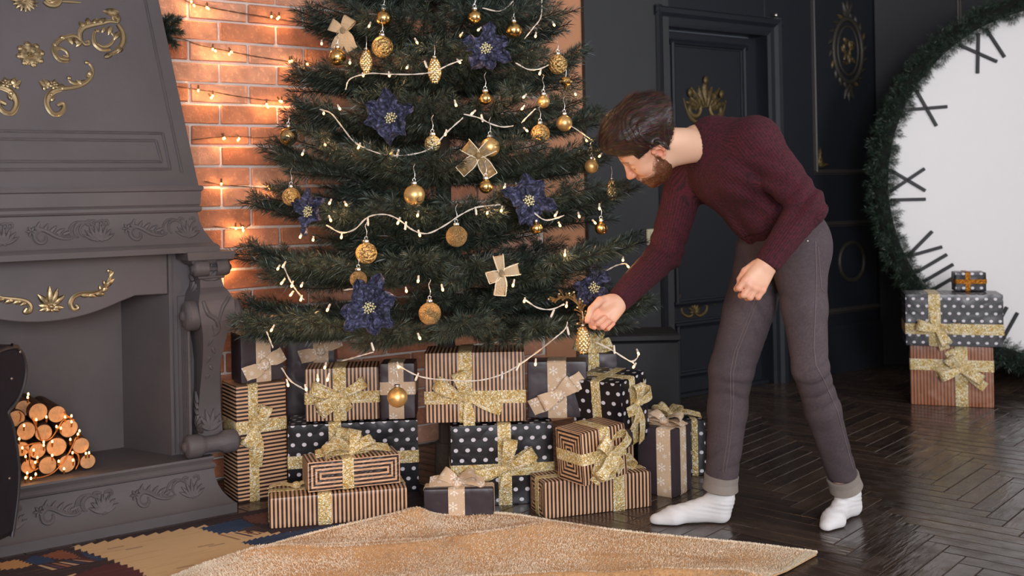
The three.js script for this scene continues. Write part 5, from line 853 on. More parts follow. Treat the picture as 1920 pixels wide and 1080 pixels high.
gift('dotted present at the right end, behind the snowflake one, beside the man\u2019s shin', 'dots', [1216, 4.32, 0], 0, [0.235, 0.225, 0.18], [['v', 0.81, 0.5]], [{ top: true, x: 0.42, z: 0.4, loops: [[40, 0.07], [140, 0.07], [180, 0.08]], tails: [[0, 0.13], [175, 0.13]], tilt: 0.3 }]);
// pile by the clock
gift('copper striped present at the bottom of the pile by the clock', 'copper', [1708, 5.64, 0], -20, [0.405, 0.316, 0.27], [['v', 0.62, 1.1], ['h', 0.68, 1.05]], [{ x: 0.6, y: 0.62, loops: [[130, 0.1], [200, 0.12], [-25, 0.13]], tails: [[120, 0.11], [-35, 0.15], [190, 0.12]] }], { rw: 0.056 });
gift('dark dotted present in the middle of the pile by the clock', 'dots', [1699, 5.6, 0.318], -16, [0.475, 0.27, 0.25], [['v', 0.3, 1.05], ['h', 0.33, 1]], [{ x: 0.33, y: 0.33, loops: [[165, 0.12], [5, 0.12], [-60, 0.1]], tails: [[-70, 0.11], [100, 0.1]] }], { rw: 0.056 });
gift('tiny dotted present with an orange-gold cross, topmost by the clock', 'dots', [1792, 5.66, 0.59], -12, [0.155, 0.102, 0.12], [['v', 0.4, 0.9], ['h', 0.52, 0.9]], [], { rib: M.orangeGold, rw: 0.026 });
{ // black box standing in the dark behind the presents
  const t = thing('black_box', 'plain black box standing in the dark behind the presents, below the door', 'box', null, P(1205, 700, 4.65).setY(0));
  t.position.x = ray(1282, 700)[0] * 4.62 - 0.19;
  obj('body', boxAt(0.36, 0.5, 0.24, 0, 0.25, -0.12, 0.008), M.blackBox = std(0x0b0a0e, 0.6, { bumpMap: rep(grain, 3), bumpScale: 0.001 }), t);
  obj('lid', boxAt(0.37, 0.035, 0.25, 0, 0.516, -0.12, 0.008), M.blackBox, t);
}
// ---------- clock ----------
M.clockFace = std(0xf4f3f2, 0.55); M.clockInk = std(0x17161a, 0.5);
{
  const R0 = 1.07, c = P(1992, 384, 6.25), t = thing('wall_clock', 'giant white round clock with black Roman numerals and a fir garland rim', 'clock', null, V(c.x, 0, c.z + 0.12));
  t.rotation.x = -0.035; t.rotation.y = -0.1; const cy = 1.16;
  obj('face', mv(plain(new THREE.CylinderGeometry(R0, R0, 0.045, 96)), 0, cy, -0.03, PI / 2), M.clockFace, t);
  const bar = (x0, y0, x1, y1, w) => { const L = Math.hypot(x1 - x0, y1 - y0); return mv(box(L, w, 0.014, 0.002), (x0 + x1) / 2, (y0 + y1) / 2, 0, 0, 0, Math.atan2(y1 - y0, x1 - x0)); };
  const NUM = ['XII', 'I', 'II', 'III', 'IV', 'V', 'VI', 'VII', 'VIII', 'IX', 'X', 'XI'], hN = 0.2, wB = 0.019;
  NUM.forEach((s, i) => {
    const W = { I: 0.055, V: 0.13, X: 0.15 }, tot = [...s].reduce((q, ch) => q + W[ch], 0) + 0.012 * (s.length - 1), g = []; let x = -tot / 2;
    for (const ch of s) { const w = W[ch]; if (ch === 'I') g.push(bar(x + w / 2, -hN / 2, x + w / 2, hN / 2, wB)); if (ch === 'V') g.push(bar(x + 0.012, hN / 2, x + w / 2, -hN / 2, wB), bar(x + w - 0.012, hN / 2, x + w / 2, -hN / 2, wB)); if (ch === 'X') g.push(bar(x + 0.01, -hN / 2, x + w - 0.01, hN / 2, wB), bar(x + 0.01, hN / 2, x + w - 0.01, -hN / 2, wB)); x += w + 0.012; }
    const m = obj('numeral', g, M.clockInk, t), a = i / 12 * TAU; m.position.set(Math.sin(a) * 0.905, cy + Math.cos(a) * 0.905, 0); m.rotation.z = -a + (i >= 4 && i <= 8 ? PI : 0);
  });
  const R = rng(66), segs = [], wires = [];
  for (let i = 0; i < 1900; i++) { const a = i / 1900 * TAU + R() * 0.02, ph = i * 2.4, r = R0 - 0.005 + 0.036 * Math.sin(ph), z = 0.03 + 0.036 * Math.cos(ph), p = V(Math.sin(a) * r, cy + Math.cos(a) * r, z), d = V(Math.sin(a) * Math.sin(ph), Math.cos(a) * Math.sin(ph), Math.cos(ph)).multiplyScalar(0.5).add(V(R() - 0.5, R() - 0.5, R() - 0.5)).normalize().multiplyScalar(0.035 + 0.03 * R()); segs.push([[p, p.clone().addScaledVector(d, 0.5), p.clone().add(d)], 1]); }
  for (let i = 0; i <= 80; i++) wires.push(V(Math.sin(i / 80 * TAU) * (R0 - 0.005), cy + Math.cos(i / 80 * TAU) * (R0 - 0.005), 0.03));
  const gl = obj('garland', needleCloud(segs, R, 800, 0.032, [0.022, 0.042, 0.03], [0.05, 0.085, 0.055]), M.needles, t); gl.userData.kind = 'stuff';
  obj('garland_wire', tube(wires, 0.042, 200, 10), M.garlandCore = std(0x16241b, 0.95, { bumpMap: rep(fine, 12), bumpScale: 0.01 }), t);
  // hands, on the part outside the frame
  obj('hand', mv(box(0.04, 0.6, 0.012, 0.004), 0.12, cy + 0.22, 0.012, 0, 0, -0.5), M.clockInk, t); obj('hand', mv(box(0.03, 0.8, 0.012, 0.004), 0.28, cy - 0.2, 0.024, 0, 0, -2.2), M.clockInk, t);
}
// ---------- gilded ornaments on the dark wall and the door, switch plate, added knob for a glint ----------
function wallThing(name, label, cat, px, py, t0, group) { const [s, y] = onWall(px, py, t0); return thing(name, label, cat, group, wallPoint(s, y, t0), TH); }
{
  M.oldGilt = std(0x75633c, 0.5, { metalness: 0.5, map: dataTex(128, (u, v) => { const k = 0.35 + 0.9 * tfbm(u, v, 9, 19, 3); return [k, k, k]; }, true) });
  M.darkGilt = std(0x35322b, 0.5, { metalness: 0.3 });
  const crest = wallThing('wall_ornament', 'gilded leafy crest on the dark door behind the man\u2019s back', 'ornament', 1322, 195, WALL_T - 0.06);
  for (let i = 0; i < 9; i++) obj('leaf', leaf2((i - 4) * 0.012, -0.02, PI / 2 - (i - 4) * 0.33, 0.17 - Math.abs(i - 4) * 0.012 + (i % 2 ? -0.03 : 0), 0.05, 0.02), M.oldGilt, crest);
  for (const s of [-1, 1]) { obj('scroll', [scroll2(spiral2(s * 0.09, -0.03, 0.055, s > 0 ? 2.6 : 0.5, s * 1.2, 0.25, 20), 0.014, 0.006, 50), scroll2([[0, -0.08], [s * 0.05, -0.11], [s * 0.11, -0.09], [s * 0.15, -0.03], [s * 0.17, 0.03]], 0.012, 0.006)], M.oldGilt, crest); obj('bud', ball(0.02, s * 0.125, 0.06, 0.01, [1, 1.3, 0.6], 10), M.oldGilt, crest); }
  obj('bud', ball(0.02, 0, 0.135, 0.01, [1, 1.3, 0.6], 10), M.oldGilt, crest);
  const oval = wallThing('wall_ornament', 'dark oval medallion with a gilded leafy heart on the panelled wall', 'ornament', 1590, 95, WALL_T);
  for (const [a, b, r] of [[0.14, 0.2, 0.018], [0.1, 0.155, 0.01]]) { const q = []; for (let i = 0; i <= 48; i++) q.push([Math.cos(i / 48 * TAU) * a, Math.sin(i / 48 * TAU) * b]); obj('ring', sweep(q.map(([x, y]) => V(x, y, 0)), circleSection(8, r, r * 0.8), null, V(0, 0, 1), false), M.darkGilt, oval); }
  for (let i = 0; i < 20; i++) { const a = i / 20 * TAU; obj('leaf', leaf2(Math.cos(a) * 0.15, Math.sin(a) * 0.21, a + 0.9, 0.06, 0.03, 0.014), i % 5 === 1 ? M.oldGilt : M.darkGilt, oval); }
  for (const s of [-1, 1]) for (let i = 0; i < 3; i++) obj('leaf', leaf2(0, s * 0.22, s * PI / 2 + (i - 1) * 0.5, 0.1, 0.04, 0.016), M.darkGilt, oval);
  const R = rng(31); for (let i = 0; i < 16; i++) obj('leaf', leaf2((R() - 0.5) * 0.09, (R() - 0.5) * 0.19, R() * TAU, 0.05, 0.026, 0.014), M.oldGilt, oval);
  const low = wallThing('wall_ornament', 'round dark medallion with a reddish boss, low on the panelled wall by the clock', 'ornament', 1597, 490, WALL_T);
  obj('ring', plain(new THREE.TorusGeometry(0.12, 0.016, 8, 40)), M.darkGilt, low); obj('plate', mv(lathe([[0, 0.012], [0.03, 0.012], [0.1, 0.004], [0.115, -0.004]].reverse(), 32), 0, 0, 0, PI / 2), M.panelWall, low);
  for (let i = 0; i < 9; i++) obj('leaf', leaf2(0, 0, i / 9 * TAU, 0.06, 0.03, 0.016), std(0x6a4034, 0.5, { metalness: 0.4 }), low);
  const foot = wallThing('wall_ornament', 'small gilded spray at the foot of the door panel', 'ornament', 1302, 586, WALL_T - 0.06);
  for (let i = 0; i < 7; i++) obj('leaf', leaf2(0, 0, PI / 2 + (i - 3) * 0.5, 0.075 - Math.abs(i - 3) * 0.01, 0.03, 0.014), M.oldGilt, foot);
  for (const s of [-1, 1]) obj('scroll', scroll2([[0, 0], [s * 0.04, -0.02], [s * 0.09, 0], [s * 0.1, 0.03], [s * 0.08, 0.035]], 0.008, 0.004), M.oldGilt, foot);
  for (const [px, py, l] of [[1269, 567, 'gilded corner piece at the lower left of the door panel'], [1339, 573, 'gilded corner piece by the man\u2019s thigh on the door panel']]) { const q = wallThing('wall_ornament', l, 'ornament', px, py, WALL_T - 0.06); for (let i = 0; i < 4; i++) obj('leaf', leaf2(0, 0, PI / 2 + (i - 1.5) * 0.35, 0.06, 0.02, 0.012), M.oldGilt, q); }
  const cr = wallThing('wall_ornament', 'gilded corner leaf of the tall wall panel near the man\u2019s shoulder', 'ornament', 1534, 312, WALL_T);
  for (const [a, l] of [[0.15, 0.1], [0.5, 0.06], [1.42, 0.12], [1.1, 0.07], [1.6, 0.07]]) obj('leaf', leaf2(0, 0, a, l, 0.03, 0.024), M.oldGilt, cr);
  const sw = wallThing('light_switch', 'pale switch plate on the dark wall beside the raised sleeve', 'light switch', 1222, 444, WALL_T + 0.03);
  obj('plate', boxAt(0.085, 0.085, 0.012, 0, 0, 0.006, 0.004), M.switchPlate = std(0xcfc8a8, 0.5), sw); obj('rocker', boxAt(0.045, 0.06, 0.008, 0, 0, 0.014, 0.003), M.switchPlate, sw);
  const kn = wallThing('wall_hook', 'small bright metal knob above the door\u2019s right corner', 'hook', 1452, 29, WALL_T + 0.02);
  obj('knob', mv(lathe([[0, 0.022], [0.008, 0.021], [0.013, 0.014], [0.011, 0.006], [0.005, 0], [0.005, -0.02], [0, -0.02]].reverse(), 16), 0, 0, 0, PI / 2), M.silver, kn);  // knob added to stand for a tiny bright dot of light
}
// ---------- the man: a distance field per piece, meshed by surface nets ----------
function meshField(f, lo, hi, cell, colorOf) {
  const nx = Math.ceil((hi[0] - lo[0]) / cell) + 1, ny = Math.ceil((hi[1] - lo[1]) / cell) + 1, nz = Math.ceil((hi[2] - lo[2]) / cell) + 1;
  const F = new Float32Array(nx * ny * nz), at = (i, j, k) => (k * ny + j) * nx + i, B = 6;
  for (let bk = 0; bk < nz; bk += B) for (let bj = 0; bj < ny; bj += B) for (let bi = 0; bi < nx; bi += B) {
    const c = f(lo[0] + (bi + B / 2) * cell, lo[1] + (bj + B / 2) * cell, lo[2] + (bk + B / 2) * cell), skip = Math.abs(c) > cell * B * 1.25 + 0.012;
    for (let k = bk; k < Math.min(nz, bk + B); k++) for (let j = bj; j < Math.min(ny, bj + B); j++) for (let i = bi; i < Math.min(nx, bi + B); i++) F[at(i, j, k)] = skip ? c : f(lo[0] + i * cell, lo[1] + j * cell, lo[2] + k * cell);
  }
  const vid = new Int32Array(nx * ny * nz).fill(-1), pos = [], idx = [];
  const C = [[0, 0, 0], [1, 0, 0], [0, 1, 0], [1, 1, 0], [0, 0, 1], [1, 0, 1], [0, 1, 1], [1, 1, 1]], E = [[0, 1], [2, 3], [4, 5], [6, 7], [0, 2], [1, 3], [4, 6], [5, 7], [0, 4], [1, 5], [2, 6], [3, 7]];
  for (let k = 0; k < nz - 1; k++) for (let j = 0; j < ny - 1; j++) for (let i = 0; i < nx - 1; i++) {
    const v = C.map(([a, b, c]) => F[at(i + a, j + b, k + c)]); let m = 0; for (let q = 0; q < 8; q++) if (v[q] < 0) m |= 1 << q;
    if (m === 0 || m === 255) continue;
    let x = 0, y = 0, z = 0, n = 0;
    for (const [a, b] of E) if ((v[a] < 0) !== (v[b] < 0)) { const t = v[a] / (v[a] - v[b]); x += C[a][0] + t * (C[b][0] - C[a][0]); y += C[a][1] + t * (C[b][1] - C[a][1]); z += C[a][2] + t * (C[b][2] - C[a][2]); n++; }
    vid[at(i, j, k)] = pos.length / 3; pos.push(lo[0] + (i + x / n) * cell, lo[1] + (j + y / n) * cell, lo[2] + (k + z / n) * cell);
  }
  const quad = (a, b, c, d, flip) => { if (a < 0 || b < 0 || c < 0 || d < 0) return; flip ? idx.push(a, c, b, a, d, c) : idx.push(a, b, c, a, c, d); };
  for (let k = 1; k < nz - 1; k++) for (let j = 1; j < ny - 1; j++) for (let i = 1; i < nx - 1; i++) {
    const s = F[at(i, j, k)] < 0;
    if (s !== F[at(i + 1, j, k)] < 0) quad(vid[at(i, j - 1, k - 1)], vid[at(i, j, k - 1)], vid[at(i, j, k)], vid[at(i, j - 1, k)], !s);
    if (s !== F[at(i, j + 1, k)] < 0) quad(vid[at(i - 1, j, k - 1)], vid[at(i - 1, j, k)], vid[at(i, j, k)], vid[at(i, j, k - 1)], !s);
    if (s !== F[at(i, j, k + 1)] < 0) quad(vid[at(i - 1, j - 1, k)], vid[at(i, j - 1, k)], vid[at(i, j, k)], vid[at(i - 1, j, k)], !s);
  }
  const g = raw(pos, idx);
  if (colorOf) { const n = pos.length / 3, col = new Float32Array(n * 3); for (let i = 0; i < n; i++) col.set(colorOf(pos[i * 3], pos[i * 3 + 1], pos[i * 3 + 2]), i * 3); g.setAttribute('color', new THREE.BufferAttribute(col, 3)); }
  return g;
}
const smin = (a, b, k) => { const h = Math.max(k - Math.abs(a - b), 0) / k; return Math.min(a, b) - h * h * k * 0.25; };
const smax = (a, b, k) => -smin(-a, -b, k);
function capsule(a, b, ra, rb) {            // tapered capsule between two points
  const dx = b.x - a.x, dy = b.y - a.y, dz = b.z - a.z, l2 = dx * dx + dy * dy + dz * dz;
  return (x, y, z) => { const px = x - a.x, py = y - a.y, pz = z - a.z, t = Math.min(1, Math.max(0, (px * dx + py * dy + pz * dz) / l2)), qx = px - dx * t, qy = py - dy * t, qz = pz - dz * t; return Math.sqrt(qx * qx + qy * qy + qz * qz) - (ra + (rb - ra) * t); };
}
function ellipsoid(c, r, q) {               // q: optional quaternion of its axes
  const inv = q ? q.clone().invert() : null, v = V(0, 0, 0), m = Math.min(...r);
  return (x, y, z) => { v.set(x - c.x, y - c.y, z - c.z); if (inv) v.applyQuaternion(inv); const k0 = Math.hypot(v.x / r[0], v.y / r[1], v.z / r[2]), k1 = Math.hypot(v.x / (r[0] * r[0]), v.y / (r[1] * r[1]), v.z / (r[2] * r[2])); return k1 < 1e-6 ? -m : k0 * (k0 - 1) / k1; };
}
const blend = (fs, k) => (x, y, z) => { let d = fs[0](x, y, z); for (let i = 1; i < fs.length; i++) d = smin(d, fs[i](x, y, z), k); return d; };

// joints, placed in the room
const J = {
  hipL: P(1496, 462, 3.60), kneeL: P(1520, 692, 3.58), ankL: P(1583, 905, 3.72), hipR: P(1437, 470, 3.80), kneeR: P(1371, 695, 3.66), ankR: P(1352, 905, 3.70),
  pelvis: P(1478, 438, 3.70), waist: P(1440, 385, 3.69), chest: P(1372, 318, 3.66), neck: P(1307, 260, 3.63), shL: P(1418, 268, 3.50), elL: P(1513, 388, 3.42), wrL: P(1438, 495, 3.40), shR: P(1280, 330, 3.80), elR: P(1247, 476, 3.80), wrR: P(1158, 566, 3.57),
  head: P(1195, 262, 3.585),
};
// head frame: x towards the face, y towards the crown, z towards the man's left ear (the camera)
const hf = V(-0.67, -0.7, -0.2).normalize(), hup0 = V(-0.66, 0.64, 0.38), hz = hf.clone().cross(hup0).normalize(), hup = hz.clone().cross(hf).normalize();
const HSC = 1.03; J.head = P(1236, 284, 3.5).addScaledVector(hf, 0.014 * HSC).addScaledVector(hup, -0.004 * HSC).addScaledVector(hz, 0.078 * HSC);
const HM = new THREE.Matrix4().makeBasis(hf, hup, hz).scale(V(HSC, HSC, HSC)).setPosition(J.head), HI = HM.clone().invert();
const hp = (x, y, z) => V(x, y, z).applyMatrix4(HM);
M.skin = phys(0xffffff, 0.5, { vertexColors: true, sheen: 0.2, sheenRoughness: 0.6, sheenColor: new THREE.Color(0.5, 0.2, 0.15) });
M.hair = std(0xffffff, 0.38, { vertexColors: true, side: THREE.DoubleSide });
M.knit = std(0xffffff, 0.92, { vertexColors: true });
M.denim = std(0xffffff, 0.85, { vertexColors: true });
M.cuff = std(0x8f857c, 0.9, { bumpMap: rep(fine, 8), bumpScale: 0.001 });
M.sock = std(0xcfcdcc, 0.95, { bumpMap: rep(fine, 6), bumpScale: 0.002 });
M.stitch = std(0x6b5b5c, 0.8);
const lin = (hex) => { const c = new THREE.Color(hex); return [c.r, c.g, c.b]; };
const SKIN = lin(0xdfae90), SKIN_RED = lin(0xcf8064), SKIN_PALE = lin(0xe8c2a4);
// ----- head, in head space -----
const headLocal = (() => {
  const S = [ellipsoid(V(-0.008, 0.045, 0), [0.098, 0.088, 0.075]), ellipsoid(V(0.03, 0.012, 0), [0.064, 0.085, 0.062]), ellipsoid(V(0.046, -0.047, 0), [0.046, 0.05, 0.05]), ellipsoid(V(0.02, -0.045, 0), [0.052, 0.05, 0.058]), capsule(V(0.074, -0.086, 0), V(0.045, -0.08, 0), 0.02, 0.028)];
  const skull = blend(S, 0.03);
  const brow = [1, -1].map((s) => capsule(V(0.088, 0.036, s * 0.012), V(0.075, 0.036, s * 0.043), 0.009, 0.008));
  const cheek = [1, -1].map((s) => ellipsoid(V(0.062, -0.012, s * 0.042), [0.024, 0.018, 0.018]));
  const nose = [capsule(V(0.094, 0.022, 0), V(0.116, -0.016, 0), 0.008, 0.0092), ellipsoid(V(0.114, -0.02, 0), [0.013, 0.011, 0.013]), ...[1, -1].map((s) => ellipsoid(V(0.104, -0.022, s * 0.0125), [0.01, 0.008, 0.007]))];
  const lips = [capsule(V(0.094, -0.051, -0.018), V(0.094, -0.051, 0.018), 0.006, 0.006), ellipsoid(V(0.099, -0.05, 0), [0.008, 0.0055, 0.018]), ellipsoid(V(0.096, -0.061, 0), [0.009, 0.006, 0.016])];
  const eyes = [1, -1].map((s) => ellipsoid(V(0.076, 0.013, s * 0.031), [0.0145, 0.0135, 0.016])), sock = [1, -1].map((s) => ellipsoid(V(0.094, 0.016, s * 0.031), [0.016, 0.012, 0.017]));
  const lids = [1, -1].map((s) => { const p = [-0.014, -0.007, 0, 0.007, 0.014].map((t) => V(0.0885 - t * t * 22, 0.007 + t * t * 6, s * (0.031 + t))); return blend(p.slice(1).map((q, i) => capsule(p[i], q, 0.0016, 0.0016)), 0.002); });
  const ear = [1, -1].map((s) => {
    const o = V(-0.014, 0.004, s * 0.076), q = (a, b, c) => V(o.x + a, o.y + b, o.z + s * c), rim = [q(0.012, -0.004, 0.0), q(0.014, 0.014, 0.006), q(0.004, 0.03, 0.011), q(-0.012, 0.03, 0.015), q(-0.02, 0.016, 0.017), q(-0.017, 0.0, 0.015), q(-0.007, -0.014, 0.011), q(0.003, -0.026, 0.007), q(0.009, -0.022, 0.003)];
    return blend([...rim.slice(1).map((p, i) => capsule(rim[i], p, 0.0046, 0.0046)), ellipsoid(q(-0.004, 0.006, 0.004), [0.016, 0.026, 0.007]), ellipsoid(q(0.004, -0.021, 0.006), [0.008, 0.009, 0.005]), capsule(q(0.0, 0.02, 0.01), q(-0.01, 0.004, 0.012), 0.003, 0.003), capsule(q(0.01, 0.0, 0.005), q(0.008, -0.008, 0.005), 0.0045, 0.004)], 0.006);
  });
  const hollow = [1, -1].map((s) => ellipsoid(V(-0.015, 0.004, s * 0.09), [0.008, 0.011, 0.009]));
  return (x, y, z) => {
    let d = skull(x, y, z); for (const b of brow) d = smin(d, b(x, y, z), 0.014); for (const c of cheek) d = smin(d, c(x, y, z), 0.025);
    for (const s of sock) d = smax(d, -s(x, y, z), 0.016);
    for (const e of eyes) d = smin(d, e(x, y, z), 0.004); 
    for (const n of nose) d = smin(d, n(x, y, z), 0.01); for (const l of lips) d = smin(d, l(x, y, z), 0.007);
    if (Math.abs(z) > 0.05) { for (const e of ear) d = smin(d, e(x, y, z), 0.006); for (const h of hollow) d = smax(d, -h(x, y, z), 0.005); }
    return d;
  };
})();
const neckA = hp(-0.045, -0.03, 0), neckB = J.neck.clone().add(V(0.045, -0.02, 0));
const neckF = blend([capsule(neckA, neckB, 0.05, 0.054), capsule(hp(-0.0, -0.06, 0), J.neck.clone().add(V(0.035, -0.02, 0.0)), 0.04, 0.046)], 0.03);
const tmpH = V(0, 0, 0);
const headW = (x, y, z) => { tmpH.set(x, y, z).applyMatrix4(HI); const l = headLocal(tmpH.x, tmpH.y, tmpH.z) * HSC; return smin(l, neckF(x, y, z), 0.022); };
const skinAt = (x, y, z) => { const p = V(x, y, z).applyMatrix4(HI), n = 0.5 + 0.5 * fbm(x * 60, y * 60, z * 60, 2), red = clamp(0.75 * Math.exp(-((p.x - 0.115) ** 2 + (p.y + 0.018) ** 2 + p.z * p.z) / 0.0006) + 0.8 * Math.exp(-((p.x + 0.014) ** 2 + (p.y - 0.004) ** 2) / 0.0007) * (Math.abs(p.z) > 0.07 ? 1 : 0) + 0.5 * Math.exp(-((p.x - 0.099) ** 2 + (p.y + 0.055) ** 2) / 0.0002) + 0.22 * n, 0, 1); let c = SKIN.map((v, i) => lerp(v, SKIN_RED[i], red)); if (p.y < -0.02 && p.x < 0.02) c = c.map((v, i) => lerp(v, SKIN_PALE[i], 0.5)); 
  const dash = (Math.abs(p.y - (0.043 - 6 * (Math.abs(p.z) - 0.028) ** 2)) < 0.0045 && p.x > 0.06 && Math.abs(p.z) > 0.01 && Math.abs(p.z) < 0.052) ? 0.62 : 0, lash = (Math.abs(p.y - 0.0055 - (Math.abs(p.z) - 0.031) ** 2 * 8) < 0.0022 && Math.abs(Math.abs(p.z) - 0.031) < 0.016 && p.x > 0.075) ? 0.75 : 0, k = Math.max(dash, lash); return c.map((v, i) => lerp(v, [0.03, 0.016, 0.01][i], k)); };
// ----- hands: each finger its own chain of bones -----
function hand(frame, fingers, thumb, palm, wrist) {   // frame: [origin, along, across (towards the thumb), out of the back]
  const [o, ax, ac, bk] = frame, q = ([a, b, c]) => o.clone().addScaledVector(ax, a * 1.08).addScaledVector(ac, b * 1.05).addScaledVector(bk, c);
  const body = blend(palm.map(([a, b, ra, rb]) => capsule(q(a), q(b), ra, rb)).concat(wrist), 0.018);
  const digits = fingers.concat([thumb]).map(({ p, r }) => blend(p.slice(1).map((b, i) => capsule(q(p[i]), q(b), r[i], r[i + 1])), 0.003));
  const pts = fingers.concat([thumb]).flatMap(({ p }) => p.map(q)), nails = fingers.concat([thumb]).map(({ p }) => q(p[p.length - 1]));
  return { f: (x, y, z) => { let d = body(x, y, z); for (const g of digits) d = smin(d, g(x, y, z), 0.0055); return d; }, pts, nails, q };
}
const fist = (() => {       // left hand: loose fist hanging, back of the hand to the camera
  const o = J.wrL, ax = P(1403, 552, 3.38).sub(o).normalize(), bk = V(0.12, 0.12, 1).addScaledVector(ax, -V(0.12, 0.12, 1).dot(ax)).normalize(), ac = bk.clone().cross(ax).normalize();
  if (ac.x > 0) ac.negate();
  const mk = (b, l, k, r) => ({ p: [[l, b, 0.003], [l + 0.03 * k, b, -0.005], [l + 0.031 * k, b * 0.98, -0.03], [l + 0.008 * k, b * 0.96, -0.038]], r: [r * 1.04, r * 1.04, r * 0.98, r * 0.9] });
  const F = [mk(0.032, 0.078, 0.95, 0.0098), mk(0.0092, 0.084, 1.05, 0.0102), mk(-0.011, 0.081, 1.0, 0.0098), mk(-0.0315, 0.073, 0.82, 0.0086)];
  const T = { p: [[0.02, 0.028, -0.012], [0.05, 0.04, -0.022], [0.076, 0.036, -0.038], [0.092, 0.018, -0.05]], r: [0.014, 0.0125, 0.0108, 0.009] };
  const palm = [[[0.012, 0.014, -0.002], [0.078, 0.03, 0.0], 0.02, 0.0125], [[0.012, 0.004, 0.0], [0.082, 0.01, 0.001], 0.02, 0.013], [[0.012, -0.006, 0.0], [0.08, -0.011, 0.0], 0.02, 0.0125], [[0.012, -0.014, -0.002], [0.072, -0.03, -0.002], 0.019, 0.0115], [[0.02, 0.02, -0.016], [0.06, 0.02, -0.016], 0.016, 0.014], [[0.03, -0.02, -0.014], [0.06, -0.02, -0.014], 0.014, 0.012]];
  return hand([o, ax, ac, bk], F, T, palm, [capsule(o.clone().lerp(J.elL, 0.3), o, 0.036, 0.0275)]);
})();
const grip = (() => {       // right hand: thumb and forefinger hold the pine cone's cap, the others curl into the palm that faces the camera
  const o = J.wrR, ax = P(1086, 638, 3.5).sub(o).normalize(), up = V(-0.55, 0.8, 0.1), ac = up.addScaledVector(ax, -up.dot(ax)).normalize(), bk = ax.clone().cross(ac).normalize();
  if (bk.z > 0) bk.negate();   // the back of the hand is turned away from the camera
  const mk = (b, l, k, r, c) => ({ p: [[l, b, 0.0], [l + 0.03 * k, b * 0.98, -0.012], [l + 0.03 * k, b * 0.95, -0.04 * k], [l + 0.004, b * 0.9, -0.05 * k]], r: [r, r, r * 0.94, r * 0.88] });
  const F = [{ p: [[0.076, 0.028, 0.0], [0.112, 0.024, -0.012], [0.128, 0.014, -0.032], [0.13, 0.008, -0.048]], r: [0.0098, 0.0094, 0.0086, 0.0078] }, mk(0.008, 0.08, 1.0, 0.0102), mk(-0.0125, 0.076, 0.95, 0.0098), mk(-0.0315, 0.067, 0.82, 0.0078)];
  const T = { p: [[0.016, 0.028, -0.012], [0.052, 0.05, -0.024], [0.094, 0.052, -0.03], [0.13, 0.036, -0.036]], r: [0.0155, 0.0138, 0.0115, 0.009] };
  const palm = [[[0.01, 0.012, -0.002], [0.074, 0.027, 0.0], 0.019, 0.0125], [[0.01, 0.004, 0.0], [0.078, 0.008, 0.001], 0.02, 0.013], [[0.01, -0.006, 0.0], [0.074, -0.012, 0.0], 0.02, 0.0125], [[0.01, -0.014, -0.002], [0.066, -0.03, -0.002], 0.019, 0.0115], [[0.02, 0.022, -0.014], [0.05, 0.03, -0.018], 0.017, 0.014], [[0.02, -0.016, -0.012], [0.055, -0.024, -0.012], 0.016, 0.0125]];
  return hand([o, ax, ac, bk], F, T, palm, [capsule(o.clone().lerp(J.elR, 0.3), o, 0.036, 0.0275)]);
})();
const boxOf = (pts, m) => { const b = new THREE.Box3().setFromPoints(pts).expandByScalar(m); return [b.min.toArray(), b.max.toArray()]; };
const handColor = (h) => (x, y, z) => { let d = 9; const p = V(x, y, z); for (const q of h.pts) d = Math.min(d, p.distanceTo(q)); const k = clamp(0.75 - d * 28, 0, 0.6) + 0.12 * fbm(x * 80, y * 80, z * 80, 2); return SKIN.map((v, i) => lerp(v, SKIN_RED[i], clamp(k, 0, 1))); };
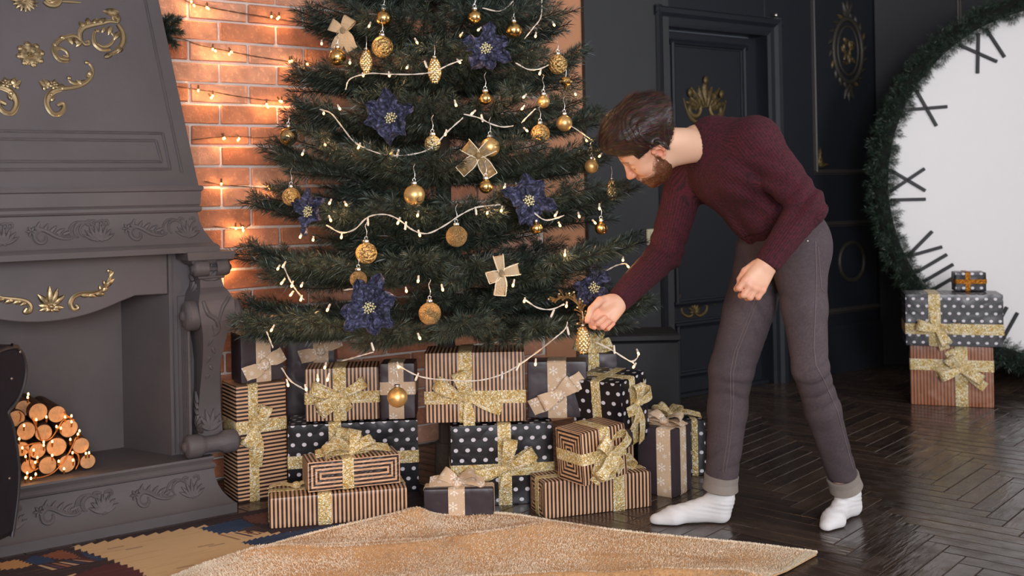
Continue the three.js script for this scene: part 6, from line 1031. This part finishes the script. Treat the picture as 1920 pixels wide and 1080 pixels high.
// ----- sweater -----
const knitDirs = [];
const sweater = (() => {
  const core = [capsule(J.pelvis.clone().add(V(-0.035, 0.05, 0)), J.chest, 0.125, 0.13), capsule(J.chest.clone().add(V(0.02, -0.01, 0.09)), J.chest.clone().add(V(-0.02, -0.02, -0.1)), 0.115, 0.115), capsule(J.waist.clone().add(V(-0.01, 0, 0.06)), J.waist.clone().add(V(-0.02, 0, -0.06)), 0.118, 0.118), capsule(J.chest, J.neck.clone().add(V(0.055, -0.005, 0)), 0.12, 0.075), capsule(J.shL, J.shR.clone().add(V(0.02, 0.02, 0)), 0.07, 0.07), capsule(J.shL.clone().add(V(-0.005, 0.012, -0.02)), J.neck.clone().add(V(0.05, 0.0, 0.02)), 0.068, 0.062)];
  const armL = [capsule(J.shL, J.elL, 0.078, 0.058), capsule(J.elL, J.wrL, 0.057, 0.04)], armR = [capsule(J.shR.clone().add(V(0.02, 0.03, 0.03)), J.elR, 0.074, 0.06), capsule(J.elR, J.wrR, 0.06, 0.041)];
  const bones = [[J.pelvis, J.neck, 0.16], [J.shL, J.elL, 0.07], [J.elL, J.wrL, 0.05], [J.shR, J.elR, 0.07], [J.elR, J.wrR, 0.05]].map(([a, b, r]) => { const d = b.clone().sub(a), l = d.length(); d.divideScalar(l); const u = d.clone().cross(V(0.1, 0.2, 1)).normalize(), w = d.clone().cross(u); return { a, b, d, l, u, w, r }; });
  const solid = (x, y, z) => {
    let t = core[0](x, y, z); for (let i = 1; i < core.length; i++) t = smin(t, core[i](x, y, z), 0.05);
    const l = smin(armL[0](x, y, z), armL[1](x, y, z), 0.02), r = smin(armR[0](x, y, z), armR[1](x, y, z), 0.02);
    const ds = Math.hypot(x - J.shL.x, y - J.shL.y, z - J.shL.z), dr = Math.hypot(x - J.shR.x, y - J.shR.y, z - J.shR.z); return smin(smin(t, l, 0.008 + 0.05 * Math.exp(-ds * ds / 0.012)), r, 0.012 + 0.05 * Math.exp(-dr * dr / 0.012));
  };
  const coords = (x, y, z) => { let best = 9, out; bones.forEach((b, i) => { const px = x - b.a.x, py = y - b.a.y, pz = z - b.a.z, s = px * b.d.x + py * b.d.y + pz * b.d.z, t = clamp(s, 0, b.l), qx = px - b.d.x * t, qy = py - b.d.y * t, qz = pz - b.d.z * t, d = Math.hypot(qx, qy, qz) - b.r * 1.1; if (d < best) { best = d; out = [i, s, Math.atan2(qx * b.w.x + qy * b.w.y + qz * b.w.z, qx * b.u.x + qy * b.u.y + qz * b.u.z) * b.r]; } }); return out; };
  return { solid, coords, bones };
})();
const folds = (x, y, z) => {
  const e = V(x, y, z), g = (c, s) => Math.exp(-e.distanceToSquared(c) / (s * s)), armpit = J.shL.clone().lerp(J.elL, 0.35).add(V(-0.05, -0.06, 0)), w = J.waist.clone().add(V(-0.06, -0.05, 0.03));
  return 0.0075 * g(J.elL, 0.09) * Math.sin((x * 0.8 - y * 0.6) * 120 + z * 30) + 0.007 * g(armpit, 0.1) * Math.sin((x * 0.5 + y) * 95) + 0.008 * g(w, 0.12) * Math.sin((x + y * 0.7) * 70 + z * 20) + 0.006 * g(J.elR, 0.09) * Math.sin((y + x * 0.5) * 110) + 0.004 * fbm(x * 9, y * 9, z * 9, 2);
};
const hemN = J.chest.clone().sub(J.pelvis).normalize();                // the hem lies square to the spine
const hemP = J.pelvis.clone().add(V(-0.05, -0.005, 0)).addScaledVector(hemN, 0.025);
const neckN = J.chest.clone().sub(J.neck).normalize();
const planeD = (p, n) => (x, y, z) => (x - p.x) * n.x + (y - p.y) * n.y + (z - p.z) * n.z;
const hemPl = planeD(hemP, hemN.clone().negate()), wl = J.wrL.clone().sub(J.elL).normalize(), wr = J.wrR.clone().sub(J.elR).normalize(), cuffL = planeD(J.wrL.clone().addScaledVector(wl, 0.004), wl), cuffR = planeD(J.wrR.clone().addScaledVector(wr, 0.004), wr), nearP = (p, r) => (x, y, z) => Math.hypot(x - p.x, y - p.y, z - p.z) - r;
const nearL = nearP(J.wrL, 0.075), nearR = nearP(J.wrR, 0.075), collarC = J.neck.clone().add(V(-0.012, 0.005, 0.0)), collarF = capsule(hp(-0.03, -0.03, 0), J.neck.clone().addScaledVector(neckN, 0.028).add(V(0.0, 0.0, 0)), 0.062, 0.066);
function sweaterField(x, y, z) {
  let d = sweater.solid(x, y, z) + folds(x, y, z);
  if (d > 0.05) return d;
  const [i, s, a] = sweater.coords(x, y, z), rib = Math.sin(a * TAU / 0.0092), row = Math.sin(s * TAU / 0.0078), hem = -hemPl(x, y, z);
  d -= 0.0015 * Math.max(rib, -0.6) + 0.0008 * row * (0.5 + 0.5 * rib);
  if (hem < 0.055 && i === 0) d += 0.004 - 0.001 * rib;            // ribbed welt drawn in
  const armZone = Math.min(nearL(x, y, z), nearR(x, y, z));
  d = smax(d, hemPl(x, y, z) > -0.2 && armZone > 0.0 && sweaterHemZone(x, y, z) ? hemPl(x, y, z) : -1, 0.006);
  if (nearL(x, y, z) < 0) d = smax(d, cuffL(x, y, z), 0.006); if (nearR(x, y, z) < 0) d = smax(d, cuffR(x, y, z), 0.006);
  return smax(d, -collarF(x, y, z), 0.006);
}
function sweaterHemZone(x, y, z) { const p = V(x, y, z), t = clamp(p.clone().sub(J.pelvis).dot(hemN), -1, 1); return t < 0.12 && distSeg(p, J.elL, J.wrL) > 0.075 && distSeg(p, J.shL, J.elL) > 0.082; }
function distSeg(p, a, b) { const d = b.clone().sub(a), t = clamp(p.clone().sub(a).dot(d) / d.lengthSq(), 0, 1); return p.distanceTo(a.clone().addScaledVector(d, t)); }
const WINE = lin(0x550f20), WINE_D = lin(0x1c060d);
const knitColor = (x, y, z) => { const [i, s, a] = sweater.coords(x, y, z), rib = 0.5 + 0.5 * Math.sin(a * TAU / 0.0092), row = 0.5 + 0.5 * Math.sin(s * TAU / 0.0078), n = hash3(Math.floor(x * 260), Math.floor(y * 260), Math.floor(z * 260)), k = clamp(0.1 + 0.5 * rib + 0.22 * row * rib + 0.6 * (n - 0.5), 0, 1.1); return WINE_D.map((v, q) => lerp(v, WINE[q], k)); };
// ----- jeans -----
const legs = (() => {
  const seg = (h, k, a, r) => [capsule(h, h.clone().lerp(k, 0.5), r[0], r[1]), capsule(h.clone().lerp(k, 0.5), k, r[1], r[2]), capsule(k, k.clone().lerp(a, 0.35), r[2], r[3]), capsule(k.clone().lerp(a, 0.35), a, r[3], r[4])];
  const L = seg(J.hipL, J.kneeL, J.ankL, [0.1, 0.074, 0.059, 0.06, 0.05]), Rr = seg(J.hipR, J.kneeR, J.ankR, [0.102, 0.086, 0.074, 0.066, 0.055]);
  const pel = [capsule(J.hipL.clone().add(V(0.0, 0.02, -0.02)), J.hipR.clone().add(V(0.0, 0.02, 0.02)), 0.103, 0.103), capsule(J.pelvis.clone().add(V(0.0, 0.0, 0.05)), J.pelvis.clone().add(V(-0.06, 0.1, 0.03)), 0.105, 0.095), capsule(J.pelvis.clone().add(V(0.0, 0.0, -0.05)), J.pelvis.clone().add(V(-0.06, 0.1, -0.04)), 0.105, 0.095), ellipsoid(P(1508, 470, 3.62), [0.085, 0.1, 0.09])];
  return (x, y, z) => { let a = L[0](x, y, z), b = Rr[0](x, y, z); for (let i = 1; i < 4; i++) { a = smin(a, L[i](x, y, z), 0.02); b = smin(b, Rr[i](x, y, z), 0.02); } let p = pel[0](x, y, z); for (let i = 1; i < 4; i++) p = smin(p, pel[i](x, y, z), 0.04); return smin(smin(p, a, 0.03), smin(p, b, 0.03), 0.008); };
})();
const creases = (x, y, z) => {
  const e = V(x, y, z), g = (c, s) => Math.exp(-e.distanceToSquared(c) / (s * s)), w = 0.4 * noise3(x * 9, y * 5, z * 9), back = J.kneeL.clone().add(V(0.04, -0.05, 0.02)), kr = J.kneeR.clone().add(V(0.02, -0.03, 0.03)), ha = J.ankL.clone().add(V(0, 0.1, 0)), hb = J.ankR.clone().add(V(0, 0.1, 0)), crotch = P(1440, 545, 3.7);
  const fold = (q) => { const t = Math.sin(q); return t > 0 ? t * t : -0.35 * t * t; }, w2 = 2.2 * noise3(x * 14, y * 9, z * 14), amp = 0.45 + 0.75 * (0.5 + 0.5 * noise3(x * 11 + 5, y * 15, z * 11));
  return amp * (0.006 * g(back, 0.08) * fold((y - x * 0.35) * 120 + w2) + 0.005 * g(kr, 0.085) * fold((y + x * 0.15) * 125 + w2) + 0.004 * g(ha, 0.09) * fold((y + x * 0.5) * 95 + w2) + 0.0035 * g(hb, 0.09) * fold((y - x * 0.35) * 90 + w2) + 0.006 * g(crotch, 0.13) * fold((y * 0.8 + x) * 75 + w2)) + 0.003 * fbm(x * 11, y * 7, z * 11, 2);
};
const cutL = J.ankL.clone().add(V(0, 0.012, 0)), cutR = J.ankR.clone().add(V(0, 0.012, 0)), waistN = J.waist.clone().sub(J.pelvis).normalize(), waistP = planeD(J.pelvis.clone().addScaledVector(waistN, 0.085), waistN);
function jeansField(x, y, z) { let d = legs(x, y, z) + creases(x, y, z); const low = x > 1.02 * 0 + (J.ankL.x + J.ankR.x) / 2 ? cutL.y - y : cutR.y - y; d = smax(d, low, 0.004); return smax(d, waistP(x, y, z), 0.006); }
const JEAN = lin(0x4a3e41), JEAN_L = lin(0x685a5d), JEAN_D = lin(0x30282c);
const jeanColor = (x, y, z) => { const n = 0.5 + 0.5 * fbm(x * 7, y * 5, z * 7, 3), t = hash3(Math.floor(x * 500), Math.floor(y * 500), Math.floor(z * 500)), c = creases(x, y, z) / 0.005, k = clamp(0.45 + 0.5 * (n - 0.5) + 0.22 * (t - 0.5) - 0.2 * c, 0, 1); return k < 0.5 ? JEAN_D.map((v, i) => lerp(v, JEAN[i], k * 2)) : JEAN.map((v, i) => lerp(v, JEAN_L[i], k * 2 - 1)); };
// ----- feet -----
function footField(ank, toe, heel, s) {
  const d = toe.clone().sub(heel).setY(0).normalize(), a = ank.clone(), ball2 = heel.clone().lerp(toe, 0.7), side = V(-d.z, 0, d.x);
  const f = blend([capsule(a.clone().add(V(0, 0.05, 0)), a, 0.04, 0.038), capsule(a, heel.clone().add(V(0, 0.034, 0)).addScaledVector(d, 0.02), 0.037, 0.033), capsule(a.clone().addScaledVector(d, 0.025).add(V(0, -0.012, 0)), ball2.clone().add(V(0, 0.032, 0)), 0.034, 0.026), capsule(heel.clone().add(V(0, 0.028, 0)).addScaledVector(d, 0.028), ball2.clone().add(V(0, 0.025, 0)), 0.028, 0.026), capsule(ball2.clone().add(V(0, 0.022, 0)).addScaledVector(side, 0.02 * s), toe.clone().add(V(0, 0.014, 0)).addScaledVector(side, 0.006 * s).addScaledVector(d, -0.014), 0.02, 0.0125), capsule(ball2.clone().add(V(0, 0.02, 0)).addScaledVector(side, -0.022 * s), toe.clone().add(V(0, 0.013, 0)).addScaledVector(side, -0.014 * s).addScaledVector(d, -0.03), 0.018, 0.012), capsule(ball2.clone().add(V(0, 0.02, 0)), toe.clone().add(V(0, 0.014, 0)).addScaledVector(d, -0.018), 0.02, 0.012)], 0.034);
  return (x, y, z) => smax(f(x, y, z) + 0.003 + 0.0012 * fbm(x * 40, y * 40, z * 40, 2) + 0.0012 * Math.exp(-((y - a.y + 0.02) ** 2) / 0.0008) * Math.sin(y * 420 + x * 60), 0.0015 - y, 0.006);
}
const heelR = onFloor(1366, 983), toeR = onFloor(1221, 985), heelL = onFloor(1612, 972), toeL = onFloor(1545, 997);
heelR.z = toeR.z = (heelR.z + toeR.z) / 2 - 0.02; heelL.z = -3.78;
const ankFootR = V(J.ankR.x + 0.006, 0.085, heelR.z), ankFootL = V(lerp(heelL.x, J.ankL.x, 0.5), 0.085, heelL.z + 0.02);
// ----- put together -----
{
  const base = V((heelR.x + heelL.x) / 2, 0, (heelR.z + heelL.z) / 2);
  const man = thing('person', 'bearded man in a burgundy sweater, grey jeans and white socks, bending to touch an ornament', 'person', null, base);
  const loc = (g) => g.translate(-base.x, -base.y, -base.z);
  const add = (name, geos, mat, parent = man) => obj(name, loc(Array.isArray(geos) ? merge(geos) : plain(geos)), mat, parent);
  // body: one skin surface, most of it under the clothes
  const inner = (() => { const t = blend([capsule(J.pelvis, J.chest, 0.09, 0.1), capsule(J.chest, J.neck, 0.095, 0.05), capsule(J.hipL, J.hipR, 0.075, 0.075), capsule(J.shL, J.shR, 0.045, 0.045), capsule(J.shL, J.elL, 0.045, 0.036), capsule(J.elL, J.wrL, 0.036, 0.026), capsule(J.shR, J.elR, 0.045, 0.036), capsule(J.elR, J.wrR, 0.036, 0.026), capsule(J.hipL, J.kneeL, 0.065, 0.045), capsule(J.kneeL, J.ankL, 0.045, 0.032), capsule(J.hipR, J.kneeR, 0.07, 0.05), capsule(J.kneeR, J.ankR, 0.048, 0.033), capsule(J.ankR, ankFootR, 0.03, 0.03), capsule(J.ankL, ankFootL, 0.03, 0.03), capsule(ankFootR, toeR.clone().add(V(0.03, 0.02, 0)), 0.026, 0.01), capsule(ankFootL, toeL.clone().add(V(0.02, 0.02, -0.03)), 0.026, 0.01)], 0.03); return t; })();
  const bb = boxOf(Object.values(J).concat([toeR, toeL, heelL]), 0.13);
  const handCut = (x, y, z) => Math.min(nearP(J.wrL, 0.05)(x, y, z), nearP(J.wrR, 0.05)(x, y, z));
  const body = meshField((x, y, z) => smin(inner(x, y, z), neckF(x, y, z) + 0.004, 0.02), bb[0], bb[1], 0.012, () => SKIN);
  const hb = boxOf([hp(0.13, 0, 0), hp(0, 0.14, 0), hp(-0.11, 0, 0), hp(0, -0.12, 0), hp(0, 0, 0.1), hp(0, 0, -0.1), hp(-0.12, 0.14, 0), hp(0.02, 0.19, 0), J.neck.clone().add(V(0.04, 0, 0))], 0.06);
  const headG = meshField(headW, hb[0], hb[1], 0.0028, skinAt);
  const gL = boxOf(fist.pts.concat([J.wrL]), 0.024), gR = boxOf(grip.pts.concat([J.wrR]), 0.024);
  const handL = meshField(fist.f, gL[0], gL[1], 0.0022, handColor(fist)), handR = meshField(grip.f, gR[0], gR[1], 0.0022, handColor(grip));
  add('body', [body, headG, handL, handR], M.skin);
  // hair: a combed-back shell with locks; short at the sides and nape
  const hairLine = (px, py, az) => {            // >0 inside the hair-bearing part of the head: distance above forehead hairline, temple, ear and nape
    const fore = py - (0.083 - 0.8 * Math.max(0, az - 0.028)), temple = px > 0.012 ? Math.max(fore, Math.min(0.052 - px + 0.12 * (py - 0.03), py - 0.03)) : 9;
    const ear2 = px > -0.036 ? py - (0.034 - Math.abs(px + 0.012) * 0.25) : 9, nape = py + 0.03 + 0.25 * (px + 0.1);
    return Math.min(temple, ear2, nape, px > 0.05 ? fore : 9);
  };
  const hairLen = (px, py, pz) => { const az = Math.abs(pz), top = smoothstep(py - 0.25 * px, 0.03, 0.125), q = smoothstep(px, -0.03, 0.07) * smoothstep(py, 0.05, 0.1); return 0.006 + 0.034 * top + 0.008 * q + 0.005 * smoothstep(-px, 0.02, 0.09) * smoothstep(py, -0.03, 0.05); };
  const hairF = (x, y, z) => {
    const p = tmpH.set(x, y, z).applyMatrix4(HI), px = p.x, py = p.y, pz = p.z, az = Math.abs(pz);
    const sk = headLocal(px, py, pz), edge = hairLine(px, py, az), l = hairLen(px, py, pz) * smoothstep(edge, -0.004, px > 0.02 ? 0.032 : 0.022);
    const lock = Math.sin((pz + 0.3 * px + 0.02 * Math.sin(px * 50)) * 330 + 3 * noise3(px * 16, py * 16, pz * 40)) * 0.0018 + 0.0024 * noise3(px * 26, py * 30, pz * 90) + 0.0025 * noise3(px * 15, py * 15, pz * 24);
    return smax((sk - l + lock * smoothstep(edge, 0.0, 0.03)) * HSC, -edge * HSC, 0.004);
  };
  const HAIR = lin(0x1a1110), HAIR_L = lin(0x4d3630);
  const hairCol = (x, y, z) => { const p = V(x, y, z).applyMatrix4(HI), n = 0.5 + 0.5 * noise3(p.x * 30, p.y * 30, p.z * 160), l = 0.5 + 0.5 * Math.sin((p.z + 0.25 * p.x) * 300); return HAIR.map((v, i) => lerp(v, HAIR_L[i], clamp(0.55 * n * n + 0.25 * l * n, 0, 1))); };
  const hairG = meshField(hairF, hb[0], hb[1], 0.0026, hairCol);
  const strands = (g, n, seed, len, flow, dark, light, w = 0.00045, lift = 0.3) => {       // single hairs lying along the surface
    const R = rng(seed), P0 = g.attributes.position, N0 = g.attributes.normal, pos = [], col = [], idx = [], p = V(0, 0, 0), nn = V(0, 0, 0);
    for (let i = 0; i < n; i++) {
      const k = Math.floor(R() * P0.count); p.fromBufferAttribute(P0, k); nn.fromBufferAttribute(N0, k);
      const h = p.clone().applyMatrix4(HI), f = flow(h, R).transformDirection(HM), t = f.addScaledVector(nn, -f.dot(nn)).normalize(), L = len(h) * (0.6 + 0.7 * R()), side = t.clone().cross(nn).normalize(), sw = (R() - 0.5) * 0.5, o = pos.length / 3, c = dark.map((v, q) => lerp(v, light[q], Math.pow(R(), 2)));
      for (let j = 0; j < 4; j++) { const s = j / 3, q = p.clone().addScaledVector(t, L * s).addScaledVector(side, L * sw * s * s).addScaledVector(nn, 0.0006 + L * lift * s * (1 - s * 0.75)), ww = w * (1 - s * 0.8); pos.push(q.x + side.x * ww, q.y + side.y * ww, q.z + side.z * ww, q.x - side.x * ww, q.y - side.y * ww, q.z - side.z * ww); col.push(...c, ...c); if (j) { const a2 = o + j * 2 - 2; idx.push(a2, a2 + 1, a2 + 3, a2, a2 + 3, a2 + 2); } }
    }
    const q = raw(pos, idx); q.setAttribute('color', new THREE.BufferAttribute(new Float32Array(col), 3)); return q;
  };
  const comb = (h, R) => V(-1, -0.35 - 1.2 * smoothstep(Math.abs(h.z), 0.03, 0.075) * smoothstep(0.08 - h.y, 0, 0.06), Math.sign(h.z) * 0.25 + (R() - 0.5) * 0.5 + 0.6 * noise3(h.x * 22, h.y * 22, h.z * 22));
  add('hair', [hairG, strands(hairG, 16000, 41, (h) => 0.012 + 0.022 * smoothstep(h.y, 0.04, 0.11), comb, HAIR, lin(0x6b5046))], M.hair);
  // beard, sideburn and moustache
  const beardF = (x, y, z) => {
    const p = tmpH.set(x, y, z).applyMatrix4(HI), px = p.x, py = p.y, pz = p.z, az = Math.abs(pz), sk = headLocal(px, py, pz);
    const jaw = -0.034 - 0.16 * Math.max(0, 0.05 - px) * 0 + (px < 0.05 ? (0.05 - px) * 0.75 : 0) - py;      // cheek line rises towards the ear
    const cheekLine = py - (-0.036 + Math.max(0, 0.055 - px) * 0.85), front = px > 0.05 ? py - (-0.036) : -1, earCut = -0.006 - px, neckL = -0.108 - py + 0.2 * (0.05 - px) * 0;
    const mouth = Math.max(Math.abs(py + 0.056) - 0.0085, az - 0.02, 0.085 - px), stubble = 0.001 + 0.004 * smoothstep(-py, 0.05, 0.1) + 0.003 * smoothstep(px, 0.0, 0.08);
    let d = sk - stubble - 0.0016 * noise3(px * 190, py * 90, pz * 190) - 0.0012 * noise3(px * 90, py * 50, pz * 90);
    d = smax(d, Math.max(cheekLine, front), 0.005); d = smax(d, earCut, 0.004); return smax(d, -mouth, 0.003) * HSC;
  };
  const BE = lin(0x4a2818), BE_L = lin(0x9a6240);
  const beardG = meshField(beardF, hb[0], hb[1], 0.0026, (x, y, z) => { const p = V(x, y, z).applyMatrix4(HI), n = hash3(Math.floor(p.x * 500), Math.floor(p.y * 260), Math.floor(p.z * 500)), k = 0.35 * n + 0.35 * smoothstep(p.y, -0.08, 0.0); const az = Math.abs(p.z), gap = -(Math.max(p.y - (-0.036 + Math.max(0, 0.055 - p.x) * 0.85), p.x > 0.05 ? p.y + 0.036 : -1)), thin = 1 - smoothstep(gap + 0.012 * (n - 0.5), 0.0, 0.02); return BE.map((v, i) => lerp(lerp(v, BE_L[i], clamp(k, 0, 1)), SKIN[i], 0.75 * thin)); });
  add('beard', [beardG, strands(beardG, 5000, 43, (h) => 0.004 + 0.004 * smoothstep(-h.y, 0.04, 0.1), (h, R) => V(0.1 + (R() - 0.5) * 0.5, -1, (R() - 0.5) * 0.6), BE, lin(0x9a6240), 0.0004, 0.5)], M.hair);
  const sb = boxOf([J.pelvis, J.waist, J.chest, J.neck, J.shL, J.elL, J.wrL, J.shR, J.elR, J.wrR], 0.17);
  const sw = add('sweater', meshField(sweaterField, sb[0], sb[1], 0.0042, knitColor), M.knit);
  const lb = boxOf([J.hipL, J.hipR, J.kneeL, J.kneeR, J.ankL, J.ankR, J.pelvis], 0.16);
  const je = add('jeans', meshField(jeansField, lb[0], lb[1], 0.005, jeanColor), M.denim);
  // turned-up cuffs
  for (const [a, r, k] of [[J.ankL, 0.0555, J.kneeL], [J.ankR, 0.0585, J.kneeR]]) {
    const d = k.clone().sub(a).normalize(), g = plain(lathe([[r - 0.006, -0.03], [r, -0.031], [r + 0.003, -0.028], [r + 0.001, 0.0], [r + 0.002, 0.022], [r - 0.002, 0.025], [r - 0.008, 0.024], [r - 0.006, -0.03]], 40)), p = g.attributes.position;
    for (let i = 0; i < p.count; i++) { const x = p.getX(i), y = p.getY(i), z = p.getZ(i), w = 1 + 0.03 * noise3(x * 30, y * 20, z * 30); p.setXYZ(i, x * w, y, z * w); }
    g.computeVertexNormals(); g.applyQuaternion(new THREE.Quaternion().setFromUnitVectors(V(0, 1, 0), d)); g.translate(a.x, a.y + 0.006, a.z);
    add('jeans_cuff', g, M.cuff, je);
  }
  // side seams, pocket and rivet, laid on the cloth
  const onJeans = (px, py) => { const r = ray(px, py); for (let D = 3.2; D < 4.1; D += 0.0012) { const p = V(r[0] * D, CAM_H + r[1] * D, -D); if (jeansField(p.x, p.y, p.z) < 0.0012) return p; } return P(px, py, 3.6); };
  const seam = (l, r = 0.0016, dash) => { const pts = []; for (let i = 0; i < l.length - 1; i++) for (let k = 0; k < 10; k++) pts.push(onJeans(lerp(l[i][0], l[i + 1][0], k / 10), lerp(l[i][1], l[i + 1][1], k / 10))); pts.push(onJeans(...l[l.length - 1])); return tube(pts, r, pts.length * 3, 5); };
  for (const o of [-2.8, 2.8]) add('seam', seam([[1423 + o, 552], [1400 + o, 610], [1380 + o, 660], [1372 + o, 700], [1373 + o, 760], [1366 + o, 830], [1358 + o, 884]], 0.001), M.stitch, je);
  add('seam', seam([[1529, 452], [1531, 520], [1528, 600], [1526, 650], [1530, 685], [1546, 715], [1570, 770], [1586, 830], [1600, 880]], 0.0014), M.stitch, je);
  add('pocket_seam', seam([[1534, 462], [1537, 500], [1540, 540], [1546, 548]], 0.0012), M.stitch, je);
  add('rivet', ball(0.004, ...onJeans(1514, 452).toArray(), [1, 1, 1], 8), M.silver, je);
  // socks
  for (const [a, t, h, s] of [[ankFootR, toeR, heelR, 1], [ankFootL, toeL, heelL, -1]]) { const f = footField(a, t, h, s), b = boxOf([a, t, h, a.clone().add(V(0, 0.06, 0))], 0.055); b[1][1] = a.y + 0.075; add('sock', meshField(f, b[0], b[1], 0.004), M.sock); }
}
scene.traverse((o) => { if (o.isLight && o.shadow) o.castShadow = true; });
renderer.render(scene, camera);
